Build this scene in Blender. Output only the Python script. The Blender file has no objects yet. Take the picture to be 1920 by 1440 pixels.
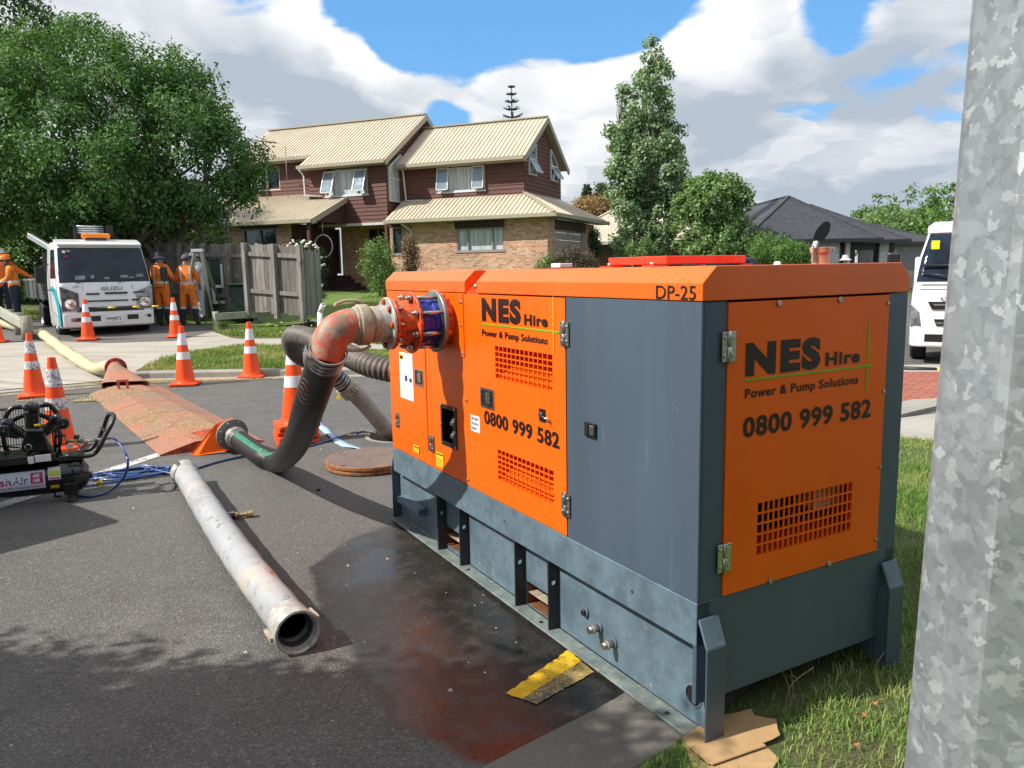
import bpy, bmesh, math, random
import numpy as np
from mathutils import Vector, Matrix, Euler, noise
from mathutils.geometry import tessellate_polygon
rad = math.radians
SC = bpy.context.scene
COL = SC.collection
random.seed(7)

# ------------------------------------------------------------------ camera
FPX, PITCH, ROLL, CH = 1458.9, .1455, -.0183, 1.65
cF = Vector((0, math.cos(PITCH), -math.sin(PITCH)))
_R = Vector((1, 0, 0)); _U = _R.cross(cF)
cR = _R*math.cos(ROLL)+_U*math.sin(ROLL)
cU = -_R*math.sin(ROLL)+_U*math.cos(ROLL)
CAMP = Vector((0, 0, CH))
cd = bpy.data.cameras.new('camera'); cam = bpy.data.objects.new('camera', cd); COL.objects.link(cam)
cam.matrix_world = Matrix(((cR.x, cU.x, -cF.x, 0), (cR.y, cU.y, -cF.y, 0), (cR.z, cU.z, -cF.z, CH), (0, 0, 0, 1)))
cd.sensor_width = 36; cd.lens = FPX/1920*36; cd.clip_start = .05; cd.clip_end = 3000
SC.camera = cam
def ray(u, v): return cF+cR*((u-960)/FPX)-cU*((v-720)/FPX)

# ------------------------------------------------------------------ light
SUN_AZ, SUN_EL = 198.85, 45.0          # direction towards the sun (math angle), elevation
Sdir = Vector((math.cos(rad(SUN_AZ))*math.cos(rad(SUN_EL)), math.sin(rad(SUN_AZ))*math.cos(rad(SUN_EL)), math.sin(rad(SUN_EL))))
sl = bpy.data.lights.new('sun', 'SUN'); sl.energy = 5.4; sl.angle = rad(.53); sl.color = (1, .955, .88)
so = bpy.data.objects.new('sun', sl); COL.objects.link(so)
so.rotation_euler = (-Sdir).to_track_quat('-Z', 'Y').to_euler()

SC.view_settings.view_transform = 'Standard'; SC.view_settings.look = 'None'
SC.view_settings.exposure = .22; SC.view_settings.gamma = 1.0
try: SC.view_settings.use_curve_mapping = False
except Exception: pass
try:
    SC.cycles.use_denoising = True; SC.cycles.max_bounces = 8; SC.cycles.transparent_max_bounces = 12
    SC.cycles.caustics_reflective = False; SC.cycles.caustics_refractive = False
    SC.cycles.sample_clamp_indirect = 6
except Exception: pass

# ------------------------------------------------------------------ node helpers
class NT:
    def __init__(s, nt): s.t = nt; s.n = nt.nodes; s.l = nt.links
    def new(s, typ, **kw):
        n = s.n.new(typ)
        for k, v in kw.items():
            if k.startswith('i_'):
                key = k[2:]
                key = int(key) if key.isdigit() else key.replace('_', ' ')
                s.set(n.inputs[key], v)
            else: setattr(n, k, v)
        return n
    def set(s, inp, v):
        if isinstance(v, bpy.types.NodeSocket): s.l.new(v, inp)
        elif isinstance(v, bpy.types.Node): s.l.new(v.outputs[0], inp)
        else:
            if hasattr(inp, 'default_value'):
                dv = inp.default_value
                if hasattr(dv, '__len__') and not hasattr(v, '__len__'): v = (v,)*len(dv)
                if hasattr(dv, '__len__') and len(dv) == 4 and len(v) == 3: v = (*v, 1)
                inp.default_value = v
    def math(s, op, a, b=None, c=None, clamp=False):
        n = s.n.new('ShaderNodeMath'); n.operation = op; n.use_clamp = clamp
        for i, x in enumerate((a, b, c)):
            if x is not None: s.set(n.inputs[i], x)
        return n.outputs[0]
    def vmath(s, op, a, b=None, scale=None):
        n = s.n.new('ShaderNodeVectorMath'); n.operation = op
        s.set(n.inputs[0], a)
        if b is not None: s.set(n.inputs[1], b)
        if scale is not None: s.set(n.inputs['Scale'], scale)
        return n.outputs[1] if op in ('DOT_PRODUCT', 'LENGTH', 'DISTANCE') else n.outputs[0]
    def mix(s, fac, a, b, blend='MIX'):
        n = s.n.new('ShaderNodeMix'); n.data_type = 'RGBA'; n.blend_type = blend
        s.set(n.inputs[0], fac); s.set(n.inputs[6], a); s.set(n.inputs[7], b)
        return n.outputs[2]
    def ramp(s, fac, stops):
        n = s.n.new('ShaderNodeMapRange'); n.interpolation_type = 'SMOOTHSTEP'
        s.set(n.inputs[0], fac); n.inputs[1].default_value = stops[0]; n.inputs[2].default_value = stops[1]
        n.inputs[3].default_value = stops[2] if len(stops) > 2 else 0; n.inputs[4].default_value = stops[3] if len(stops) > 3 else 1
        return n.outputs[0]
    def noise(s, vec, scale, detail=3, rough=.55, dist=0, out=0):
        n = s.n.new('ShaderNodeTexNoise'); n.inputs['Scale'].default_value = scale; n.inputs['Detail'].default_value = detail
        n.inputs['Roughness'].default_value = rough; n.inputs['Distortion'].default_value = dist
        if vec is not None: s.set(n.inputs['Vector'], vec)
        return n.outputs[out]
    def voro(s, vec, scale, feature='F1', out=0, rnd=1):
        n = s.n.new('ShaderNodeTexVoronoi'); n.feature = feature; n.inputs['Scale'].default_value = scale
        n.inputs['Randomness'].default_value = rnd
        if vec is not None: s.set(n.inputs['Vector'], vec)
        return n.outputs[out]
    def coord(s, out='Object'):
        return s.n.new('ShaderNodeTexCoord').outputs[out]
    def wpos(s): return s.n.new('ShaderNodeNewGeometry').outputs['Position']
    def bump(s, h, dist=.01, strength=.5, normal=None):
        n = s.n.new('ShaderNodeBump'); n.inputs['Strength'].default_value = strength; n.inputs['Distance'].default_value = dist
        s.set(n.inputs['Height'], h)
        if normal is not None: s.set(n.inputs['Normal'], normal)
        return n.outputs[0]

def newmat(name):
    m = bpy.data.materials.new(name); m.use_nodes = True
    t = NT(m.node_tree); b = t.n.get('Principled BSDF')
    return m, t, b

def mat(name, col, rough=.5, metal=0, var=.12, vscale=6, bump=0, bscale=60, spec=None, dirt=None, dirt_amt=.0, dscale=3, coat=0, trans=0, streak=False):
    """general painted / moulded surface: base colour with broad variation, optional patchy dirt, fine bump"""
    m, t, b = newmat(name)
    co = t.coord('Object')
    if streak:
        sc = t.new('ShaderNodeMapping', i_Vector=co); sc.inputs['Scale'].default_value = (1, 1, .12); co2 = sc.outputs[0]
    else: co2 = co
    n = t.noise(co2, vscale, 5, .6)
    f = t.ramp(n, (.3, .7, 1-var, 1+var))
    c = t.vmath('SCALE', (col[0], col[1], col[2]), scale=f)
    if dirt is not None:
        dn = t.noise(co2, dscale, 8, .7)
        df = t.ramp(dn, (.62-.3*dirt_amt, .78-.2*dirt_amt))
        c = t.mix(t.math('MULTIPLY', df, min(1, .4+dirt_amt)), c, dirt)
        rr = t.math('ADD', rough, t.math('MULTIPLY', df, .25))
        t.set(b.inputs['Roughness'], rr)
    else:
        rn = t.noise(co, vscale*3, 3)
        t.set(b.inputs['Roughness'], t.ramp(rn, (.3, .7, max(0, rough-.06), min(1, rough+.06))))
    t.set(b.inputs['Base Color'], c)
    b.inputs['Metallic'].default_value = metal
    if spec is not None: b.inputs['Specular IOR Level'].default_value = spec
    if coat: b.inputs['Coat Weight'].default_value = coat; b.inputs['Coat Roughness'].default_value = .1
    if trans: b.inputs['Transmission Weight'].default_value = trans
    if bump:
        bn = t.noise(co, bscale, 4)
        t.set(b.inputs['Normal'], t.bump(bn, .004, bump))
    return m

# ------------------------------------------------------------------ world: Nishita sky with procedural clouds
w = bpy.data.worlds.new("World"); SC.world = w; w.use_nodes = True
try: w.cycles.sampling_method = 'MANUAL'; w.cycles.sample_map_resolution = 512
except Exception: pass
T = NT(w.node_tree)
for n in list(T.n): T.n.remove(n)
sky = T.new('ShaderNodeTexSky'); sky.sky_type = 'NISHITA'; sky.sun_disc = False
sky.sun_elevation = rad(SUN_EL); sky.sun_rotation = rad(90-SUN_AZ); sky.altitude = 40; sky.air_density = 1.1; sky.dust_density = .6; sky.ozone_density = 2.2
bgs = T.new('ShaderNodeBackground', i_Color=T.mix(.45, sky.outputs[0], (.75, 4.2, 9.4)), i_Strength=.115)
dr = T.coord('Generated')
CLOUD_BIAS = .18
def blob(px, py, size, stretch=1.0):
    d = ray(px, py).normalized()
    df = T.vmath('SUBTRACT', dr, tuple(d))
    if stretch != 1.0: df = T.vmath('MULTIPLY', df, (1/stretch, 1, 1))
    L = T.vmath('LENGTH', df)
    return T.ramp(L, (size, size*.25))
sepd = T.new('ShaderNodeSeparateXYZ', i_Vector=dr)
zc = T.math('MAXIMUM', sepd.outputs[2], .0)
# clouds lie on a layer: project the view direction on a plane (flattened near the horizon)
inv = T.math('DIVIDE', 1.0, T.math('ADD', zc, .30))
lay = T.vmath('SCALE', T.vmath('MULTIPLY', dr, (1, 1, 1.9)), scale=inv)
warp = T.noise(lay, 1.6, 4, .55, out=1)
wv = T.vmath('ADD', lay, T.vmath('SCALE', T.vmath('SUBTRACT', warp, (.5, .5, .5)), scale=.55))
base = T.noise(wv, 1.25, 3, .5)
# billows: inverted cell distance at two scales, broken up by fine noise
fwarp = T.vmath('ADD', wv, T.vmath('SCALE', T.vmath('SUBTRACT', T.noise(wv, 7, 5, .6, out=1), (.5, .5, .5)), scale=.16))
def billow(v, sc):
    d_ = T.n.new('ShaderNodeTexVoronoi'); d_.feature = 'F1'; d_.inputs['Scale'].default_value = sc; d_.inputs['Detail'].default_value = 1.0; d_.inputs['Roughness'].default_value = .5
    T.set(d_.inputs['Vector'], v); return T.math('SUBTRACT', 1, d_.outputs[0])
b1 = billow(fwarp, 3.2)
fine = T.noise(wv, 6, 7, .62)
def cov(bl): return T.math('ADD', T.math('ADD', T.math('MULTIPLY', base, 1.25), T.math('MULTIPLY', bl, .34)), T.math('MULTIPLY', fine, .30))
holes = None
for px, py, sz, st, amt in [(760, -90, .17, 1.6, .32), (960, 0, .11, 2.4, .32), (1170, 0, .11, 1.4, .36), (680, 40, .07, 1.2, .22), (760, 90, .05, 1.2, .2), (820, 228, .035, 1.6, .3), (830, 60, .07, 1.6, .2),
                       (1545, 50, .075, .8, .22), (1620, 135, .06, 1.8, .12), (1590, 10, .07, .9, .12), (1440, 190, .05, 2.2, .16), (450, 0, .07, 1.3, .30), (1500, 215, .04, 1.6, .14)]:
    b_ = T.math('MULTIPLY', blob(px, py, sz, st), amt)
    holes = b_ if holes is None else T.math('ADD', holes, b_)
adds = None
for px, py, sz, st, amt in [(570, 150, .20, 1.3, .14), (1370, 110, .13, 1, .18), (200, 120, .4, 1, .22), (950, 210, .22, 2, .16), (1700, 330, .35, 1.5, .16), (560, 20, .06, 1.2, .10), (1220, 150, .12, 1, .14)]:
    b_ = T.math('MULTIPLY', blob(px, py, sz, st), amt)
    adds = b_ if adds is None else T.math('ADD', adds, b_)
bias = T.math('ADD', T.math('ADD', T.math('SUBTRACT', adds, holes), T.ramp(zc, (.22, .02, .0, .10))), T.ramp(zc, (.36, .6, 0, .22)))
dens = T.math('ADD', T.math('ADD', cov(b1), bias), CLOUD_BIAS)
mask = T.ramp(dens, (.94, 1.09))
wv2 = T.vmath('ADD', fwarp, (-.05, -.03, .085))
b2 = billow(wv2, 3.2)
lit = T.ramp(T.math('SUBTRACT', b1, b2), (-.11, .10))
big = T.noise(T.vmath('ADD', wv, (3, 1, 2)), 1.9, 6, .55)
thick = T.ramp(dens, (1.05, 1.55))
shade = T.math('ADD', T.math('MULTIPLY', lit, .24), T.math('MULTIPLY', T.ramp(big, (.32, .62)), .66))
shade = T.math('ADD', shade, T.math('MULTIPLY', T.math('SUBTRACT', .5, thick), .38))
shade = T.math('ADD', shade, T.math('MULTIPLY', T.math('SUBTRACT', fine, .5), .5), clamp=True)
darkc = None
for px, py, sz, st, amt in [(620, 215, .12, 1.6, .34), (1500, 290, .17, 2.6, .30), (1700, 130, .12, 1.2, .2), (450, 80, .07, 1.2, .5), (1300, 330, .12, 2, .1), (1620, 180, .08, 2, .2)]:
    b_ = T.math('MULTIPLY', blob(px, py, sz, st), amt)
    darkc = b_ if darkc is None else T.math('ADD', darkc, b_)
lightc = None
for px, py, sz, st, amt in [(1330, 90, .09, 1, .55), (1120, 190, .08, 1.4, .5), (690, 110, .06, 1, .5), (560, 30, .06, 1, .5), (1600, 220, .08, 2, .2), (950, 110, .14, 2, .3), (420, 190, .12, 1, .3), (1290, 400, .1, 1, .3), (800, 170, .08, 1.5, .15)]:
    b_ = T.math('MULTIPLY', blob(px, py, sz, st), amt)
    lightc = b_ if lightc is None else T.math('ADD', lightc, b_)
shade = T.math('ADD', T.math('SUBTRACT', shade, darkc), lightc, clamp=True)
ccol = T.mix(shade, (.445, .51, .595), (.97, .972, .98))
bgc = T.new('ShaderNodeBackground', i_Color=ccol, i_Strength=.93)
mixs = T.new('ShaderNodeMixShader', i_0=mask, i_1=bgs.outputs[0], i_2=bgc.outputs[0])
wo = T.new('ShaderNodeOutputWorld', i_Surface=mixs.outputs[0])

# ------------------------------------------------------------------ mesh builder
class MB:
    def __init__(s): s.v = []; s.f = []; s.m = []; s.sm = []; s.mats = []; s.M = Matrix.Identity(4)
    def mi(s, m):
        if m not in s.mats: s.mats.append(m)
        return s.mats.index(m)
    def add(s, vs, fs, m, smooth=False):
        o = len(s.v); i = s.mi(m)
        s.v += [tuple(s.M @ Vector(p)) for p in vs]
        for f in fs: s.f.append([o+k for k in f]); s.m.append(i); s.sm.append(smooth)
        return s
    def box(s, a, b, m, R=None):
        (x0, y0, z0), (x1, y1, z1) = a, b
        if x0 > x1: x0, x1 = x1, x0
        if y0 > y1: y0, y1 = y1, y0
        if z0 > z1: z0, z1 = z1, z0
        vs = [(x0, y0, z0), (x1, y0, z0), (x1, y1, z0), (x0, y1, z0), (x0, y0, z1), (x1, y0, z1), (x1, y1, z1), (x0, y1, z1)]
        if R is not None:
            c = Vector(((x0+x1)/2, (y0+y1)/2, (z0+z1)/2)); vs = [tuple(c+R@(Vector(p)-c)) for p in vs]
        return s.add(vs, [(0, 3, 2, 1), (4, 5, 6, 7), (0, 1, 5, 4), (1, 2, 6, 5), (2, 3, 7, 6), (3, 0, 4, 7)], m)
    def beam(s, p0, p1, w_, h_, m, up=(0, 0, 1)):
        p0, p1 = Vector(p0), Vector(p1); d = (p1-p0).normalized(); u = Vector(up)
        if abs(d.dot(u)) > .98: u = Vector((0, 1, 0))
        r = d.cross(u).normalized(); u = r.cross(d).normalized(); r *= w_/2; u *= h_/2
        vs = [p0-r-u, p0+r-u, p0+r+u, p0-r+u, p1-r-u, p1+r-u, p1+r+u, p1-r+u]
        return s.add(vs, [(0, 1, 2, 3), (7, 6, 5, 4), (0, 4, 5, 1), (1, 5, 6, 2), (2, 6, 7, 3), (3, 7, 4, 0)], m)
    def prism(s, pts, d, m, smooth=False):
        """closed planar polygon pts (3D) extruded by vector d"""
        n = len(pts); pts = [Vector(p) for p in pts]; d = Vector(d)
        vs = pts+[p+d for p in pts]
        nrm = Vector((0, 0, 0))
        for i in range(n): nrm += pts[i].cross(pts[(i+1) % n])
        fl = nrm.dot(d) > 0
        a = list(range(n)); b = [n+i for i in range(n)]
        fs = [a[::-1] if fl else a, b if fl else b[::-1]]
        for i in range(n):
            j = (i+1) % n
            fs.append((i, j, n+j, n+i) if fl else (j, i, n+i, n+j))
        s.add(vs, fs[:2], m); o = len(s.v)-2*n; i_ = s.mi(m)
        for f in fs[2:]: s.f.append([o+k for k in f]); s.m.append(i_); s.sm.append(smooth)
        return s
    def tube(s, pts, r, m, seg=12, caps=True, smooth=True, ell=1.0, closed=False):
        pts = [Vector(p) for p in pts]; n = len(pts)
        rr = r if hasattr(r, '__len__') else [r]*n
        T0 = []
        for i in range(n):
            a = pts[i-1] if (i > 0 or closed) else pts[0]; b = pts[(i+1) % n] if (i < n-1 or closed) else pts[-1]
            T0.append((b-a).normalized())
        up = Vector((0, 0, 1)) if abs(T0[0].z) < .9 else Vector((0, 1, 0))
        N_ = (up-T0[0]*up.dot(T0[0])).normalized(); vs = []
        for i in range(n):
            N_ = (N_-T0[i]*N_.dot(T0[i])).normalized(); B_ = T0[i].cross(N_)
            for k in range(seg):
                an = 2*math.pi*k/seg
                vs.append(pts[i]+(N_*math.cos(an)*ell+B_*math.sin(an))*rr[i])
        fs = []
        for i in range(n-1 if not closed else n):
            j = (i+1) % n
            for k in range(seg):
                k2 = (k+1) % seg; fs.append((i*seg+k, i*seg+k2, j*seg+k2, j*seg+k))
        s.add(vs, fs, m, smooth)
        if caps and not closed:
            o = len(s.v)-len(vs); i_ = s.mi(m)
            s.f.append([o+k for k in range(seg)][::-1]); s.m.append(i_); s.sm.append(False)
            s.f.append([o+(n-1)*seg+k for k in range(seg)]); s.m.append(i_); s.sm.append(False)
        return s
    def cyl(s, p0, p1, r, m, r1=None, seg=16, caps=True): return s.tube([p0, p1], [r, r if r1 is None else r1], m, seg, caps)
    def lathe(s, prof, p, d, m, seg=24, smooth=True):
        """profile [(radius, dist along d)] round axis d through p; flat shading between hard steps comes from split rings"""
        d = Vector(d).normalized(); p = Vector(p)
        up = Vector((0, 0, 1)) if abs(d.z) < .9 else Vector((0, 1, 0))
        N_ = (up-d*up.dot(d)).normalized(); B_ = d.cross(N_)
        for i in range(len(prof)-1):
            (r0, h0), (r1, h1) = prof[i], prof[i+1]
            vs = []
            for r_, h_ in ((r0, h0), (r1, h1)):
                for k in range(seg):
                    an = 2*math.pi*k/seg; vs.append(p+d*h_+(N_*math.cos(an)+B_*math.sin(an))*max(r_, 1e-5))
            fs = [(k, (k+1) % seg, seg+(k+1) % seg, seg+k) for k in range(seg)]
            s.add(vs, fs, m, smooth and abs(h1-h0) > 1e-6)
        return s
    def ball(s, c, r, m, seg=12, rings=8, sc=(1, 1, 1), top=None):
        vs = []; fs = []; c = Vector(c); t1 = math.pi if top is None else top
        for i in range(rings+1):
            th = t1*i/rings
            for k in range(seg):
                ph = 2*math.pi*k/seg
                vs.append((c.x+r*sc[0]*math.sin(th)*math.cos(ph), c.y+r*sc[1]*math.sin(th)*math.sin(ph), c.z+r*sc[2]*math.cos(th)))
        for i in range(rings):
            for k in range(seg):
                k2 = (k+1) % seg; fs.append((i*seg+k, (i+1)*seg+k, (i+1)*seg+k2, i*seg+k2))
        return s.add(vs, fs, m, True)
    def quad(s, a, b, c, d, m): return s.add([a, b, c, d], [(0, 1, 2, 3)], m)
    def build(s, name, parent=None, bevel=0, local=None, seg=1, weld=False):
        me = bpy.data.meshes.new(name)
        me.from_pydata(s.v, [], s.f)
        for mm in s.mats: me.materials.append(mm)
        me.polygons.foreach_set('material_index', s.m); me.polygons.foreach_set('use_smooth', s.sm)
        me.update()
        o = bpy.data.objects.new(name, me); COL.objects.link(o)
        if parent is not None: o.parent = parent
        if weld:
            bm = bmesh.new(); bm.from_mesh(me); bmesh.ops.remove_doubles(bm, verts=bm.verts, dist=1e-4); bm.to_mesh(me); bm.free()
        if bevel:
            bm = bmesh.new(); bm.from_mesh(me); bmesh.ops.remove_doubles(bm, verts=bm.verts, dist=1e-5); bm.to_mesh(me); bm.free()
            md = o.modifiers.new('edge', 'BEVEL'); md.width = bevel; md.segments = seg; md.limit_method = 'ANGLE'; md.angle_limit = rad(40)
        return o

def thing(name, label, cat, loc=(0, 0, 0), rz=0, group=None):
    o = bpy.data.objects.new(name, None); COL.objects.link(o); o.empty_display_size = .2
    o.location = loc; o.rotation_euler = (0, 0, rz); o['label'] = label; o['category'] = cat
    if group: o['group'] = group
    return o
def tag(o, label, cat, group=None, kind=None):
    o['label'] = label; o['category'] = cat
    if group: o['group'] = group
    if kind: o['kind'] = kind
    return o
def struct(o, kind='structure'): o['kind'] = kind; return o
def dup(root, loc, rz, label, group=None):
    r = root.copy(); COL.objects.link(r); r.location = loc; r.rotation_euler = (0, 0, rz); r['label'] = label
    if group: r['group'] = group
    for ch in list(root.children):
        c = ch.copy(); COL.objects.link(c); c.parent = r
        for g in ch.children:
            d = g.copy(); COL.objects.link(d); d.parent = c
    return r

def text_mesh(txt, width=None, height=None, bold=0.0, spacing=1.0):
    """flat letters as (verts, faces); scaled so the bounding box is width x height, origin lower left"""
    cu = bpy.data.curves.new('t', 'FONT'); cu.body = txt; cu.size = 1; cu.offset = bold; cu.space_character = spacing; cu.resolution_u = 4
    ob = bpy.data.objects.new('t', cu); COL.objects.link(ob)
    dg = bpy.context.evaluated_depsgraph_get(); dg.update()
    me = bpy.data.meshes.new_from_object(ob.evaluated_get(dg))
    vs = np.array([v.co[:] for v in me.vertices]); fs = [list(p.vertices) for p in me.polygons]
    bpy.data.objects.remove(ob); bpy.data.curves.remove(cu); bpy.data.meshes.remove(me)
    mn = vs.min(0); mx = vs.max(0); vs = vs-mn; sz = mx-mn
    sx = width/sz[0] if width else height/sz[1]; sy = height/sz[1] if height else sx
    vs[:, 0] *= sx; vs[:, 1] *= sy
    return vs, fs
def put_text(mb, txt, org, xd, ud, m, width=None, height=None, bold=0.0, lift=.0015, spacing=1.0, warp=None):
    vs, fs = text_mesh(txt, width, height, bold, spacing); xd = Vector(xd); ud = Vector(ud); n = xd.cross(ud).normalized(); org = Vector(org)
    out = []
    for x, y, z in vs:
        p = org+xd*x+ud*y+n*lift
        if warp: p = warp(p, x, y)
        out.append(tuple(p))
    mb.add(out, fs, m)

# ------------------------------------------------------------------ terrain
def ss(a, b, x):
    t = max(0, min(1, (x-a)/(b-a))); return t*t*(3-2*t)
def kd(x, y):
    """signed distance beyond the far kerb (negative on the road)"""
    d1 = ((y-12.6)-.66*(x+5.9))*.835
    d2 = y-12.58
    return min(d2, d1) if x > -7 and False else (d1 if x < -5.9 else d2)
def H(x, y):
    d = kd(x, y); w_ = ss(5.5, 1.5, x)
    if d <= 0: return 0.0
    yy = 12.5+d
    a = .10*ss(0, 1.1, d)+.034*min(d, 5.5)+(.045*(min(yy, 32)-18) if yy > 18 else 0)
    r = .3*ss(17, 30, y)
    return a*w_+r*(1-w_)
def gnd(u, v):
    """point where the view ray through photo pixel (u, v) meets the terrain"""
    r = ray(u, v); t0 = .5; p = None
    if r.z > -1e-4: return None
    t = 1.0; last = 0
    while t < 200:
        P = CAMP+r*t
        if P.z <= H(P.x, P.y):
            lo, hi = last, t
            for _ in range(30):
                mid = (lo+hi)/2; Q = CAMP+r*mid
                if Q.z <= H(Q.x, Q.y): hi = mid
                else: lo = mid
            return CAMP+r*hi
        last = t; t += .1
    return CAMP+r*t
def g0(u, v, z=0):
    r = ray(u, v); return CAMP+r*((z-CH)/r.z)
def atY(u, v, Y):
    r = ray(u, v); return CAMP+r*(Y/r.y)
def onpl(u, v, P, n):
    r = ray(u, v); return CAMP+r*((Vector(P)-CAMP).dot(n)/r.dot(n))

def sheet(name, outer, m, dz=0.0, grid=1.0, holes=(), flat=None, parent=None):
    """horizontal sheet following the terrain"""
    loops = [[Vector((p[0], p[1], 0)) for p in outer]]+[[Vector((p[0], p[1], 0)) for p in h] for h in holes]
    tris = tessellate_polygon(loops); allv = [p for l in loops for p in l]
    bm = bmesh.new(); bv = [bm.verts.new(p) for p in allv]
    for t in tris:
        try: bm.faces.new([bv[i] for i in t])
        except ValueError: pass
    xs = [p.x for p in allv]; ys = [p.y for p in allv]
    if grid and flat is None:
        def cuts(lo, hi):
            c = []; v_ = math.floor(lo/grid)*grid
            while v_ < hi: c.append(v_); v_ += grid*(1 if abs(v_) < 45 else 8)
            return c
        for ax, (lo, hi) in ((0, (min(xs), max(xs))), (1, (min(ys), max(ys)))):
            for c in cuts(lo, hi):
                co = (c, 0, 0) if ax == 0 else (0, c, 0); no = (1, 0, 0) if ax == 0 else (0, 1, 0)
                bmesh.ops.bisect_plane(bm, geom=bm.verts[:]+bm.edges[:]+bm.faces[:], plane_co=co, plane_no=no)
    for v_ in bm.verts: v_.co.z = (H(v_.co.x, v_.co.y) if flat is None else flat)+dz
    bmesh.ops.recalc_face_normals(bm, faces=bm.faces)
    if sum(f.normal.z for f in bm.faces) < 0: bmesh.ops.reverse_faces(bm, faces=bm.faces)
    for f in bm.faces: f.smooth = True
    me = bpy.data.meshes.new(name); bm.to_mesh(me); bm.free(); me.materials.append(m)
    o = bpy.data.objects.new(name, me); COL.objects.link(o)
    if parent: o.parent = parent
    return o
# ------------------------------------------------------------------ pump frame
PY = 2.0854
AX = Vector((math.cos(PY), math.sin(PY), 0)); BX = Vector((AX.y, -AX.x, 0)); PO = Vector((.6168, 2.5111, 0))
PRZ = math.atan2(BX.y, BX.x)
def PW(b, a, z): return PO+BX*b+AX*a+Vector((0, 0, z))      # pump local (x=b, y=a, z) to world

# ------------------------------------------------------------------ materials
def asphalt_mat():
    m, t, b = newmat('asphalt'); p = t.wpos()
    big = t.noise(p, .35, 6, .6); mid = t.noise(p, 3.2, 6, .65); fine = t.noise(p, 90, 4, .7)
    ag = t.voro(p, 105, out=1); agd = t.voro(p, 105, out=0)
    sepc = t.new('ShaderNodeSeparateColor', i_Color=ag)
    chip = t.ramp(sepc.outputs[0], (.70, .97)); pit = t.ramp(sepc.outputs[1], (.35, .05))
    c = t.mix(t.ramp(big, (.3, .7)), (.098, .095, .090), (.128, .124, .117))
    c = t.mix(t.ramp(mid, (.35, .7)), c, (.088, .085, .081))
    c = t.vmath('SCALE', c, scale=t.ramp(fine, (.3, .7, .72, 1.28)))
    c = t.mix(t.math('MULTIPLY', chip, .40), c, (.27, .26, .245)); c = t.mix(t.math('MULTIPLY', pit, .38), c, (.035, .033, .031))
    # cracks and tyre-polished lines
    ck = t.voro(t.vmath('ADD', p, t.vmath('SCALE', t.noise(p, 1.2, 3, out=1), scale=.5)), .33, 'DISTANCE_TO_EDGE')
    c = t.mix(t.math('MULTIPLY', t.ramp(ck, (.003, .0005)), .16), c, (.04, .037, .035))
    # wet patch that has run out along the skid of the pump (shape in the pump's own frame)
    q = t.vmath('SUBTRACT', p, tuple(PO))
    bb = t.vmath('DOT_PRODUCT', q, tuple(BX)); aa = t.vmath('DOT_PRODUCT', q, tuple(AX))
    wn = t.noise(p, 1.7, 7, .6); wn = t.math('MULTIPLY', t.math('SUBTRACT', wn, .5), .34)
    # left edge of the puddle: b = -(.46 + .5*bulge(a))
    bul = t.math('SUBTRACT', 1, t.math('POWER', t.math('DIVIDE', t.math('SUBTRACT', aa, 1.30), 1.62), 4), clamp=True)
    edge = t.math('ADD', t.math('MULTIPLY', bul, -.86), wn)
    inb = t.ramp(t.math('SUBTRACT', bb, edge), (-.02, .06))
    ina = t.math('MULTIPLY', t.ramp(t.math('ADD', aa, wn), (2.98, 2.72)), t.ramp(t.math('ADD', aa, wn), (-.3, -.1)))
    wet = t.math('MULTIPLY', inb, ina)
    soft = t.math('MULTIPLY', wet, t.ramp(t.noise(p, 9, 4, .6), (.2, .6, .72, 1)))
    dk = t.vmath('SCALE', c, scale=t.math('SUBTRACT', 1, t.math('MULTIPLY', soft, .82)))
    c = t.mix(t.math('MULTIPLY', wet, .15), dk, (.035, .025, .018))
    # dusty pale patch by the manhole and the ramp
    dd = t.ramp(t.vmath('DISTANCE', p, (-1.6, 5.6, 0)), (2.0, .3)); c = t.mix(t.math('MULTIPLY', dd, t.ramp(mid, (.3, .7, .02, .30))), c, (.19, .165, .14))
    t.set(b.inputs['Base Color'], c)
    film = t.ramp(t.noise(p, 1.9, 3, .5), (.35, .66))
    shin = t.math('MULTIPLY', soft, film)
    t.set(b.inputs['Roughness'], t.math('SUBTRACT', .86, t.math('MULTIPLY', soft, t.ramp(film, (0, 1, .50, .70)))))
    b.inputs['Specular IOR Level'].default_value = .5
    hgt = t.math('ADD', t.math('MULTIPLY', agd, .9), t.math('MULTIPLY', fine, .5))
    bs = t.math('SUBTRACT', 1, t.math('MULTIPLY', soft, .90))
    n = t.n.new('ShaderNodeBump'); n.inputs['Distance'].default_value = .005
    t.set(n.inputs['Strength'], t.math('MULTIPLY', bs, 1.0)); t.set(n.inputs['Height'], hgt)
    t.set(b.inputs['Normal'], n.outputs[0])
    return m
def concrete_mat(name, c0, c1, stain=.5, rough=.85, stripes=False):
    m, t, b = newmat(name); p = t.wpos()
    big = t.noise(p, .8, 7, .65); mid = t.noise(p, 6, 6, .7); fine = t.noise(p, 120, 3, .7)
    c = t.mix(t.ramp(big, (.3, .7)), c0, c1)
    if stripes:
        q = t.vmath('MULTIPLY', p, (.5, 5, 1)); sn = t.noise(q, 1.3, 5, .6)
        c = t.mix(t.ramp(sn, (.45, .7)), c, tuple(k*.72 for k in c0))
    c = t.mix(t.math('MULTIPLY', t.ramp(mid, (.55, .75)), stain), c, tuple(k*.45 for k in c0))
    c = t.vmath('SCALE', c, scale=t.ramp(fine, (.3, .7, .85, 1.15)))
    t.set(b.inputs['Base Color'], c); b.inputs['Roughness'].default_value = rough
    t.set(b.inputs['Normal'], t.bump(fine, .003, .5))
    return m
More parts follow.
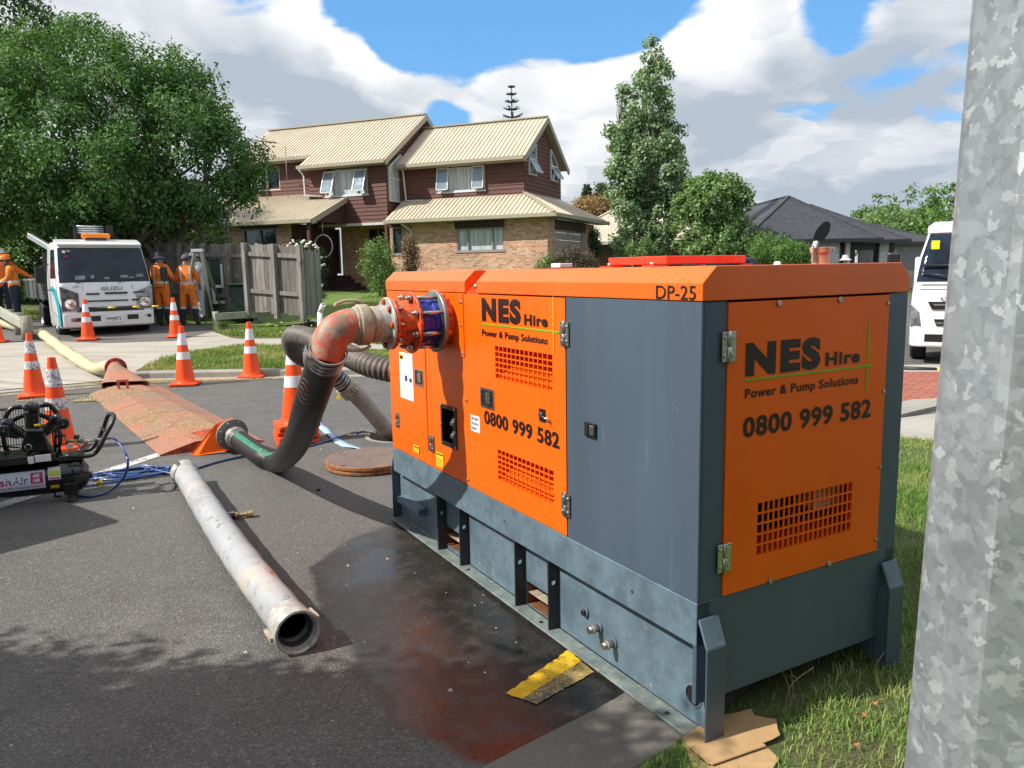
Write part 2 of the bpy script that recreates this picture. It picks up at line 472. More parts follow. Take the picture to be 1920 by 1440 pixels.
def grass_mat(name, c0, c1, dry, dryamt=.35):
    m, t, b = newmat(name)
    rn = t.n.new('ShaderNodeNewGeometry'); p = rn.outputs['Position']; isl = rn.outputs['Random Per Island']
    c = t.mix(isl, c0, c1)
    pn = t.noise(p, 1.1, 5, .6); c = t.mix(t.ramp(t.math('ADD', pn, t.math('MULTIPLY', isl, .16)), (.52, .72)), c, dry)
    c = t.mix(t.math('MULTIPLY', t.ramp(isl, (1-dryamt, 1)), .6), c, dry)
    t.set(b.inputs['Base Color'], c); b.inputs['Roughness'].default_value = .6
    b.inputs['Specular IOR Level'].default_value = .25
    tr = t.new('ShaderNodeBsdfTranslucent', i_Color=c)
    o = t.n.get('Material Output')
    mx = t.new('ShaderNodeMixShader', i_0=.3, i_1=b.outputs[0], i_2=tr.outputs[0])
    t.l.new(mx.outputs[0], o.inputs['Surface'])
    return m
def soil_mat(name, g0_, g1_, s_):
    m, t, b = newmat(name); p = t.wpos()
    a = t.noise(p, 1.3, 6, .6); f = t.noise(p, 40, 5, .8)
    c = t.mix(t.ramp(f, (.35, .65)), g0_, g1_); c = t.mix(t.ramp(a, (.5, .7)), c, s_)
    t.set(b.inputs['Base Color'], c); b.inputs['Roughness'].default_value = .9
    t.set(b.inputs['Normal'], t.bump(f, .03, .8)); return m

M_asph = asphalt_mat()
M_drive = concrete_mat('drive_concrete', (.36, .325, .275), (.43, .39, .33), .35, stripes=True)
M_path = concrete_mat('path_concrete', (.30, .28, .25), (.38, .355, .31), .4)
M_kerb = concrete_mat('kerb_concrete', (.25, .23, .20), (.34, .32, .28), .7)
M_gutter = concrete_mat('gutter_concrete', (.125, .115, .10), (.17, .16, .14), .5)
M_turf = soil_mat('turf', (.055, .085, .018), (.10, .14, .035), (.12, .11, .05))
M_lawn = soil_mat('lawn', (.095, .16, .026), (.15, .22, .045), (.15, .20, .05))
M_soil = soil_mat('soil', (.09, .07, .035), (.13, .105, .06), (.16, .125, .075))
M_blade = grass_mat('grass_blades', (.085, .20, .03), (.22, .38, .07), (.36, .42, .13), .14)
M_blade2 = grass_mat('verge_blades', (.11, .21, .03), (.26, .38, .08), (.42, .42, .14), .15)

ORG = (.88, .125, .0015)
M_org = mat('orange_paint', ORG, .42, var=.05, vscale=2, coat=.08, bump=.03, bscale=5, spec=.35, dirt=(.50, .13, .03), dirt_amt=.07, dscale=8)
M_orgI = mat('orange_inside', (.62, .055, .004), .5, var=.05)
M_lid = mat('orange_lid_paint', (.84, .125, .004), .36, var=.06, vscale=2, coat=.2, dirt=(.62, .22, .10), dirt_amt=.12, dscale=4)
M_red = mat('red_frame_paint', (.80, .045, .005), .3, var=.04, coat=.3)
M_gry = mat('slate_paint', (.066, .094, .128), .36, var=.10, vscale=3, dirt=(.115, .135, .155), dirt_amt=.10, dscale=12, streak=True, bump=.03, bscale=4)
M_skid = mat('skid_paint', (.105, .155, .190), .42, var=.22, vscale=9, dirt=(.22, .235, .21), dirt_amt=.25, dscale=26, bump=.1, bscale=80)
def scratch(m, col, th=.70, sc=(60, 60, 2.2), amt=.5):
    t = NT(m.node_tree); b = t.n.get('Principled BSDF'); l = b.inputs['Base Color'].links[0].from_socket; co = t.coord('Object')
    w_ = t.vmath('ADD', t.vmath('MULTIPLY', co, sc), t.vmath('SCALE', t.noise(co, 3, 3, out=1), scale=5)); n1 = t.noise(w_, 1, 5, .7); n2 = t.noise(co, 3, 3, .5)
    k = t.math('MULTIPLY', t.ramp(n1, (th, th+.03)), t.ramp(n2, (.45, .6))); c = t.mix(t.math('MULTIPLY', k, amt), l, col)
    sp = t.noise(co, 90, 2, .5); c = t.mix(t.math('MULTIPLY', t.ramp(sp, (.76, .79)), .5), c, col); t.set(b.inputs['Base Color'], c)
scratch(M_gry, (.30, .34, .38), .66); scratch(M_skid, (.36, .38, .36), .66, (30, 30, 6), .6)
M_flg = mat('dusty_flange', (.13, .165, .16), .6, var=.25, vscale=12, dirt=(.25, .24, .19), dirt_amt=.5, dscale=22, bump=.2, bscale=60)
M_rib = mat('rib_shade_dark_paint', (.03, .028, .035), .5, var=.1, dirt=(.12, .10, .08), dirt_amt=.1)  # near-black puts the shade on the ribs into their colour; also dark straps, mast
M_dark = mat('black_plastic', (.012, .012, .013), .4, var=.2)
M_blk = mat('black_paint', (.008, .008, .009), .28, var=.2, coat=.3)
M_rub = mat('tyre_rubber', (.016, .016, .017), .75, var=.3, vscale=20, dirt=(.1, .095, .085), dirt_amt=.2)
M_ss = mat('stainless', (.55, .53, .50), .3, 1, var=.1, vscale=30)
M_bolt = mat('zinc_bolt', (.5, .48, .46), .35, 1, var=.2, vscale=50)
M_chrome = mat('chrome', (.7, .7, .7), .12, 1, var=.05)
M_ink = mat('lettering_ink', (.018, .006, .005), .4, var=.1)
M_green = mat('lettering_green', (.20, .42, .015), .4, var=.05)
M_yelline = mat('lettering_yellow', (.85, .42, .01), .4, var=.05)
M_white = mat('white_paint', (.78, .78, .77), .35, var=.04, vscale=3, dirt=(.5, .47, .42), dirt_amt=.12)
M_stk = mat('white_sticker', (.82, .82, .82), .5, var=.03)
M_yel = mat('yellow_sticker', (.78, .55, .03), .5, var=.04)
M_galv = mat('dull_galvanised', (.42, .43, .44), .45, .8, var=.2, vscale=14)
M_flgry = mat('grey_flange', (.21, .205, .20), .45, .3, var=.12, vscale=14, dirt=(.35, .32, .28), dirt_amt=.25)
M_blue = mat('blue_coating', (.015, .03, .33), .4, var=.2, vscale=20)
M_rust = mat('rusted_orange', (.72, .10, .02), .5, var=.2, vscale=30, dirt=(.10, .03, .012), dirt_amt=.55, dscale=34, bump=.3, bscale=60)
def worn_mat(name, c0, c1, c2, sc=9):
    m, t, b = newmat(name); co = t.coord('Object'); w_ = t.vmath('ADD', co, t.vmath('SCALE', t.noise(co, 14, 3, out=1), scale=.06))
    a = t.noise(w_, sc, 9, .75); d = t.noise(t.vmath('MULTIPLY', w_, (1, 1, 2.5)), sc*2.2, 8, .8)
    c = t.mix(t.ramp(a, (.47, .54)), c0, c1); c = t.mix(t.math('MULTIPLY', t.ramp(d, (.52, .60)), .75), c, c1); c = t.mix(t.math('MULTIPLY', t.ramp(t.noise(co, sc*.6, 6, .7), (.55, .66)), .8), c, c2)
    t.set(b.inputs['Base Color'], c); b.inputs['Roughness'].default_value = .58; t.set(b.inputs['Normal'], t.bump(d, .004, .4)); return m
M_wornred = worn_mat('worn_red_elbow', (.50, .085, .05), (.33, .25, .17), (.20, .16, .12))
M_tan = mat('muddy_casting', (.36, .30, .22), .6, .1, var=.25, vscale=18, dirt=(.5, .45, .36), dirt_amt=.5, dscale=12, bump=.35, bscale=50)
M_wflange = mat('worn_white_flange', (.46, .45, .42), .5, .2, var=.2, vscale=20, dirt=(.28, .25, .21), dirt_amt=.6, dscale=25, bump=.2, bscale=60)

# ------------------------------------------------------------------ ground
KERB = [(-40, -9.9), (-12, 8.574), (-7.58, 11.49), (-6.4, 12.27), (-5.9, 12.58), (-3.7, 12.58), (2, 12.58), (4.6, 12.7), (6.2, 13.8), (7.2, 16), (8.6, 24), (9.6, 45)]
MH = (-1.14, 7.80)                     # open manhole
hole = [(MH[0]+.33*math.cos(a*math.pi/16), MH[1]+.33*math.sin(a*math.pi/16)) for a in range(32)]
struct(sheet('road', KERB+[(17, 45), (15, 20), (30, 10), (60, -6), (60, -45), (-60, -45), (-60, -9.9)], M_asph, 0, 1.0, holes=[hole]))
struct(sheet('ground', [(-900, -900), (900, -900), (900, 900), (-900, 900)], M_turf, -.9, 0, flat=0))
struct(sheet('verge_ground', KERB[:0:-1][::-1]+[(9.6, 60), (-60, 60), (-60, -9.9), (-40, -9.9)], M_turf, -.006, 1.0))
struct(sheet('far_ground', [(-60, 60), (9.6, 60), (9.6, 45), (17, 45), (15, 20), (30, 10), (60, -6), (300, -6), (300, 300), (-300, 300), (-300, -9), (-60, -9.9)], M_turf, -.008, 4))
struct(sheet('lawn', [(-10.0, 20.4), (-4.05, 19.9), (-3, 18.5), (2.5, 18), (3.5, 34), (-16, 36)], M_lawn, .012, 1.0))

# open manhole shaft
mb = MB()
n = 32
for i in range(n):
    a0, a1 = 2*math.pi*i/n, 2*math.pi*(i+1)/n
    p0 = (MH[0]+.33*math.cos(a0), MH[1]+.33*math.sin(a0)); p1 = (MH[0]+.33*math.cos(a1), MH[1]+.33*math.sin(a1))
    mb.quad((*p0, .0), (*p1, .0), (*p1, -.85), (*p0, -.85), M_gutter)
mb.lathe([(.33, .004), (.37, .004), (.37, 0)], (*MH, 0), (0, 0, 1), M_kerb, 32)
struct(mb.build('manhole_shaft'))

# far kerb (a real step) with a lip
def ribbon(name, line, prof, m, up=True):
    """extrude a cross-section profile [(offset to the left of travel, z)] along a polyline on the terrain"""
    mb = MB(); n = len(line); rows = []
    for i, p in enumerate(line):
        a = Vector(line[max(0, i-1)]); b = Vector(line[min(n-1, i+1)]); d = (b-a).normalized(); nn = Vector((-d.y, d.x))
        rows.append([(p[0]+nn.x*o, p[1]+nn.y*o, H(p[0]+nn.x*o, p[1]+nn.y*o)*0+z+H(p[0], p[1])) for o, z in prof])
    k = len(prof); vs = [q for r in rows for q in r]
    fs = [(i*k+j, (i+1)*k+j, (i+1)*k+j+1, i*k+j+1) for i in range(n-1) for j in range(k-1)]
    mb.add(vs, fs, m, False)
    mb.add([*rows[0]], [tuple(range(k))], m); mb.add([*rows[-1]], [tuple(range(k))[::-1]], m)
    return mb.build(name)
struct(ribbon('kerb', [(-6.25, 12.42), (-5.9, 12.57), (-5.2, 12.56), (-3.7, 12.56), (-1, 12.56), (2, 12.56), (4.6, 12.68), (6.1, 13.7), (7.1, 16), (8.5, 24)],
       [(0, -.03), (.0, .09), (.03, .115), (.16, .12), (.17, -.02)], M_kerb))
struct(ribbon('kerb_channel', [(-40, -9.9), (-12, 8.56), (-7.58, 11.47), (-6.4, 12.24), (-5.9, 12.54), (-3.7, 12.54), (2, 12.54)],
       [(-.17, .003), (-.03, .006), (.02, .012), (.06, .003)], M_kerb))
# driveway and footpath on the far side
def gq(*px): return [tuple(gnd(*p).xy) for p in px]
dr_e = gq((245, 703), (262, 692), (300, 676), (345, 662), (400, 653), (470, 648))          # right hand edge, rising to the footpath
struct(sheet('driveway', [(-20, 3.45), (-12, 8.70), (-7.58, 11.60), (-6.6, 12.28)]+dr_e+gq((528, 648), (528, 635), (470, 636), (433, 634), (399, 622), (330, 640), (200, 644), (100, 640))+[(-12, 15.9), (-20, 14.3)], M_drive, .008, .5))
M_yard = concrete_mat('yard_asphalt', (.10, .095, .09), (.14, .13, .12), .4)
struct(sheet('parking_area', [(-20, 14.25), (-12, 15.85)]+gq((100, 641), (200, 645), (330, 641), (399, 622.5), (408, 606))+[(-6.9, 20.9), (-8, 21.6), (-12.4, 22.6), (-13.5, 18.8), (-20, 18.5)], M_yard, .006, .5))
fp = gq((528, 648), (640, 652), (729, 657)); fp2 = gq((528, 635), (640, 643))
struct(sheet('footpath', fp+[(3.5, fp[-1][1]+.1), (5, 14.9), (5, 16.2), (3.5, fp2[-1][1]-.1)]+fp2[::-1], M_path, .009, .5))
# near side: gutter, verge, footpath, brick paving
def spline_xy(P, k=6):
    out = []
    for i in range(len(P)-1):
        p0, p1, p2, p3 = P[max(i-1, 0)], P[i], P[i+1], P[min(i+2, len(P)-1)]
        for j in range(k):
            t = j/k; out.append(tuple(.5*(2*p1[q]+(p2[q]-p0[q])*t+(2*p0[q]-5*p1[q]+4*p2[q]-p3[q])*t*t+(3*p1[q]-p0[q]-3*p2[q]+p3[q])*t**3) for q in (0, 1)))
    return out+[P[-1]]
NK = spline_xy([(-6.3, -2.67), (-4, -.79), (-2, .85), (-.122, 2.395), (.417, 2.837), (.95, 3.38), (1.55, 4.3), (2.1, 5.4), (2.55, 6.5), (2.75, 7.3)])
def NKO(o_):
    out = []
    for i, p in enumerate(NK):
        a = Vector(NK[max(0, i-1)]); b = Vector(NK[min(len(NK)-1, i+1)]); d = (b-a).normalized(); out.append((p[0]+d.y*o_, p[1]-d.x*o_))
    return out
struct(sheet('gutter', NKO(0)+NKO(.36)[::-1], M_gutter, .004, 0))
VERGE = NKO(.34)+[(3.62, 7.22), (4.2, 6.75), (7.5, 6.3), (14, 6), (14, -8), (-3, -8)]
struct(sheet('verge', VERGE, M_turf, .014, 0))
struct(sheet('near_footpath', [(2.9, 7.3), (3.6, 7.25), (4.2, 6.78), (7.5, 6.28), (14, 5.98), (14, 7.9), (5.2, 8.6), (4.15, 8.15), (3.2, 7.6)], M_path, .016, 0))
struct(ribbon('side_kerb', [(3.3, 7.5), (3.9, 8.0), (4.15, 8.19), (4.81, 8.67), (5.3, 8.75), (14, 8.1)], [(-.02, 0), (-.02, .05), (.1, .075), (.32, .07), (.34, 0)], M_kerb))
def paver_mat():
    m, t, b = newmat('red_brick_paving'); p = t.wpos()
    mp = t.new('ShaderNodeMapping', i_Vector=p); mp.inputs['Rotation'].default_value = (0, 0, rad(38))
    br = t.new('ShaderNodeTexBrick', i_Vector=mp.outputs[0], i_Scale=1.0); br.offset = .5
    t.set(br.inputs['Color1'], (.30, .085, .055)); t.set(br.inputs['Color2'], (.38, .125, .08)); t.set(br.inputs['Mortar'], (.10, .045, .035))
    br.inputs['Mortar Size'].default_value = .008; br.inputs['Brick Width'].default_value = .24; br.inputs['Row Height'].default_value = .12
    n_ = t.noise(p, 30, 4, .7); c = t.vmath('SCALE', br.outputs[0], scale=t.ramp(n_, (.3, .7, .8, 1.2)))
    t.set(b.inputs['Base Color'], c); b.inputs['Roughness'].default_value = .85; t.set(b.inputs['Normal'], t.bump(br.outputs[1], .003, -.5)); return m
struct(sheet('brick_paving', [(3.95, 8.3), (4.5, 8.85), (5.5, 9.05), (14, 8.42), (14, 11.0), (6.5, 11.25), (4.6, 11.5), (3.5, 10.5)], paver_mat(), .062, 0, flat=0))
struct(sheet('concrete_strip', [(3.3, 10.4), (4.6, 11.52), (6.5, 11.27), (14, 11.02), (14, 11.7), (6.6, 12.15), (4.4, 12.2), (3.0, 11.2)], M_path, .058, 0, flat=0))

# painted road markings
def paint_mat(name, col, worn, scale=40):
    m, t, b = newmat(name); p = t.wpos()
    n_ = t.noise(p, scale, 6, .75); n2 = t.noise(p, 5, 3, .5)
    k = t.ramp(t.math('ADD', n_, t.math('MULTIPLY', t.math('SUBTRACT', n2, .5), .5)), (worn-.04, worn+.04))
    c = t.mix(k, col, (.085, .08, .075)); t.set(b.inputs['Base Color'], c); b.inputs['Roughness'].default_value = .7
    t.set(b.inputs['Normal'], t.bump(n_, .003, .5)); return m
def world_poly(name, pts, m, z, rag=0):
    if rag:
        rs = random.Random(5); out = []
        for i, p in enumerate(pts):
            q = pts[(i+1) % len(pts)]; k = max(1, int((Vector(q)-Vector(p)).length/.012))
            for j in range(k): a = Vector(p).lerp(Vector(q), j/k); out.append((a.x+rs.uniform(-1, 1)*rag, a.y+rs.uniform(-1, 1)*rag))
        pts = out
    mb = MB(); mb.add([(p[0], p[1], z) for p in pts], [tuple(range(len(pts)))], m); return mb.build(name)
ya, yb, yc, yd = [g0(*p) for p in ((948, 1302), (1066, 1220), (1114, 1262), (1006, 1322))]
m1 = ya+(yd-ya)*.52; m2 = yb+(yc-yb)*.52
struct(world_poly('yellow_road_marking', [ya, yb, m2, m1], paint_mat('fresh_yellow_paint', (.72, .44, .012), .62, 75), .004, .004))
struct(world_poly('worn_yellow_marking', [m1, m2, yc, yd], paint_mat('old_yellow_paint', (.46, .33, .09), .50, 110), .0045, .003))
wl = [g0(*p) for p in ((-60, 962), (300, 848), (300, 856), (-60, 974))]
struct(world_poly('white_road_marking', wl, paint_mat('white_line_paint', (.55, .53, .50), .58), .004))
wl = [gnd(*p) for p in ((-20, 742), (235, 719), (290, 714), (290, 716), (235, 721.5), (-20, 745))]
struct(world_poly('edge_line_marking', wl, paint_mat('edge_line_paint', (.40, .32, .16), .53), .005))

# ------------------------------------------------------------------ the pump
pump = thing('pump_unit', 'large orange and slate grey enclosed pump set with phone number lettering on a steel skid', 'pump', PO, PRZ)
L_, W_, ZB, ZL, ZV, ZT, CC = 2.854, 1.066, .515, 1.537, 1.597, 1.652, .055
def vbox(name, a, b, m, bev=.002, parent=pump):
    return MB().box(a, b, m).build(name, parent, bev)
# --- lid: profile extruded along y, two pieces with a gap, parted by a lower recess
def lid(y0, y1, name, ch_end=False):
    pr = [(-.004, ZL+.002), (-.004, ZV), (CC, ZT), (W_-CC, ZT), (W_+.004, ZV), (W_+.004, ZL+.002)]
    mb = MB(); mb.prism([(x, y0, z) for x, z in pr], (0, y1-y0, 0), M_lid); return mb.build(name, pump, .003, seg=2)
lid(-.004, 1.585, 'roof_panel'); lid(1.72, L_+.004, 'roof_panel')
mb = MB(); mb.prism([(x, 1.586, z) for x, z in [(.004, ZL-.02), (.004, ZL+.005), (CC+.02, ZT-.045), (W_-CC-.02, ZT-.045), (W_-.004, ZL+.005), (W_-.004, ZL-.02)]], (0, .133, 0), M_red)
mb.cyl((.03, 1.655, ZL+.02), (.03, 1.655, ZL+.045), .012, M_bolt, seg=8)
mb.build('roof_gap_channel', pump)
# --- side panels (left face x = 0). Panels with vent openings are cut as a grid
def panel_side(name, y0, y1, z0, z1, m, holes=(), th=.012, x=0):
    ys = sorted({y0, y1, *[h[i] for h in holes for i in (0, 1)]}); zs = sorted({z0, z1, *[h[i] for h in holes for i in (2, 3)]})
    mb = MB()
    for i in range(len(ys)-1):
        for j in range(len(zs)-1):
            cy, cz = (ys[i]+ys[i+1])/2, (zs[j]+zs[j+1])/2
            if any(h[0] < cy < h[1] and h[2] < cz < h[3] for h in holes): continue
            mb.add([(x, ys[i], zs[j]), (x, ys[i], zs[j+1]), (x, ys[i+1], zs[j+1]), (x, ys[i+1], zs[j])], [(0, 1, 2, 3)], m)
    # rim thickness
    mb2 = mb
    def rim(a, b_, c, d):
        for (p, q) in (((a, c), (b_, c)), ((b_, c), (b_, d)), ((b_, d), (a, d)), ((a, d), (a, c))):
            mb2.add([(x, *p), (x, *q), (x+th, *q), (x+th, *p)], [(0, 1, 2, 3)], m)
    rim(y0, y1, z0, z1)
    for h in holes: rim(*h)
    return mb.build(name, pump)
V1 = (.895, 1.408, 1.134, 1.290); V2 = (.895, 1.402, .631, .782)
panel_side('door_panel', .795, 1.716, ZB+.004, ZL-.004, M_org, [V1, V2], x=-.003)
def grille_side(h, nx, nz, name):
    y0, y1, z0, z1 = h; mb = MB(); bw = .0062
    for i in range(1, nx):
        y = y0+(y1-y0)*i/nx; mb.box((-.004, y-bw/2, z0), (.002, y+bw/2, z1), M_org)
    for j in range(1, nz):
        z = z0+(z1-z0)*j/nz; mb.box((-.0032, y0, z-bw/2), (.0028, y1, z+bw/2), M_org)
    mb.build(name, pump)
    mb = MB()   # duct behind: back, roof, sides and the sloping baffle
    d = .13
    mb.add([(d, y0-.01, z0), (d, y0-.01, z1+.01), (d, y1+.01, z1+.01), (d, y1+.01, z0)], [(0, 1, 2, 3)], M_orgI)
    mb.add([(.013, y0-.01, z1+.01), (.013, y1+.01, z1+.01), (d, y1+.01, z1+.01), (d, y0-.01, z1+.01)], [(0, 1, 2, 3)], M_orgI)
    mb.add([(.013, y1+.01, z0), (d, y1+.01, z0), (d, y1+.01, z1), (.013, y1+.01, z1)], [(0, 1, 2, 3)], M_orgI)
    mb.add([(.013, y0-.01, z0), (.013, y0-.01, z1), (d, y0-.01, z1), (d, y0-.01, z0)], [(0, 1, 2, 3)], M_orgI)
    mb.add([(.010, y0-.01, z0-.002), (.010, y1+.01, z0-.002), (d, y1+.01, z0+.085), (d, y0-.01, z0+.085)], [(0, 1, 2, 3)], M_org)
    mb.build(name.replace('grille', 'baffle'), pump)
grille_side(V1, 13, 6, 'vent_grille'); grille_side(V2, 13, 6, 'vent_grille')
CT = (1.866, 2.066, .686, .918)
panel_side('rear_panel', 1.722, 2.205, ZB+.004, ZL-.002, M_org, [CT])
panel_side('corner_panel', 2.74, L_, ZB+.004, ZL-.002, M_org)
panel_side('fuel_door', 2.265, 2.735, .603, 1.225, M_org, x=-.004)
mb = MB()
for a_, b_ in (((.0, 2.209, ZB+.004), (.012, 2.74, .600)), ((.0, 2.209, 1.229), (.012, 2.74, ZL-.002)), ((.0, 2.209, .600), (.012, 2.262, 1.229))): mb.box(a_, b_, M_org)
mb.build('door_surround', pump, .001)
mb = MB(); mb.box((-.006, 1.745, 1.205), (.0, 2.165, 1.532), M_org)
mb.build('outlet_plate', pump, .001)
# control recess
mb = MB(); y0, y1, z0, z1 = CT
mb.box((-.006, y0-.0, z1-.022), (.002, y1, z1), M_dark); mb.box((-.006, y0, z0), (.002, y1, z0+.022), M_dark)
mb.box((-.006, y0, z0+.022), (.002, y0+.02, z1-.022), M_dark); mb.box((-.006, y1-.02, z0+.022), (.002, y1, z1-.022), M_dark)
mb.add([(.05, y0, z0), (.05, y0, z1), (.05, y1, z1), (.05, y1, z0)], [(0, 1, 2, 3)], M_dark)
for q in ((z0, z0), (z1, z1)): mb.add([(.0, y0, q[0]), (.05, y0, q[0]), (.05, y1, q[0]), (.0, y1, q[0])], [(0, 1, 2, 3)], M_dark)
for q in (y0, y1): mb.add([(.0, q, z0), (.05, q, z0), (.05, q, z1), (.0, q, z1)], [(0, 1, 2, 3)], M_dark)
for y_, z_ in ((y0+.01, z0+.01), (y1-.01, z0+.01), (y0+.01, z1-.01), (y1-.01, z1-.01), (y1-.01, .80), (y0+.01, .78)): mb.cyl((-.012, y_, z_), (-.005, y_, z_), .007, M_bolt, seg=8)
mb.build('control_recess', pump)
for z_ in (.845, .775):
    mb = MB(); mb.cyl((.05, 1.92, z_), (-.005, 1.905, z_-.012), .018, M_bolt, seg=10); mb.cyl((.02, 1.91, z_-.006), (-.02, 1.90, z_-.018), .012, M_ss, seg=8); mb.build('hydraulic_coupler', pump)
# slate panels: long side and corner wrap, end frame and base
mb = MB(); mb.box((-.001, .0, ZB), (.012, .791, ZL-.001), M_gry); mb.box((.0115, .0, ZB), (.110, .012, ZL-.001), M_gry); mb.build('corner_cladding', pump, .002)
mb = MB(); mb.box((.952, .0, ZB), (W_, .012, ZL-.001), M_gry); mb.box((W_-.012, .012, ZB), (W_, L_, ZL-.001), M_gry); mb.build('corner_cladding', pump, .002)
mb = MB(); mb.box((.013, L_-.014, ZB), (W_-.013, L_-.002, ZL-.002), M_org); mb.build('end_wall', pump, .001)
# end door with a vent
EV = (.273, .780, .631, .823)
def panel_end():
    x0, x1, z0, z1 = .1125, .9475, ZB+.002, ZL-.006
    xs = [x0, EV[0], EV[1], x1]; zs = [z0, EV[2], EV[3], z1]; mb = MB(); y = -.004
    for i in range(3):
        for j in range(3):
            if i == 1 and j == 1: continue
            mb.add([(xs[i], y, zs[j]), (xs[i+1], y, zs[j]), (xs[i+1], y, zs[j+1]), (xs[i], y, zs[j+1])], [(0, 1, 2, 3)], M_org)
    for a, b_, c, d in ((x0, x1, z0, z1), EV):
        for p, q in (((a, c), (b_, c)), ((b_, c), (b_, d)), ((b_, d), (a, d)), ((a, d), (a, c))):
            mb.add([(p[0], y, p[1]), (q[0], y, q[1]), (q[0], y+.014, q[1]), (p[0], y+.014, p[1])], [(0, 1, 2, 3)], M_org)
    mb.build('end_door', pump)
    mb = MB()
    for i in range(1, 19):
        x = EV[0]+(EV[1]-EV[0])*i/19; mb.box((x-.0032, y-.001, EV[2]), (x+.0032, y+.004, EV[3]), M_org)
    for j in range(1, 5):
        z = EV[2]+(EV[3]-EV[2])*j/5; mb.box((EV[0], y-.0004, z-.0032), (EV[1], y+.0046, z+.0032), M_org)
    mb.build('vent_grille', pump)
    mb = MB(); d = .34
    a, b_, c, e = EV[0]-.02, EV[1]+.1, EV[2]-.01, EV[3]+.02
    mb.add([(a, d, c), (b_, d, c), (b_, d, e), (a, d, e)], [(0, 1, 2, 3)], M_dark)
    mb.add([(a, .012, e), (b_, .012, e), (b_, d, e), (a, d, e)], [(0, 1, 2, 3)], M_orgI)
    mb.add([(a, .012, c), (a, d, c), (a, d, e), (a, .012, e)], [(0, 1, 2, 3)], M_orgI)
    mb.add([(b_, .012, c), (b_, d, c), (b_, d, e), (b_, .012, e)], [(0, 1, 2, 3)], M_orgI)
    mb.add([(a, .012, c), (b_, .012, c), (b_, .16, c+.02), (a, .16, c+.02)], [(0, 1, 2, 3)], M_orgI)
    mb.box((.70, .10, .70), (.86, .2, .85), M_stk); mb.cyl((.45, .22, .72), (.75, .26, .74), .06, M_dark, seg=14)
    mb.build('vent_baffle', pump)
panel_end()
vbox('end_apron', (.0, .0, .142), (W_, .02, ZB-.001), M_gry)
# --- skid
mb = MB(); mb.box((-.002, -.0, .356), (.06, L_, ZB-.002), M_skid); mb.box((W_-.06, 0, .356), (W_+.002, L_, ZB-.002), M_skid); mb.build('top_rail', pump, .004, seg=2)
def web(x, sgn, name):
    wh = [(1.945, 2.185, .045, .165), (1.03, 1.245, .03, .15)] if sgn < 0 else []
    y0, y1, z0, z1 = -.045, L_+.05, .028, .356
    ys = sorted({y0, y1, *[h[i] for h in wh for i in (0, 1)]}); zs = sorted({z0, z1, *[h[i] for h in wh for i in (2, 3)]}); mb = MB()
    for i in range(len(ys)-1):
        for j in range(len(zs)-1):
            cy, cz = (ys[i]+ys[i+1])/2, (zs[j]+zs[j+1])/2
            if any(h[0] < cy < h[1] and h[2] < cz < h[3] for h in wh): continue
            mb.box((x, ys[i], zs[j]), (x+.008, ys[i+1], zs[j+1]), M_skid)
    mb.build(name, pump)
web(.055, -1, 'skid_web'); web(W_-.063, 1, 'skid_web')
M_rustin = mat('fork_pocket_rust', (.16, .06, .02), .7, var=.3, vscale=15)
for (p0, p1, q0, q1) in ((1.945, 2.185, .045, .165), (1.03, 1.245, .03, .15)):
    mb = MB()
    mb.box((.064, p0-.004, q0-.004), (W_-.064, p1+.004, q0), M_rustin); mb.box((.064, p0-.004, q1), (W_-.064, p1+.004, q1+.004), M_rustin)
    mb.box((.064, p0-.004, q0), (W_-.064, p0, q1), M_rustin); mb.box((.064, p1, q0), (W_-.064, p1+.004, q1), M_rustin)
    mb.box((.066, p0, (q0+q1)/2-.003), (.2, p1, (q0+q1)/2+.003), M_tan)
    mb.build('fork_pocket', pump)
mb = MB(); mb.box((-.022, -.05, .016), (.0535, L_+.05, .026), M_flg); mb.build('bottom_flange', pump, .003)
mb = MB(); mb.box((W_-.054, -.05, .016), (W_+.022, L_+.05, .026), M_skid); mb.build('bottom_flange', pump, .003)
for y in (2.165, 1.868, 1.252, .950):
    mb = MB(); x0, x1, z0, z1 = -.002, .0545, .0265, .3555
    # plate with a round hole: ring of quads
    cx, cz, r_ = .028, .245, .0125; N8 = 16; hole_ = [(cx+r_*math.cos(2*math.pi*k/N8), cz+r_*math.sin(2*math.pi*k/N8)) for k in range(N8)]
    sq = []
    for k in range(N8):
        c, s__ = math.cos(2*math.pi*k/N8), math.sin(2*math.pi*k/N8); tt = 1/max(abs(c), abs(s__)); sq.append((cx+(.024 if abs(c) >= .7 else .026)*c*tt, cz+.026*s__*tt))
    for yy, fl in ((y, 1), (y+.008, -1)):
        for k in range(N8):
            k2 = (k+1) % N8; f = [(hole_[k][0], yy, hole_[k][1]), (sq[k][0], yy, sq[k][1]), (sq[k2][0], yy, sq[k2][1]), (hole_[k2][0], yy, hole_[k2][1])]
            mb.add(f if fl > 0 else f[::-1], [(0, 1, 2, 3)], M_rib)
    mb.box((x0, y, z0), (x1, y+.008, .219), M_rib); mb.box((x0, y, .271), (x1, y+.008, z1), M_rib)
    mb.box((x0, y, .219), (.002, y+.008, .271), M_rib); mb.box((.054, y, .219), (x1, y+.008, .271), M_rib)
    mb.build('skid_rib', pump)
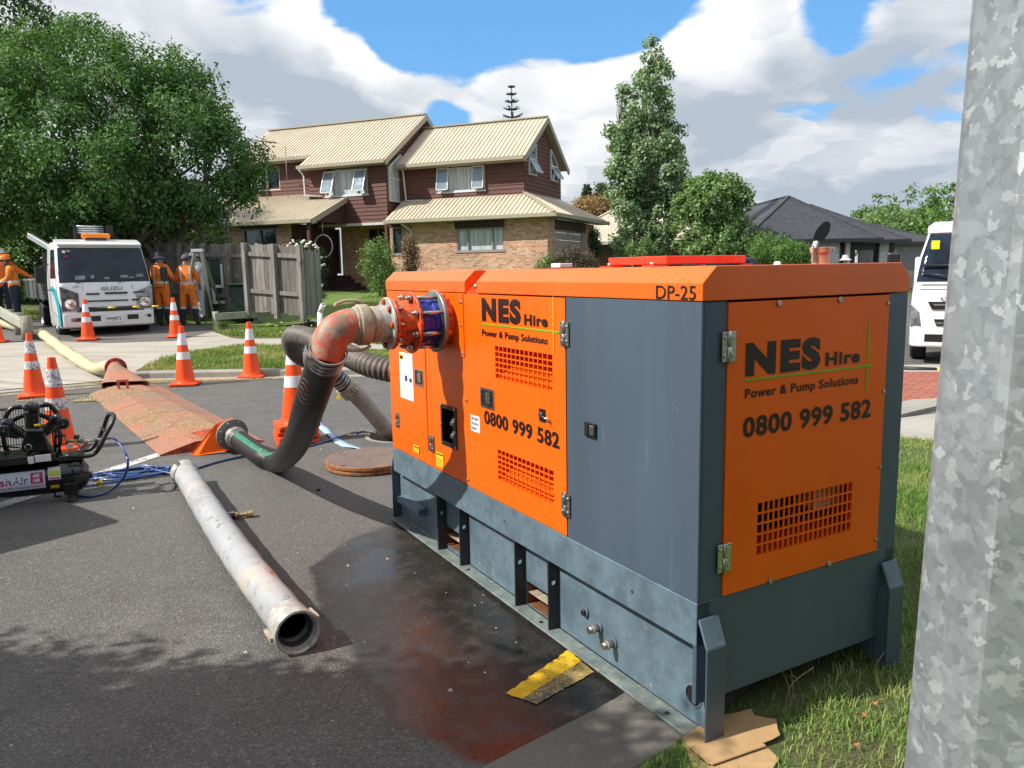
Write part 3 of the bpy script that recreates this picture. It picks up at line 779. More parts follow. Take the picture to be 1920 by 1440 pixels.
def post(x0, x1, y, sg, name='corner_post'):
    mb = MB(); s = sg; yo = y; xi = x1 if x0 < .5 else x0
    mb.box((x0, yo, .026), (x1, yo+s*.008, .362), M_gry)
    xa = x0 if x0 > .5 else x1-.008
    mb.box((xa, yo+s*.008, .026), (xa+.008, s*.001 if sg > 0 else yo+s*.04, .362), M_gry)
    # sloping cap plate back to the body
    y2 = yo+s*.048
    mb.prism([(x0, yo, .363), (x0, yo+s*.008, .363), (x0, y2, .452), (x0, y2-s*.008, .462)], (x1-x0, 0, 0), M_skid)
    return mb.build(name, pump, .002)
post(.0, .088, -.052, 1); post(.975, W_+.0, -.052, 1)
post(.0, .088, L_+.052, -1); post(.975, W_, L_+.052, -1)
mb = MB(); mb.lathe([(.046, .0), (.042, -.004), (.037, -.0045), (.037, .012)], (.0546, .068, .128), (1, 0, 0), M_skid, 24)
mb.add([(.0538, .068+.037*math.cos(2*math.pi*k/24), .128+.037*math.sin(2*math.pi*k/24)) for k in range(24)], [tuple(range(24))], M_dark); mb.build('rail_port', pump)
for y, z, l in ((.735, .185, .012), (.635, .155, .05), (.535, .128, .052)):
    mb = MB(); mb.cyl((.055, y, z), (.045, y, z), .021, M_skid, seg=16); mb.cyl((.045, y, z), (.045-l, y, z), .015 if l > .02 else .012, M_bolt if l > .02 else M_dark, seg=12)
    if l > .02: mb.cyl((.045-l*.5, y, z), (.045-l*.62, y, z), .018, M_tan, seg=12)
    mb.build('drain_plug', pump)
for y in (.62, 1.55, 2.5): MB().cyl((.054, y, .335), (.046, y, .335), .009, M_bolt, seg=8).build('rail_bolt', pump)
for y in (.35, 1.35, 1.85, 2.45): MB().cyl((-.0025, y, .43), (-.0015, y, .43), .006, M_dark, seg=8).build('rail_hole', pump)
mb = MB(); mb.prism([(.054, 2.46, .14), (.0, 2.46, .152), (.0, 2.46, .185), (.054, 2.46, .20)], (0, .36, 0), M_skid); mb.build('skid_bracket', pump, .002)
for y in (.16, 1.04, 1.80, 2.62): MB().cyl((.012, y, .0262), (.012, y, .0272), .011, M_dark, seg=12).build('bolt_hole', pump)

# --- roof fittings
mb = MB(); x0, x1, y0, y1 = .28, .71, .50, .88
mb.box((x0, y0, ZT+.010), (x1, y1, ZT+.042), M_red)
mb.build('lifting_frame', pump, .002)
for y in (y0+.05, y1-.05):
    MB().box((x0-.05, y-.04, ZT+.001), (x0+.02, y+.04, ZT+.007), M_red).cyl((x0-.03, y, ZT+.0065), (x0-.03, y, ZT+.018), .010, M_bolt, seg=8).build('frame_foot', pump)
    MB().box((x1-.02, y-.04, ZT+.001), (x1+.05, y+.04, ZT+.007), M_red).build('frame_foot', pump)
# exhaust stub with flapper rain cap
ex = PW(.60, .12, 0)
Pe = onpl(1542, 480, PW(.7, .3, 0), Vector((0, 1, 0)))
xl, yl = (Pe-PO).dot(BX), (Pe-PO).dot(AX)
exb, exa = .85, .24
M_exh = mat('heat_stained_exhaust', (.48, .30, .20), .45, .5, var=.3, vscale=18, dirt=(.62, .54, .44), dirt_amt=.7, dscale=14)
mb = MB(); mb.lathe([(.034, 0), (.034, .042), (.038, .042), (.038, .066), (.030, .066), (.030, .01)], (exb, exa, ZT), (0, 0, 1), M_exh, 24); mb.build('exhaust_pipe', pump)
mb = MB(); mb.lathe([(.0385, 0), (.0405, .002), (.0405, .018), (.0385, .020)], (exb, exa, ZT+.045), (0, 0, 1), M_exh, 24)
mb.box((exb+.036, exa-.02, ZT+.044), (exb+.058, exa+.0, ZT+.066), M_bolt); mb.cyl((exb+.044, exa-.03, ZT+.056), (exb+.044, exa-.02, ZT+.056), .009, M_bolt, seg=10); mb.cyl((exb+.058, exa-.01, ZT+.056), (exb+.075, exa-.01, ZT+.056), .004, M_bolt, seg=8)
mb.build('clamp_band', pump)
mb = MB(); mb.prism([(exb-.058, exa-.012, ZT+.004), (exb-.036, exa-.012, ZT+.004), (exb-.034, exa-.012, ZT+.062), (exb-.058, exa-.012, ZT+.07)], (0, .004, 0), M_galv)
mb.beam((exb-.05, exa-.01, ZT+.06), (exb-.040, exa-.01, ZT+.088), .02, .01, M_galv)
mb.build('cap_bracket', pump)
mb = MB(); d_ = Vector((.55, -.15, .80)).normalized(); nrm = Vector((-.42, -.86, .25)); nrm = (nrm-d_*nrm.dot(d_)).normalized(); s_2 = d_.cross(nrm)
c_ = Vector((exb-.012, exa-.01, ZT+.122)); ring = [c_+d_*(.050*math.cos(2*math.pi*k/28))+s_2*(.024*math.sin(2*math.pi*k/28)) for k in range(28)]
mb.prism(ring, nrm*.006, M_blk); mb.build('rain_cap', pump)
mb = MB(); mb.box((.44, 1.54, ZT+.001), (.66, 1.75, ZT+.006), M_rustin); mb.box((.50, 1.60, ZT+.006), (.58, 1.69, ZT+.028), M_stk); mb.build('roof_sensor', pump, .002)

# --- hinges, latches
def SCR(a, b_, r_, m, seg): return MB().cyl(a, b_, r_, m, seg=seg).build('panel_screw', pump)
def hinge_parts(mb, P, xd, out, h=.10, w=.062):
    """P centre, xd across, out outward normal"""
    P = Vector(P); xd = Vector(xd); out = Vector(out); up = Vector((0, 0, 1))
    def plate(c, hw, hh, t0, t1):
        pts = [c-xd*hw-up*hh+out*t0, c+xd*hw-up*hh+out*t0, c+xd*hw+up*hh+out*t0, c-xd*hw+up*hh+out*t0]; mb.prism(pts, out*(t1-t0), M_ss)
    plate(P-xd*.0175, .0135, h/2, .003, .0065); plate(P+xd*.0175, .0135, h/2, .003, .0065)
    mb.cyl(P+up*(h/2+.003)+out*.008, P+up*.001+out*.008, .0075, M_ss, seg=10); mb.cyl(P-up*.001+out*.008, P-up*(h/2+.003)+out*.008, .0075, M_ss, seg=10)
    for sx in (-1, 1):
        for sz in (-1, 1): mb.cyl(P+xd*.018*sx+up*.03*sz+out*.0065, P+xd*.018*sx+up*.03*sz+out*.010, .007, M_bolt, seg=8)
for y, z in ((.795, 1.386), (.795, .657)):
    mb = MB(); hinge_parts(mb, (-.003, y, z), (0, -1, 0), (-1, 0, 0)); mb.build('hinge', pump, .0008)
for y, z in ((2.737, .717), (2.206, .662)):
    mb = MB(); hinge_parts(mb, (-.003, y, z), (0, -1, 0), (-1, 0, 0), .095, .05); mb.build('hinge', pump, .0008)
for z in (1.386, .657):
    mb = MB(); hinge_parts(mb, (.1125, -.004, z), (1, 0, 0), (0, -1, 0)); mb.build('hinge', pump, .0008)
def latch(y0, y1, z0, z1, x=-.003):
    mb = MB(); t_ = .010
    mb.box((x-.005, y0, z0), (x, y1, z0+t_), M_ss); mb.box((x-.005, y0, z1-t_), (x, y1, z1), M_ss); mb.box((x-.005, y0, z0+t_), (x, y0+t_, z1-t_), M_ss); mb.box((x-.005, y1-t_, z0+t_), (x, y1, z1-t_), M_ss)
    mb.box((x-.0015, y0+t_, z0+t_), (x, y1-t_, z1-t_), M_dark)
    o = mb.build('paddle_latch', pump, .001)
    mb = MB(); ym = (y0+y1)/2; mb.box((x-.006, ym-.03, z0+.022), (x-.0015, ym+.012, z1-.020), M_ss); mb.box((x-.008, ym+.012, z0+.03), (x-.0015, ym+.02, z1-.03), M_chrome); mb.build('paddle', o, .001)
latch(1.424, 1.567, .972, 1.072); latch(2.297, 2.424, .978, 1.079)
mb = MB(); mb.box((-.012, .575, .985), (-.001, .65, 1.042), M_blk); mb.box((-.015, .583, .995), (-.012, .612, 1.034), M_ss); mb.box((-.016, .62, .992), (-.012, .643, 1.036), M_dark)
mb.build('push_latch', pump, .002)
mb = MB(); mb.box((-.010, .955, .99), (-.003, 1.0, 1.045), M_dark); mb.cyl((-.012, .978, 1.02), (-.02, .978, 1.02), .012, M_chrome, seg=12)
mb.cyl((-.016, .975, 1.018), (-.020, .915, 1.008), .004, M_chrome, seg=8); mb.cyl((-.020, .915, .995), (-.020, .915, 1.02), .004, M_chrome, seg=8); mb.build('lock_with_key', pump)
for x_, z_ in ((.345, 1.533), (.66, 1.535)): SCR((x_, -.004, z_-.012), (x_, -.011, z_-.012), .010, M_bolt, seg=10)
for x_, z_ in ((.345, .523), (.66, .523)): SCR((x_, -.004, z_), (x_, -.011, z_), .010, M_bolt, seg=10)
for z_ in (1.50, 1.16, .86, .565): SCR((.938, -.004, z_), (.938, -.010, z_), .006, M_bolt, seg=10)
for y_, z_ in ((1.735, .98), (1.74, .55), (1.757, 1.49), (1.775, 1.49), (1.765, 1.37), (1.765, 1.225)): SCR((-.001, y_, z_), (-.011, y_, z_), .0065, M_bolt, seg=10)

# --- lettering
nY, uZ = (0, -1, 0), (0, 0, 1)
def side_logo(name, mats_, y0, z0, s):
    pass
mb = MB(); xs = -.0045
put_text(mb, 'NES', (xs, 1.533, 1.404), nY, uZ, M_ink, .378, .115, .062, spacing=1.20)
put_text(mb, 'Hire', (xs, 1.122, 1.405), nY, uZ, M_ink, .195, .050, .038, spacing=1.12)
put_text(mb, 'Power & Pump Solutions', (xs, 1.535, 1.322), nY, uZ, M_ink, .606, .042, .024, spacing=1.10)
mb.box((xs-.0014, .838, 1.386), (xs+.001, 1.540, 1.3925), M_green); mb.box((xs-.0018, .878, 1.295), (xs+.001, .8845, 1.536), M_yelline)
mb.build('company_logo', pump)
def split_text(txt, org, xd, m, width, height, bold, spacing, name):
    """one object per word of a painted line"""
    vs, fs = text_mesh(txt, width, height, bold, spacing); xs_ = np.sort(np.unique(np.round(vs[:, 0], 4))); gp = np.diff(xs_); nw = txt.count(' ')
    cut = sorted((xs_[i]+xs_[i+1])/2 for i in np.argsort(gp)[-nw:]); xd = Vector(xd); org = Vector(org); n_ = xd.cross(Vector((0, 0, 1)))
    for k in range(nw+1):
        lo = cut[k-1] if k else -1; hi = cut[k] if k < nw else 99; mb = MB(); sel = [f for f in fs if lo < vs[f[0]][0] < hi]; ids = sorted({i for f in sel for i in f}); mp = {i: j for j, i in enumerate(ids)}
        mb.add([tuple(org+xd*vs[i][0]+Vector((0, 0, vs[i][1]))+n_*.0015) for i in ids], [[mp[i] for i in f] for f in sel], m); mb.build(name, pump)
split_text('0800 999 582', (xs, 1.533, .888), nY, M_ink, .688, .072, .030, 1.08, 'phone_digits')
mb = MB(); put_text(mb, 'DP-25', (-.005, .222, 1.543), nY, uZ, M_ink, .197, .046, .004); mb.build('unit_number', pump)
Xd = (1, 0, 0); ye = -.0045
mb = MB(); put_text(mb, 'NES', (.194, ye, 1.278), Xd, uZ, M_ink, .374, .116, .062, spacing=1.20); put_text(mb, 'Hire', (.596, ye, 1.284), Xd, uZ, M_ink, .19, .050, .038, spacing=1.12)
put_text(mb, 'Power & Pump Solutions', (.195, ye, 1.194), Xd, uZ, M_ink, .588, .043, .024, spacing=1.10)
mb.box((.191, ye-.0014, 1.263), (.868, ye+.001, 1.270), M_green); mb.box((.829, ye-.0018, 1.171), (.8355, ye+.001, 1.435), M_green)
mb.build('company_logo', pump)
split_text('0800 999 582', (.190, ye, 1.066), Xd, M_ink, .676, .073, .030, 1.08, 'phone_digits')
# stickers
mb = MB(); mb.box((-.0055, 2.455, .872), (-.0035, 2.668, 1.160), M_stk)
mb.box((-.0062, 2.60, 1.115), (-.005, 2.66, 1.150), M_yel); mb.box((-.0066, 2.605, 1.118), (-.005, 2.655, 1.138), M_dark)
random.seed(3)
M_faint = mat('faint_print', (.45, .47, .5), .5)
for k in range(24):
    z_ = 1.10-k*.0092; y_ = 2.655 if k < 12 else 2.57; mb.box((-.006, y_-random.uniform(.03, .08), z_), (-.005, y_, z_+.0022), M_faint)
    if k > 3: mb.box((-.006, 2.47, z_), (-.005, 2.47+random.uniform(.03, .06), z_+.002), M_faint)
mb.box((-.0064, 2.545, .985), (-.005, 2.585, 1.02), M_blue); mb.box((-.0064, 2.475, .985), (-.005, 2.51, 1.01), M_dark)
mb.build('instruction_sheet', pump)
mb = MB(); mb.box((-.0048, 1.587, .828), (-.003, 1.687, .912), M_stk)
for s_x, z_ in (('BATTERY', .889), ('ISOLATOR', .864), ('INSIDE', .839)): put_text(mb, s_x, (-.0052, 1.676, z_), nY, uZ, M_ink, .078 if s_x != 'INSIDE' else .055, .013, .02)
mb.build('battery_sticker', pump)
for (a_, b_, c_, d_, nl) in ((2.402, 2.486, .560, .602, 2), (2.05, 2.145, .541, .626, 5)):
    mb = MB(); mb.box((-.0052, a_, c_), (-.0035, b_, d_), M_yel); mb.box((-.0058, a_+.006, d_-.014), (-.005, b_-.006, d_-.006), M_dark)
    for k in range(nl): mb.box((-.0057, a_+.015, c_+.008+k*.010), (-.005, b_-.012, c_+.0105+k*.010), M_ink)
    mb.build('warning_sticker', pump)

# --- discharge fittings on the side (axis towards -x at y = 1.97, z = 1.392)
OY, OZ = 1.972, 1.385
def flange(mb, x0, x1, r, rb, nb, m, mbolt, bolt_out=.018, hole_r=.075, ph=0):
    mb.lathe([(hole_r, x0), (r-.004, x0), (r, x0+.004*(1 if x1 > x0 else -1)), (r, x1-.004*(1 if x1 > x0 else -1)), (r-.004, x1), (hole_r, x1)], (0, OY, OZ), (1, 0, 0), m, 40)
def bolts(mb, x, d, r, n, m, ph=0, hr=.014):
    for k in range(n):
        an = 2*math.pi*(k+ph)/n; y_, z_ = OY+r*math.cos(an), OZ+r*math.sin(an)
        mb.cyl((x, y_, z_), (x+d, y_, z_), hr, m, seg=6)
mb = MB(); mb.lathe([(.13, -.0), (.13, -.05)], (0, OY, OZ), (1, 0, 0), M_rust, 32); mb.build('outlet_pipe', pump)
mb = MB(); flange(mb, -.052, -.075, .166, .14, 8, M_flgry, M_bolt); bolts(mb, -.052, .022, .143, 8, M_org, .5, .015); mb.build('outlet_flange', pump)
mb = MB(); mb.lathe([(.118, -.075), (.123, -.085), (.123, -.105), (.115, -.110), (.115, -.135), (.123, -.14), (.123, -.19), (.118, -.197)], (0, OY, OZ), (1, 0, 0), M_blue, 36); mb.build('blue_sleeve', pump)
for k in range(8):
    an = 2*math.pi*(k+.5)/8; y_, z_ = OY+.140*math.cos(an), OZ+.140*math.sin(an)
    mb = MB(); mb.cyl((-.075, y_, z_), (-.198, y_, z_), .0105, M_ss, seg=10); mb.cyl((-.214, y_, z_), (-.236, y_, z_), .0165, M_bolt, seg=6); mb.cyl((-.236, y_, z_), (-.25, y_, z_), .010, M_bolt, seg=8); mb.build('tie_rod', pump)
mb = MB(); flange(mb, -.198, -.214, .163, .146, 8, M_rust, M_bolt)
mb.lathe([(.122, -.214), (.118, -.235), (.108, -.27), (.100, -.31)], (0, OY, OZ), (1, 0, 0), M_rust, 36)
flange(mb, -.310, -.326, .137, .125, 8, M_rust, M_bolt); mb.build('reducer', pump)
mb = MB(); flange(mb, -.328, -.344, .137, .125, 8, M_wflange, M_bolt); bolts(mb, -.345, -.014, .113, 8, M_rust, 0, .014); bolts(mb, -.309, .03, .113, 8, M_bolt, 0, .009)
mb.lathe([(.100, -.344), (.098, -.36), (.093, -.385), (.093, -.40)], (0, OY, OZ), (1, 0, 0), M_wflange, 32); mb.build('pipe_flange', pump)
# ------------------------------------------------------------------ curve helpers
def spline(pts, step=.03, closed=False):
    P = [Vector(p) for p in pts]; out = []; n = len(P)
    for i in range(n if closed else n-1):
        p0 = P[i-1] if (i > 0 or closed) else P[0]*2-P[1]; p1 = P[i]; p2 = P[(i+1) % n]
        p3 = P[(i+2) % n] if (i < n-2 or closed) else P[-1]*2-P[-2]
        k = max(2, int((p2-p1).length/step))
        for j in range(k):
            t = j/k; out.append(.5*((2*p1)+(p2-p0)*t+(2*p0-5*p1+4*p2-p3)*t*t+(3*p1-p0-3*p2+p3)*t**3))
    if not closed: out.append(P[-1])
    return out
def resample(pts, step):
    out = [pts[0]]; acc = 0
    for i in range(1, len(pts)):
        a, b = pts[i-1], pts[i]; d = (b-a).length
        while acc+d >= step:
            t = (step-acc)/d; a = a+(b-a)*t; out.append(a); d = (b-a).length; acc = 0
        acc += d
    out.append(pts[-1]); return out
def ribbed(mb, path, r, pitch, depth, m, seg=20):
    pts = resample(path, pitch/4); rr = [r+depth*(-1, .6, 1, .6)[i % 4] for i in range(len(pts))]
    mb.tube(pts, rr, m, seg)
def frames(pts):
    T0 = [(pts[min(i+1, len(pts)-1)]-pts[max(i-1, 0)]).normalized() for i in range(len(pts))]
    up = Vector((0, 0, 1)) if abs(T0[0].z) < .9 else Vector((0, 1, 0))
    N_ = up; fr = []
    for t in T0:
        N_ = (N_-t*N_.dot(t)).normalized(); fr.append((t, N_.copy(), t.cross(N_)))
    return fr
def child_of(root, obs):
    pass
def toempty(root):
    """matrix taking world coordinates to the local frame of an empty"""
    bpy.context.view_layer.update(); return root.matrix_world.inverted()

# ------------------------------------------------------------------ black discharge hose
M_hose = mat('black_rubber_hose', (.012, .011, .012), .5, var=.25, vscale=8, dirt=(.05, .042, .038), dirt_amt=.10, dscale=6, bump=.15, bscale=70)
M_hosegreen = mat('green_stripe', (.02, .16, .09), .6, var=.25, vscale=40, dirt=(.25, .35, .3), dirt_amt=.3, dscale=40)
M_cream = mat('cream_layflat', (.50, .46, .27), .6, var=.07, vscale=5, dirt=(.36, .31, .18), dirt_amt=.25, dscale=5, bump=.3, bscale=12)
M_band = mat('hose_clamp_steel', (.34, .32, .31), .35, .8, var=.3, vscale=40)
hp = [PW(-.66, 1.972, 1.25)]+[atY(u, v, Y) for u, v, Y in ((604, 690, 3.98), (580, 760, 4.25), (563, 812, 4.75), (544, 847, 5.35))]
hp += [g0(521, 867, .092), g0(492, 856, .095), g0(466, 838, .12), g0(444, 821, .165)]
hpts = spline(hp, .02)
S0 = g0(428, 808, .20)
root = thing('discharge_hose', 'thick black rubber hose with worn red elbow curving down from the pump to the ramp', 'hose', hp[5].xy.to_3d())
I = toempty(root)
mb = MB(); mb.M = I
pts = resample(hpts, .012); mb.tube(pts, [.0885+(.0006 if i % 3 == 0 else 0) for i in range(len(pts))], M_hose, 28); mb.build('rubber_hose', root)
# green stripe on the upper left flank
mb = MB(); mb.M = I
pp = resample(hpts, .02); fr = frames(pp); n0 = len(pp)
sel = [i for i in range(n0) if (pp[i]-hp[-1]).length < 1.0]
vs = []; view = (CAMP-pp[sel[-1]]).normalized()
for i in sel:
    t, N_, B_ = fr[i]; up = Vector((0, 0, 1)); q = (up*1.0+Vector((-.35, -.45, 0))); q = (q-t*q.dot(t)).normalized(); s_ = t.cross(q)
    for k in range(5):
        an = -.26+.52*k/4; vs.append(pp[i]+(q*math.cos(an)+s_*math.sin(an))*.0908)
nn = len(sel); mb.add(vs, [(i*5+k, (i+1)*5+k, (i+1)*5+k+1, i*5+k+1) for i in range(nn-1) for k in range(4)], M_hosegreen, True); mb.build('stripe', root)
# red rubbed marks near the elbow
mb = MB(); mb.M = I
for j in range(5):
    i0 = 9+j*2; t, N_, B_ = fr[i0]; vs = []
    for k in range(12):
        an = 2.2+.10*k+.1*j; q = Vector((math.cos(an+1.25), math.sin(an+1.25), 0)); q = (q-t*q.dot(t)).normalized()
        off = t*(.012*math.sin(k*.6+j)); vs += [pp[i0]+q*.0908+off, pp[i0]+q*.0908+off+t*(.0022+.003*math.sin(k*.28))]
    mb.add(vs, [(2*k, 2*k+2, 2*k+3, 2*k+1) for k in range(11)], M_wornred)
mb.build('rubbed_paint', root)
# elbow, camlock ring, clamps
el = [PW(-.50, 1.972, 1.385), PW(-.545, 1.972, 1.383), PW(-.60, 1.972, 1.362), PW(-.638, 1.972, 1.322), PW(-.655, 1.972, 1.275), PW(-.672, 1.973, 1.215)]
mb = MB(); mb.M = I; es = spline(el, .01); mb.tube(es, [.0885]*len(es), M_wornred, 32); mb.build('elbow', root)
d1 = -BX; c1 = PW(-.395, 1.972, 1.385)
mb = MB(); mb.M = I
mb.lathe([(.088, 0), (.094, .002), (.094, .03), (.089, .034), (.089, .045), (.103, .048), (.106, .055), (.106, .098), (.102, .104), (.095, .106), (.095, .118), (.088, .122)], c1, d1, M_tan, 36); mb.build('camlock', root)
for sgn, zz in ((1, 1), (-1, -1)):
    q = AX*.35*sgn+Vector((0, 0, zz)); q.normalize(); b_ = c1+d1*.05+q*.112
    mb = MB(); mb.M = I; mb.tube(spline([b_+q*.0, b_+q*.016+d1*.03, b_+q*.02+d1*.09, b_+q*.004+d1*.145, b_-q*.01+d1*.15], .01), .0085, M_tan, 8); mb.build('cam_lever', root)
mb = MB(); mb.M = I
de = (hpts[6]-hpts[0]).normalized(); ce = hpts[0]-de*.035
mb.lathe([(.091, 0), (.0975, .001), (.0975, .012), (.094, .014), (.094, .022)], ce, de, M_band, 36); mb.build('elbow_rim', root)
for k in range(3):
    mb = MB(); mb.M = I; c = ce+de*(.036+.026*k)
    mb.lathe([(.0905, 0), (.0945, .001), (.0945, .015), (.0905, .016)], c, de, M_band, 32)
    lf = Vector((-.9, -.42, .1)); lf = (lf-de*lf.dot(de)).normalized(); s_ = de.cross(lf)
    mb.beam(c+de*.008+lf*.098-s_*.02, c+de*.008+lf*.098+s_*.02, .014, .016, M_bolt, up=lf)
    mb.cyl(c+de*.008+lf*.101-s_*.045, c+de*.008+lf*.101+s_*.05, .0045, M_bolt, seg=8); mb.build('hose_clamp', root)
# lower end: flange
df = (hpts[-1]-hpts[-8]).normalized(); c = hpts[-1]
mb = MB(); mb.M = I
for k in range(4): mb.lathe([(.089, 0), (.0945, .002), (.0945, .012), (.089, .014)], c-df*(.075-.02*k), df, M_band, 32)
mb.build('hose_clamp', root)
mb = MB(); mb.M = I; mb.lathe([(.088, -.01), (.100, 0), (.100, .012), (.092, .02), (.086, .028), (.086, .09)], c, df, M_wflange, 32); mb.build('flange_neck', root)
mb = MB(); mb.M = I; mb.lathe([(.086, .09), (.146, .09), (.15, .093), (.15, .112), (.146, .115), (.0, .115)], c, df, M_flgry, 40)
u1 = Vector((0, 0, 1)); u1 = (u1-df*u1.dot(df)).normalized(); u2 = df.cross(u1)
for k in range(8):
    an = 2*math.pi*(k+.5)/8; q = c+df*.09+(u1*math.cos(an)+u2*math.sin(an))*.123; mb.cyl(q, q-df*.02, .015, M_flgry, seg=6)
mb.build('end_flange', root)

# ------------------------------------------------------------------ hose ramp
FLc = c+df*.118
M_ramp = None
def ramp_mat():
    m, t, b = newmat('ramp_paint'); p = t.wpos()
    n1 = t.noise(p, 1.4, 6, .6); n2 = t.noise(p, 30, 6, .75); mp = t.new('ShaderNodeMapping', i_Vector=p); mp.inputs['Rotation'].default_value = (0, 0, rad(20))
    v_ = t.voro(mp.outputs[0], 26, 'F1'); 
    n3 = t.noise(p, 4, 8, .75); c_ = t.mix(t.ramp(n1, (.35, .65)), (.40, .155, .095), (.28, .165, .11)); c_ = t.mix(t.math('MULTIPLY', t.ramp(n3, (.48, .62)), .6), c_, (.24, .17, .115)); c_ = t.vmath('SCALE', c_, scale=t.ramp(n2, (.3, .7, .78, 1.2)))
    t.set(b.inputs['Base Color'], c_); b.inputs['Roughness'].default_value = .55
    t.set(b.inputs['Normal'], t.bump(v_, .006, -.5)); return m
M_ramp = ramp_mat()
M_rampdk = mat('ramp_deep_red_steel', (.42, .07, .03), .6, var=.3, dirt=(.10, .04, .02), dirt_amt=.5, dscale=8)  # deeper red on the ramp section ends, base plate and near duct
ra = g0(300, 856); rd = (g0(168, 740)-ra); RL = rd.length; rd.normalize(); rw = Vector((-rd.y, rd.x, 0)); rw = rw if rw.x > 0 else -rw
root = thing('hose_ramp', 'wide faded orange steel road ramp strewn with dry clippings, flanged at both ends', 'ramp', ra, math.atan2(rd.y, rd.x))
I = toempty(root); sgn = 1 if (I.to_3x3() @ rw).y > 0 else -1
def RP(l, w_, z): return Vector((l, sgn*w_, z))
def strip(mb, sec, l0, l1, m):
    for k in range(len(sec)-1):
        (w0, z0), (w1, z1) = sec[k], sec[k+1]
        mb.add([RP(l0, w0, z0), RP(l1, w0, z0), RP(l1, w1, z1), RP(l0, w1, z1)], [(0, 1, 2, 3) if sgn < 0 else (3, 2, 1, 0)], m)
sec = [(0, .004), (.0, .012), (.32, .095), (.66, .095), (.97, .012), (.97, .004)]
mb = MB(); n = 5
for k in range(n):
    l0 = RL*k/n+.012; l1 = RL*(k+1)/n-.004; strip(mb, sec, l0, l1, M_ramp)
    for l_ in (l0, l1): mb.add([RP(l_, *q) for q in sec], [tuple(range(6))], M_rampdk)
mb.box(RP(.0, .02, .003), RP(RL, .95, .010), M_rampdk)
mb.build('ramp_deck', root)
mb = MB(); mb.add([RP(RL, .0, .008), RP(RL, .34, .106), RP(RL+.28, .50, .12), RP(RL+.02, .05, .01)], [(0, 1, 2, 3)], M_ramp); mb.add([RP(RL, .34, .106), RP(RL, .74, .106), RP(RL+.42, .66, .16), RP(RL+.42, .46, .16)], [(0, 1, 2, 3)], M_ramp)
mb.add([RP(RL, .66, .096), RP(RL, .97, .008), RP(RL+.3, .72, .1)], [(0, 1, 2)], M_ramp); mb.build('end_plate', root)
# near lug plates: wings folded up beside the duct mouth
fl = I @ FLc
mb = MB()
A_ = RP(.02, .30, .005); B_ = RP(-.02, .40, .005)
mb.prism([I @ g0(357, 853, .004), I @ (FLc+Vector((-.13, -.02, .10))), I @ (FLc+Vector((-.02, .10, .13))), I @ (FLc+Vector((.12, .04, -.14))), I @ g0(372, 854, .004)], I.to_3x3() @ Vector((.0, .012, .004)), M_org); mb.build('lug_plate', root)
mb = MB(); f3 = I.to_3x3() @ df
cc = [RP(.45, .36, .10), RP(.45, .74, .10), RP(.45, .74, .01), RP(.45, .36, .01)]
u1l = I.to_3x3() @ u1; u2l = I.to_3x3() @ u2
dd = [fl+u2l*a+u1l*b_ for a, b_ in ((-.10, .09), (.10, .09), (.10, -.09), (-.10, -.09))]
if (dd[0]-cc[0]).length > (dd[1]-cc[0]).length: dd = [dd[1], dd[0], dd[3], dd[2]]
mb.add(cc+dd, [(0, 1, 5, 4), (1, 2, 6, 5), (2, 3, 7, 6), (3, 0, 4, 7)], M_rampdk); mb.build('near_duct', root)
# far duct with red flange
FC = atY(217, 690, 11.95); fd = Vector((-.35, .93, .12)).normalized()
fcl = I @ FC; fdl = (I.to_3x3() @ fd)
u1_ = Vector((0, 0, 1)); u1_ = (u1_-fd*u1_.dot(fd)).normalized(); u2_ = fd.cross(u1_)
mb = MB(); rings = []
e0 = [g0(207, 727, .02), g0(213, 716, .14), g0(240, 716, .17), g0(262, 722, .13), g0(262, 727, .02)]
K = 24
def duct(t):
    out = []
    for k in range(K):
        an = 2*math.pi*k/K; cx, cz = math.cos(an), math.sin(an)
        far = FC-fd*.12+(u2_*cx*.105+u1_*cz*.105)
        ex, ez = max(-1, min(1, cx*1.3))*.33, max(-1, min(1, cz*1.3))*.07
        near = g0(236, 724, .085)+Vector((1, .12, 0)).normalized()*(-ex if u2_.x < 0 else ex)+Vector((0, 0, ez)); out.append(near.lerp(far, t))
    return out
R_ = [duct(t) for t in (0, .2, .4, .6, .8, 1)]
mb.M = I
mb.add([p for r_ in R_ for p in r_], [(i*K+k, i*K+(k+1) % K, (i+1)*K+(k+1) % K, (i+1)*K+k) for i in range(5) for k in range(K)], M_ramp, True)
mb.lathe([(.105, 0), (.105, .12)], FC-fd*.12, fd, M_ramp, 28); mb.build('far_duct', root)
M_fred = mat('dull_red_flange', (.36, .045, .03), .6, var=.2, dirt=(.1, .03, .02), dirt_amt=.4, dscale=20)
mb = MB(); mb.M = I; mb.lathe([(.10, 0), (.155, 0), (.158, .003), (.158, .02), (.155, .023), (.06, .023)], FC, fd, M_fred, 36)
for k in range(8):
    an = 2*math.pi*(k+.5)/8; q = FC+(u1_*math.cos(an)+u2_*math.sin(an))*.130; mb.cyl(q, q-fd*.014, .013, M_rust, seg=6)
mb.build('far_flange', root)
q = g0(230, 722, .155)
mb = MB(); mb.M = I; w0 = Vector((1, .1, 0)).normalized(); 
for k in range(4):
    a_ = [(-.075, -.075, .075, -.045), (-.075, .045, .075, .075), (-.075, -.045, -.045, .045), (.045, -.045, .075, .045)][k]
    mb.prism([q+w0*a_[0]+Vector((0, 0, a_[1])), q+w0*a_[2]+Vector((0, 0, a_[1])), q+w0*a_[2]+Vector((0, 0, a_[3])), q+w0*a_[0]+Vector((0, 0, a_[3]))], Vector((0, .012, 0)), M_fred)
mb.build('lifting_lug', root)
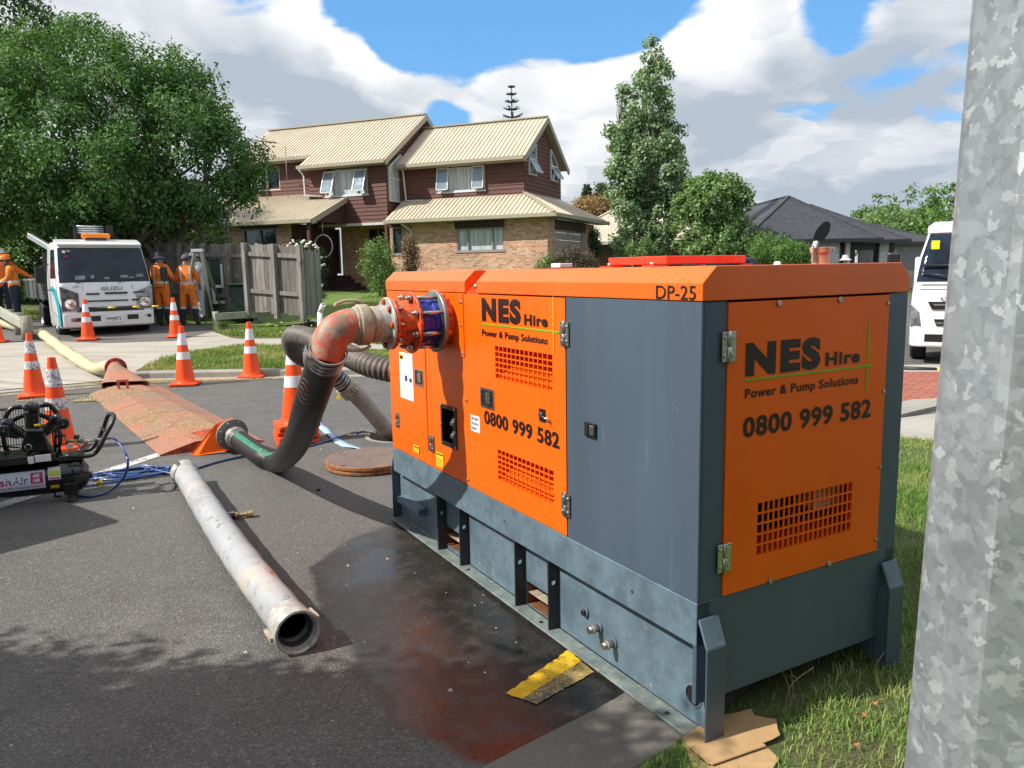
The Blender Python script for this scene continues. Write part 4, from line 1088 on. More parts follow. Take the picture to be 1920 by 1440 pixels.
# dry clippings strewn on the deck: many small blades lying flat
def litter(name, cen, n, rad_, size, m, zf, parent=None, seed=1):
    rs = np.random.RandomState(seed); V = []; Fc = []
    for (cx, cy, rx, ry, an, cnt) in cen:
        for i in range(int(cnt*n)):
            a = rs.uniform(0, 6.283); r_ = math.sqrt(rs.uniform(0, 1)); r_ = r_**.8
            x = cx+(rx*r_*math.cos(a)*math.cos(an)-ry*r_*math.sin(a)*math.sin(an)); y = cy+(rx*r_*math.cos(a)*math.sin(an)+ry*r_*math.sin(a)*math.cos(an))
            z = zf(x, y)+rs.uniform(.002, .012); t = rs.uniform(0, 6.283); l = size*rs.uniform(.5, 1.5); w_ = size*.18
            dx, dy = math.cos(t)*l, math.sin(t)*l; o = len(V)
            V += [(x-dy*w_/l, y+dx*w_/l, z), (x+dy*w_/l, y-dx*w_/l, z), (x+dx, y+dy, z+rs.uniform(-.002, .012))]; Fc.append((o, o+1, o+2))
    me = bpy.data.meshes.new(name); me.from_pydata(V, [], Fc); me.materials.append(m); o = bpy.data.objects.new(name, me); COL.objects.link(o)
    if parent: o.parent = parent
    o['kind'] = 'stuff'; return o
def deckz(x, y):
    w_ = abs(y)
    return float(np.interp(w_, [0, .32, .66, .97], [.014, .097, .097, .014]))+.001
def lc(u, v, z): p = I @ g0(u, v, z); return p.x, p.y
M_clip = grass_mat('dry_clippings', (.52, .42, .22), (.66, .54, .30), (.70, .58, .36))
cl_ = []
for u, v, z, rx, ry, c_ in ((205, 742, .04, .62, .24, 1.0), (250, 733, .1, .5, .18, .35), (262, 790, .03, .42, .16, .7), (330, 792, .10, .95, .30, 1.4), (372, 806, .1, .55, .20, .9), (300, 778, .1, .6, .15, .4), (238, 758, .1, .9, .25, .3)):
    x, y = lc(u, v, z); cl_.append((x, y, rx, ry, 0, c_))
tag_c = litter('dry_clippings', cl_, 2300, 1, .015, M_clip, deckz, root, 5)
lt = litter('clippings', [(*g0(150, 745)[:2], .8, .18, .4, .3), (*g0(205, 748)[:2], .45, .16, .5, .8), (*gnd(330, 716)[:2], 1.2, .14, .05, 1.1), (*gnd(430, 712)[:2], 1.3, .12, 0, .9), (*gnd(265, 716)[:2], .7, .12, .2, .8), (*gnd(150, 722)[:2], .8, .08, .55, .4)], 2200, 1, .03, M_clip, lambda x, y: H(x, y)+.006, None, 8)
tag(lt, 'dry grass clippings scattered on the road along the far kerb', 'clippings', kind='stuff')

# ------------------------------------------------------------------ cream layflat hose to the far flange
pa = [FC+fd*.02, FC+fd*.25+Vector((-.12, -.05, -.03)), gnd(178, 702)+Vector((0, 0, .10)), gnd(150, 686)+Vector((0, 0, .10)), gnd(118, 664)+Vector((0, 0, .10)), gnd(92, 645)+Vector((0, 0, .12)), gnd(78, 633)+Vector((0, 0, .10))]
root = thing('layflat_hose', 'fat cream coloured layflat hose running from the ramp across the concrete driveway', 'hose', pa[3].xy.to_3d()); I = toempty(root)
mb = MB(); mb.M = I; ps = spline(pa, .05); mb.tube(ps, [.102+.008*math.sin(i*.21)+.004*math.sin(i*.9) for i in range(len(ps))], M_cream, 22, ell=.92); mb.build('filled_section', root)
pb = [pa[-1]-(pa[-1]-pa[-2])*.2, gnd(66, 629)+Vector((0, 0, .06)), gnd(52, 624)+Vector((0, 0, .07)), gnd(38, 622)+Vector((0, 0, .09)), gnd(10, 617)+Vector((0, 0, .13)), gnd(-40, 612)+Vector((0, 0, .13))]
ps = spline(pb, .05); nps = len(ps)
mb = MB(); mb.M = I; mb.tube(ps, [float(np.interp(i/nps, [0, .12, .22, .4, .55, 1], [.10, .055, .07, .10, .13, .135])) for i in range(nps)], M_cream, 20, ell=.8); mb.build('sagging_section', root)

# ------------------------------------------------------------------ ribbed suction hose
M_ribh = mat('ribbed_hose', (.115, .098, .085), .55, var=.15, vscale=9, dirt=(.26, .22, .18), dirt_amt=.4, dscale=16)
M_ribh2 = mat('pale_ribbed_hose', (.36, .285, .24), .6, var=.12, vscale=9, dirt=(.46, .38, .32), dirt_amt=.4, dscale=16)
M_brown = mat('brown_fitting', (.22, .13, .05), .6, var=.2, vscale=16, dirt=(.35, .27, .2), dirt_amt=.6, dscale=12, bump=.2)
root = thing('suction_hose', 'ribbed brown suction hose looping from the manhole up to the far end of the pump', 'hose', (MH[0], MH[1], 0)); I = toempty(root)
up_ = [PW(.33, 2.80, .93), PW(.30, 2.95, .94)]+[atY(u, v, Y) for u, v, Y in ((700, 687, 5.35), (650, 665, 5.60), (600, 643, 5.95), (565, 630, 6.2), (548, 633, 6.42), (550, 652, 6.6), (566, 668, 6.75))]
low = [atY(590, 676, 6.88), atY(612, 690, 6.98), atY(640, 716, 7.1)]
dn = [atY(654, 730, 7.16), atY(670, 742, 7.22), atY(700, 777, 7.4), atY(722, 803, 7.6), Vector((-1.17, 7.77, -.05)), Vector((-1.13, 7.80, -.45))]
mb = MB(); mb.M = I; ribbed(mb, spline(up_+low[:1], .02), .076, .038, .0085, M_ribh, 24); mb.build('upper_hose', root)
mb = MB(); mb.M = I; sp = spline(low+dn[:1], .01); L0 = len(sp)
mb.tube(sp[:int(L0*.55)], .074, M_brown, 24); mb.build('brown_elbow', root)
mb = MB(); mb.M = I
for f_, r_ in ((.50, .083), (.58, .086), (.66, .084), (.74, .086)):
    c_ = sp[int(L0*f_)]; d_ = (sp[int(L0*f_)+2]-sp[int(L0*f_)]).normalized(); mb.lathe([(.07, 0), (r_, .002), (r_, .022), (.07, .024)], c_, d_, M_band, 28)
mb.tube(sp[int(L0*.5):], .076, M_rib, 20); mb.build('strapping', root)
d_ = (dn[1]-dn[0]).normalized(); c_ = dn[0]-d_*.05
mb = MB(); mb.M = I; mb.lathe([(.076, -.02), (.090, -.018), (.094, 0), (.094, .05), (.099, .055), (.099, .095), (.088, .10), (.080, .105)], c_, d_, M_tan, 28)
s_ = d_.cross(Vector((0, 0, 1))).normalized()
for q in (1, -1): mb.beam(c_+s_*.1*q+d_*.01, c_+s_*.1*q+d_*.1, .02, .03, M_tan)
v_ = (CAMP-c_).normalized(); v_ = (v_-d_*v_.dot(d_)).normalized(); w2 = d_.cross(v_)
mb.tube([c_+v_*.104+w2*.04+d_*.02, c_+v_*.112+w2*.04+d_*.09, c_+v_*.112-w2*.04+d_*.09, c_+v_*.104-w2*.04+d_*.02], .006, M_tan, 8)
mb.build('camlock', root)
mb = MB(); mb.M = I; ribbed(mb, spline(dn, .02), .077, .034, .0055, M_ribh2, 24); mb.build('lower_hose', root)
mb = MB(); mb.M = I; tp = atY(634, 742, 7.05); mb.tube([tp+Vector((.01, 0, .06)), tp+Vector((0, 0, .02))], .002, M_dark, 6); mb.prism([tp+Vector((-.02, 0, -.03)), tp+Vector((.015, 0, -.035)), tp+Vector((.022, 0, .01)), tp+Vector((.008, 0, .028)), tp+Vector((-.012, 0, .012))], (0, .004, 0), M_yel); mb.build('inspection_tag', root)

# ------------------------------------------------------------------ white pipe on the road
M_wpipe = mat('scuffed_white_pipe', (.36, .37, .385), .45, var=.10, vscale=5, dirt=(.22, .20, .17), dirt_amt=.35, dscale=7, bump=.05, bscale=14)
def scuffs(m):
    t = NT(m.node_tree); b = t.n.get('Principled BSDF'); l = b.inputs['Base Color'].links[0].from_socket
    co = t.coord('Object'); q = t.vmath('MULTIPLY', co, (3, 3, 22)); n1 = t.noise(t.vmath('ADD', q, t.vmath('SCALE', t.noise(co, 5, 3, out=1), scale=4)), 1.6, 6, .7)
    c = t.mix(t.math('MULTIPLY', t.ramp(n1, (.60, .66)), .75), l, (.10, .09, .085)); n2 = t.noise(co, 2.2, 5, .6)
    c = t.mix(t.math('MULTIPLY', t.ramp(n2, (.52, .68)), .5), c, (.50, .42, .32)); t.set(b.inputs['Base Color'], c)
scuffs(M_wpipe)
p_n = g0(558, 1186, .098); p_f = g0(346, 886, .098); p_m = g0(436, 1020, .098)+Vector((-.012, 0, 0))
root = thing('loose_pipe', 'long scuffed white pipe with open coupling lying on the asphalt', 'pipe', p_m.xy.to_3d(), math.atan2((p_n-p_f).y, (p_n-p_f).x)); I = toempty(root)
ps = spline([p_f, p_m, p_n], .05)
mb = MB(); mb.M = I; mb.tube(ps[:-2], [.089+.0015*math.sin(i*.9) for i in range(len(ps)-2)], M_wpipe, 36, caps=False); mb.build('pipe_body', root)
dp = (ps[-1]-ps[-4]).normalized()
mb = MB(); mb.M = I; mb.lathe([(.089, -.16), (.093, -.155), (.093, -.145), (.091, -.142), (.091, -.115), (.094, -.11), (.094, -.10), (.091, -.095), (.091, -.08), (.097, -.07), (.099, -.04), (.102, 0), (.100, .006), (.092, .008), (.086, .002), (.080, -.03), (.076, -.06), (.074, -.12)], p_n, dp, M_tan if False else M_wflange, 44)
mb.build('near_coupling', root)
mb = MB(); mb.M = I; mb.lathe([(.086, 0), (.086, -.9)], p_n-dp*.05, dp, M_dark, 32); mb.lathe([(.080, -.035), (.066, -.045), (.066, -.06), (.075, -.075)], p_n, dp, M_rub, 32); mb.build('rubber_seal', root)
s_ = dp.cross(Vector((0, 0, 1))).normalized()
for q, zz in ((-1, .3), (1, -.2)):
    mb = MB(); mb.M = I; w_ = (s_*q+Vector((0, 0, zz))).normalized(); b_ = p_n-dp*.03+w_*.100
    mb.beam(b_, b_-dp*.05, .03, .02, M_tan); mb.beam(b_-dp*.05+w_*.006, b_-dp*.12+w_*.002, .022, .008, M_tan); mb.build('coupling_lever', root, .002)
df_ = (ps[0]-ps[3]).normalized()
mb = MB(); mb.M = I; mb.lathe([(.089, -.12), (.094, -.115), (.094, -.105), (.091, -.10), (.091, -.075), (.094, -.07), (.094, -.06), (.091, -.055), (.096, -.04), (.103, -.02), (.106, 0), (.10, .01), (.088, .01), (.0, -.02)], p_f, df_, M_wflange, 36); mb.build('far_coupling', root)
mb = MB(); mb.M = I                          # red scribble on the flank
pm_ = g0(508, 1098, .17)
ax_ = dp; v_ = (CAMP-pm_).normalized(); v_ = (v_-ax_*v_.dot(ax_)).normalized(); tq = ax_.cross(v_)
cen = ps[int(len(ps)*.80)]
for j, (o0, o1, s0, s1, ph) in enumerate(((-.12, .02, .5, .75, 0), (-.10, .06, .35, .6, 1), (-.05, .08, .2, .5, 2), (-.02, .09, .55, .3, .5), (-.15, -.06, .8, .95, 1))):
    vs = []
    for k in range(16):
        t_ = k/15; a = s0+(s1-s0)*t_+.10*math.sin(t_*7+ph); o_ = o0+(o1-o0)*t_
        up_v = (Vector((0, 0, 1))-ax_*ax_.z).normalized(); sd = ax_.cross(up_v); sd = sd if sd.dot(v_) > 0 else -sd
        q = cen+ax_*o_+(up_v*math.cos(a)+sd*math.sin(a)*-1)*.0925; vs += [q, q+ax_*.009]
    mb.add(vs, [(2*k, 2*k+1, 2*k+3, 2*k+2) for k in range(15)], mat('red_crayon', (.55, .08, .06), .6))
mb.build('crayon_mark', root)

# brass hose coupling
root = thing('hose_coupling', 'small worn brass hose coupling lying beside the white pipe', 'coupling', g0(455, 968)); I = toempty(root)
M_brass = mat('worn_brass', (.42, .31, .15), .45, .6, var=.3, vscale=50, dirt=(.12, .09, .06), dirt_amt=.4, dscale=30)
c_ = g0(455, 965, .024)
mb = MB(); mb.M = I; dx = Vector((.93, .36, 0)); mb.lathe([(.0, -.075), (.016, -.075), (.016, -.055), (.024, -.05), (.024, -.03), (.014, -.025), (.014, .02), (.020, .025), (.020, .04), (.027, .045), (.027, .066), (.0, .070)], c_, dx, M_brass, 20); mb.build('coupling_body', root)
mb = MB(); mb.M = I; mb.tube(spline([c_-dx*.05+Vector((0, 0, .02)), c_-dx*.10+Vector((-.01, .02, .02)), c_-dx*.13+Vector((0, .04, .01)), c_-dx*.07+Vector((0, .05, .014))], .01), .005, M_ss, 8)
mb.tube([c_-dx*.05, c_-dx*.12+Vector((0, -.02, -.008))], .017, M_dark, 12); mb.build('claw', root)

# manhole cover
def cover_mat():
    m, t, b = newmat('rusty_cast_iron'); co = t.coord('Object')
    br = t.new('ShaderNodeTexBrick', i_Vector=co, i_Scale=1.0); br.offset = .5; br.inputs['Brick Width'].default_value = .05; br.inputs['Row Height'].default_value = .036; br.inputs['Mortar Size'].default_value = .007
    n_ = t.noise(co, 5, 6, .7); n2 = t.noise(co, 60, 4, .7)
    c = t.mix(t.ramp(n_, (.35, .7)), (.15, .10, .085), (.22, .15, .12)); c = t.vmath('SCALE', c, scale=t.ramp(n2, (.3, .7, .75, 1.25)))
    c = t.mix(t.math('MULTIPLY', br.outputs[1], .5), c, (.30, .24, .20))
    t.set(b.inputs['Base Color'], c); b.inputs['Roughness'].default_value = .6; b.inputs['Metallic'].default_value = .3
    t.set(b.inputs['Normal'], t.bump(br.outputs[1], .006, .8)); return m
mc = Vector((-1.235, 6.555, 0))
root = thing('manhole_cover', 'round rusty cast iron manhole cover lifted off and lying on the road', 'manhole cover', mc, rad(20))
M_cov = cover_mat(); M_rim = mat('rusty_rim', (.30, .12, .045), .75, var=.3, vscale=30, dirt=(.16, .07, .035), dirt_amt=.5, dscale=18)
mb = MB(); mb.lathe([(.0, .075), (.365, .075)], (0, 0, 0), (0, 0, 1), M_cov, 56); mb.build('patterned_top', root)
mb = MB(); mb.lathe([(.365, .075), (.378, .075), (.382, .071), (.382, .048), (.372, .045), (.372, .035), (.378, .03), (.378, .012), (.33, .004), (0, .004)], (0, 0, 0), (0, 0, 1), M_rim, 56)
for a in (40, 130, 220, 310): mb.box((.34*math.cos(rad(a))-.018, .34*math.sin(rad(a))-.01, .074), (.34*math.cos(rad(a))+.018, .34*math.sin(rad(a))+.01, .0765), M_dark)
mb.build('cast_rim', root)

# pale blue strap
def strap(name, pts, w_, m, label, cat):
    mb = MB(); ps = spline(pts, .04); vs = []
    for i, p in enumerate(ps):
        d = (ps[min(i+1, len(ps)-1)]-ps[max(i-1, 0)]).normalized(); s = Vector((-d.y, d.x, 0)).normalized(); tw = .012*math.sin(i*.35)
        vs += [p-s*w_/2+Vector((0, 0, .010+tw)), p+s*w_/2+Vector((0, 0, .014-tw*.6))]
    n_ = len(ps); mb.add(vs, [(2*i, 2*i+2, 2*i+3, 2*i+1) for i in range(n_-1)], m, True)
    o = mb.build(name); md = o.modifiers.new('thick', 'SOLIDIFY'); md.thickness = .004; tag(o, label, cat); return o
M_strap = mat('pale_blue_layflat', (.33, .47, .66), .5, var=.1, vscale=12)
strap('blue_layflat_strip', [g0(585, 770), g0(600, 797), g0(620, 817), g0(640, 833), g0(668, 841), g0(700, 849), g0(740, 855), g0(790, 862)], .072, M_strap, 'flat pale blue hose lying on the road between the cone stack and the pump', 'flat hose')

# blue air hose: coil by the compressor and the run to the manhole
M_air = mat('blue_air_hose', (.025, .07, .22), .35, var=.15, vscale=14, coat=.2)
def coil():
    P = []; c = g0(250, 893); 
    for k in range(54):
        a = k*.62; rr = 1.0+.10*math.sin(k*1.7)-.012*k
        P.append(Vector((c.x+math.cos(a)*.36*rr+.03*math.sin(k*2.1), c.y+.02+math.sin(a)*.20*rr+.02*math.cos(k*1.3)+.10*math.cos(a)*rr, .012+.0012*(k % 11)+.0006*k)))
    return P
cp = [atY(203, 822, 5.98), atY(216, 824, 5.93), atY(231, 842, 5.85), atY(240, 866, 5.75), g0(232, 895, .12), g0(205, 921, .02), g0(165, 931, .012), g0(142, 922, .012), g0(155, 912, .012), g0(185, 908, .014)]+coil()+[g0(325, 888, .03), g0(350, 884, .012), g0(405, 867, .012), g0(460, 855, .012), g0(520, 846, .012), g0(580, 836, .012), g0(625, 823, .014), g0(660, 812, .03), g0(672, 811, .045)]
root = thing('air_hose', 'thin blue air hose coiled beside the black compressor and trailing under the black hose', 'air hose', g0(250, 893)); I = toempty(root)
mb = MB(); mb.M = I; mb.tube(spline(cp, .02), .0095, M_air, 10); mb.build('hose_line', root)
mb = MB(); mb.M = I; q = g0(650, 816, .028); mb.tube([q, q+Vector((.04, .01, 0))], .013, M_yel, 8); q = g0(186, 909, .02); mb.tube([q-Vector((.02, 0, 0)), q+Vector((.02, .0, .03))], .018, M_yel, 8); mb.build('yellow_tape', root)
q = g0(668, 812, .035)
mb = MB(); mb.M = I; mb.tube([q, q+Vector((.06, .02, .02)), q+Vector((.12, .02, .01)), q+Vector((.2, .0, -.01))], [.018, .024, .016, .012], M_bolt, 10); mb.tube([q+Vector((.16, .0, 0)), q+Vector((.30, .06, .03)), q+Vector((.42, .1, -.04))], .008, M_tan, 8); mb.build('end_fitting', root)

# cardboard under the skid corner
def card_mat():
    m, t, b = newmat('corrugated_cardboard'); co = t.wpos()
    mp = t.new('ShaderNodeMapping', i_Vector=co); mp.inputs['Rotation'].default_value = (0, 0, rad(-35)); mp.inputs['Scale'].default_value = (1, 12, 1)
    w_ = t.noise(mp.outputs[0], 9, 3, .5); n_ = t.noise(co, 9, 5, .6)
    c = t.mix(t.ramp(w_, (.3, .7)), (.375, .235, .108), (.40, .252, .118)); c = t.mix(t.math('MULTIPLY', t.ramp(n_, (.5, .7)), .4), c, (.56, .38, .19))
    t.set(b.inputs['Base Color'], c); b.inputs['Roughness'].default_value = .8; t.set(b.inputs['Normal'], t.bump(w_, .004, .4)); return m
M_card = card_mat()
def card(pts, name, parent, I, th=.006):
    random.seed(4); mb = MB(); mb.M = I
    # ragged outline
    out = []; P = [Vector(p) for p in pts]
    for i in range(len(P)):
        a, b_ = P[i], P[(i+1) % len(P)]; k = max(1, int((b_-a).length/.03))
        for j in range(k):
            q = a.lerp(b_, j/k); out.append(q+Vector((random.uniform(-1, 1)*.0025, random.uniform(-1, 1)*.0025, random.uniform(-1, 1)*.001)))
    mb.prism(out, (0, 0, th), M_card); return mb.build(name, parent)
root = thing('flattened_cardboard', 'torn flattened brown cardboard box trapped under the near corner of the pump skid', 'cardboard', g0(1370, 1385)); I = toempty(root)
card([g0(1278, 1385, .022), g0(1330, 1350, .024), g0(1408, 1330, .032), g0(1417, 1350, .034), g0(1438, 1393, .028), g0(1330, 1434, .024), g0(1300, 1410, .024)], 'upper_flap', root, I, .004)
card([g0(1415, 1342, .036), g0(1455, 1350, .036), g0(1462, 1380, .034), g0(1430, 1395, .03), g0(1410, 1370, .03)], 'torn_tab', root, I, .003)
card([g0(1276, 1383, .017), g0(1325, 1436, .017), g0(1430, 1394, .018), g0(1462, 1424, .02), g0(1440, 1450, .02), g0(1340, 1475, .017), g0(1300, 1440, .017)], 'lower_flap', root, I, .003)
mb = MB(); mb.M = I
a_, b_ = g0(1332, 1432, .028), g0(1434, 1396, .032); mb.beam(a_, b_, .016, .006, M_card); mb.build('fold', root, .003)
# ------------------------------------------------------------------ traffic cones
M_cone = mat('cone_orange', (.90, .085, .008), .42, var=.05, vscale=4)
M_cband = mat('cone_reflective_band', (.74, .73, .75), .4, var=.04)
M_cbandd = mat('cone_dirty_band', (.68, .67, .68), .45, var=.1, dirt=(.09, .08, .07), dirt_amt=.62, dscale=34, vscale=20)
def make_cone(loc, label, h=.9, dirty=False, rz=0, base=True, stack=1, group='orange traffic cones'):
    t = thing('traffic_cone', label, 'traffic cone', loc, rz, group)
    bh = .045; s = h/.9
    def rr(z): return float(np.interp(z, [bh, .9*s], [.145*s, .034*s]))
    mb = MB()
    w_ = .20*s
    pts = []
    for cx, cy, a0 in ((w_-.03, w_-.03, 0), (-w_+.03, w_-.03, 90), (-w_+.03, -w_+.03, 180), (w_-.03, -w_+.03, 270)):
        for k in range(4): a = rad(a0+30*k); pts.append((cx+.03*math.cos(a), cy+.03*math.sin(a), .012))
    mb.prism(pts, (0, 0, bh-.012), M_cone)
    for sx in (-1, 1):
        for sy in (-1, 1): mb.box((sx*(w_-.015)-.03 if sx > 0 else -w_-.0+.0, sy*(w_-.045)-.03, 0), (sx*(w_-.045)+.03, sy*(w_-.045)+.03, .013), M_cone)
    mb.build('base', t, .006, seg=2)
    def z_(f): return bh+(h-bh)*f
    segs = [(0, .415, 0), (.415, .545, 1), (.545, .67, 0), (.67, .875, 1), (.875, 1, 0)]
    mb = MB()
    mb.lathe([(rr(bh)+.012, bh-.001), (rr(bh)+.002, bh+.02), (rr(bh+.05), bh+.05), (rr(h), h), (rr(h)-.008, h+.002), (rr(h)-.012, h-.01), (.0, h-.012)], (0, 0, 0), (0, 0, 1), M_cone, 32)
    mb.build('cone_body', t)
    for f0, f1, kind in segs:
        if kind:
            a, b = z_(f0), z_(f1); MB().lathe([(rr(a)+.0, a), (rr(a)+.003, a+.001), (rr(b)+.003, b-.001), (rr(b), b)], (0, 0, 0), (0, 0, 1), M_cbandd if dirty else M_cband, 32).build('reflective_band', t)
    return t
def tree_copy(src, loc, rz, label):
    c = dup(src, loc, rz, label); return c
c_dirty = make_cone(gnd(66, 744), 'orange cone with scratched white bands standing in front of the log rail and cream hose', dirty=True, rz=.5)
c_d2 = dup(c_dirty, g0(114, 842), .2, 'orange cone with scratched white bands right behind the black compressor')
c_clean = make_cone(gnd(166, 638), 'orange cone standing in front of the white truck bumper', rz=.25)
for (u, v, rz, lb) in ((330, 633, .4, 'orange cone just right of the white truck, holding the end of the striped bar'),
                      (348, 722, .15, 'orange cone on the road edge between the ramp and the low timber rail'),
                      (473, 708, .1, 'orange cone by the kerb in front of the grey paling fence'),
                      (-6, 642, .3, 'orange cone cut off by the left edge behind the dirty cone')):
    dup(c_clean, gnd(u, v), rz, lb)
# the stack: five cones nested, each its own thing
sb = g0(556, 828)
for k in range(4):
    lbs = ['lowest orange cone of the nested stack behind the black hose', 'second cone from the ground in the nested stack', 'third cone from the ground in the nested stack', 'topmost cone of the nested stack, showing its clean white bands']
    dup(c_clean, (sb.x+.004*k, sb.y, .052*k), .35+.09*(k % 2), lbs[k])
# striped bar between two cones
M_barblk = mat('bar_black', (.02, .02, .022), .5)
def cone_bar(label, a, b, bands, r=.018):
    a, b = Vector(a), Vector(b); t = thing('cone_bar', label, 'barrier bar', a); d = (b-a)
    MB().cyl((0, 0, 0), tuple(d), r, M_barblk, seg=12).build('bar', t)
    for f0, f1 in bands: MB().cyl(tuple(d*f0), tuple(d*f1), r+.004, M_yel, seg=12).build('yellow_band', t)
    return t
pA = gnd(166, 638)+Vector((0, 0, .70)); pB = gnd(330, 633)+Vector((0, 0, .72))
cone_bar('thin black bar with yellow bands spanning two cones before the white truck bumper', pA, pB, ((.25, .335), (.53, .61), (.75, .83)), .015)
qa, qb = atY(1696, 691, 11.6), atY(1762, 694, 11.5)
cone_bar('thick black bar with a yellow end lying beside the red brick paving', qa, qb, ((.91, 1.0),), .036)

# ------------------------------------------------------------------ air compressor
co_ = g0(128, 937); ca = rad(25.5)
comp = thing('air_compressor', 'black air compressor with finned pump head and white label, cut off by the left edge', 'air compressor', (co_.x, co_.y+.06, 0), ca); Ic = toempty(comp)
CX = Vector((math.cos(ca), math.sin(ca), 0)); CN = Vector((-math.sin(ca), math.cos(ca), 0)); C0 = Vector((co_.x, co_.y+.06, 0))
def cl(x, y, off=0):
    """pixel of the enlarged view of the compressor (7x, from (0,740)) on its vertical plane y = off"""
    return Ic @ onpl(x*.145833, 740+y*.145833, C0+CN*off, CN)
TR = .150; tz = (cl(700, 830)+cl(700, 1265)).z/2; TR = abs(cl(700, 830).z-cl(700, 1265).z)/2*.97
xR = cl(1165, 1000).x
M_tank = mat('black_tank_paint', (.010, .010, .011), .22, var=.15, coat=.4)
mb = MB(); mb.lathe([(.0, xR), (TR*.45, xR-.008), (TR*.8, xR-.035), (TR*.96, xR-.075), (TR, xR-.11), (TR, -1.15), (TR*.8, -1.25), (0, -1.3)], (0, 0, tz), (1, 0, 0), M_tank, 48); mb.build('air_tank', comp)
mb = MB(); mb.lathe([(TR*.97, xR-.062), (TR+.004, xR-.10), (TR+.001, xR-.115)], (0, 0, tz), (1, 0, 0), M_tank, 48); mb.build('tank_seam', comp)
MB().cyl((xR-.035, 0, tz-.02), (xR+.012, 0, tz-.02), .026, M_blk, seg=8).build('tank_plug', comp)
zp = cl(400, 740).z; zq = cl(400, 835).z
mb = MB(); mb.box((-1.1, -.14, zq-.0), (cl(745, 780).x, .14, zq+.012), M_blk); mb.box((-1.1, -.155, zq+.012), (cl(745, 780).x, -.14, zp), M_blk); mb.box((-1.1, .14, zq+.012), (cl(745, 780).x, .155, zp), M_blk); mb.box((-1.1, -.14, zp-.014), (cl(745, 780).x, .14, zp-.002), M_blk); mb.build('platform', comp, .002)
mb = MB(); mb.box((cl(745, 800).x, -.07, zq-.03), (cl(1090, 800).x, .09, zq+.018), M_tank); mb.build('tank_saddle', comp, .01, seg=2)
def yb(a, b, off, th, m, name, par=comp):
    mb = MB(); A_, B_ = cl(*a, off), cl(*b, off); mb.box((A_.x, off, B_.z), (B_.x, off+th, A_.z), m); return mb.build(name, par, .001)
yb((355, 805), (440, 885), -.159, .003, M_stk, 'rating_plate'); yb((445, 785), (660, 850), -.159, .003, M_stk, 'rating_plate')
# crankcase
mb = MB(); f0 = [cl(250, 740, -.10), cl(660, 740, -.10), cl(560, 440, -.08), cl(330, 440, -.08)]
b0_ = [Vector((p.x, .10, p.z)) for p in f0]; mb.add(f0+b0_, [(0, 1, 2, 3), (7, 6, 5, 4), (0, 4, 5, 1), (1, 5, 6, 2), (2, 6, 7, 3), (3, 7, 4, 0)], M_blk)
mb.build('crankcase', comp, .018, seg=3)
mb = MB(); s_ = cl(365, 672, -.118); mb.lathe([(.018, .0), (.0235, 0), (.0235, -.008), (.018, -.01), (.018, -.002)], s_, (0, 1, 0), M_ss, 20); mb.lathe([(0, -.001), (.018, -.001)], s_, (0, 1, 0), M_blk, 20); mb.build('oil_sight_glass', comp)
mb = MB(); q = cl(482, 392, -.09); mb.box((q.x-.02, -.105, q.z-.006), (q.x+.02, -.09, q.z+.008), M_yel); mb.build('oil_label', comp)
# cylinders: centre, right, left
def cylhead(base, tip, r, name, head=True):
    base, tip = Vector(base), Vector(tip); d = (tip-base); L = d.length; d.normalize(); mb = MB()
    n = max(5, int(L/.016))
    pr = []
    for i in range(n): z0_ = L*i/n; pr += [(r*.80, z0_), (r, z0_+.002), (r, z0_+L/n*.45), (r*.80, z0_+L/n*.5)]
    pr += [(r*.9, L), (r*1.02, L+.006), (r*1.02, L+.03), (r*.9, L+.05), (r*.4, L+.062), (0, L+.064)]
    mb.lathe(pr, base, d, M_blk, 28)
    for k in range(6):
        an = 2*math.pi*k/6; u = Vector((0, 1, 0)); v_ = d.cross(u); q = base+d*(L+.03)+(u*math.cos(an)+v_*math.sin(an))*r*.8; mb.cyl(q, q+d*.022, .008, M_dark, seg=6)
    mb.build(name, comp)
cylhead(cl(420, 440, 0), cl(408, 205, 0), cl(515, 300, 0).x-cl(412, 300, 0).x, 'cylinder')
cylhead(cl(560, 500, .0), cl(700, 345, .0), (cl(500, 300, 0).x-cl(425, 300, 0).x), 'cylinder')
cylhead(cl(300, 510, .0), cl(130, 400, .0), (cl(500, 300, 0).x-cl(425, 300, 0).x), 'cylinder')
for (x, y, rz_) in ((812, 375, 85), (50, 465, 82)):
    c = cl(x, y, -.10); r_ = cl(x+rz_, y, -.10).x-c.x
    mb = MB(); mb.lathe([(0, -.018), (r_*.3, -.016), (r_*.34, -.022), (r_*.42, -.012), (r_*.95, -.006), (r_, .004), (r_*.98, .05), (r_*.7, .07), (0, .075)], c, (0, 1, 0), M_blk, 36); mb.build('intake_filter', comp)
    MB().cyl(c+Vector((0, -.024, 0)), c+Vector((0, -.012, 0)), .007, M_chrome, seg=10).build('wing_nut', comp)
for pts in (((280, 160), (180, 165), (110, 215), (70, 300), (60, 380)), ((520, 135), (600, 125), (660, 150), (715, 215), (750, 275))):
    mb = MB(); mb.tube(spline([cl(*p, .03) for p in pts], .02), .017, M_dark, 12); mb.build('manifold_pipe', comp)
    mb = MB(); a, b = cl(*pts[-1], .03), cl(*pts[-2], .03)
    for k in range(3): mb.tube([a.lerp(b, .1+.2*k), a.lerp(b, .2+.2*k)], .023, M_blk, 12)
    mb.build('pipe_union', comp)
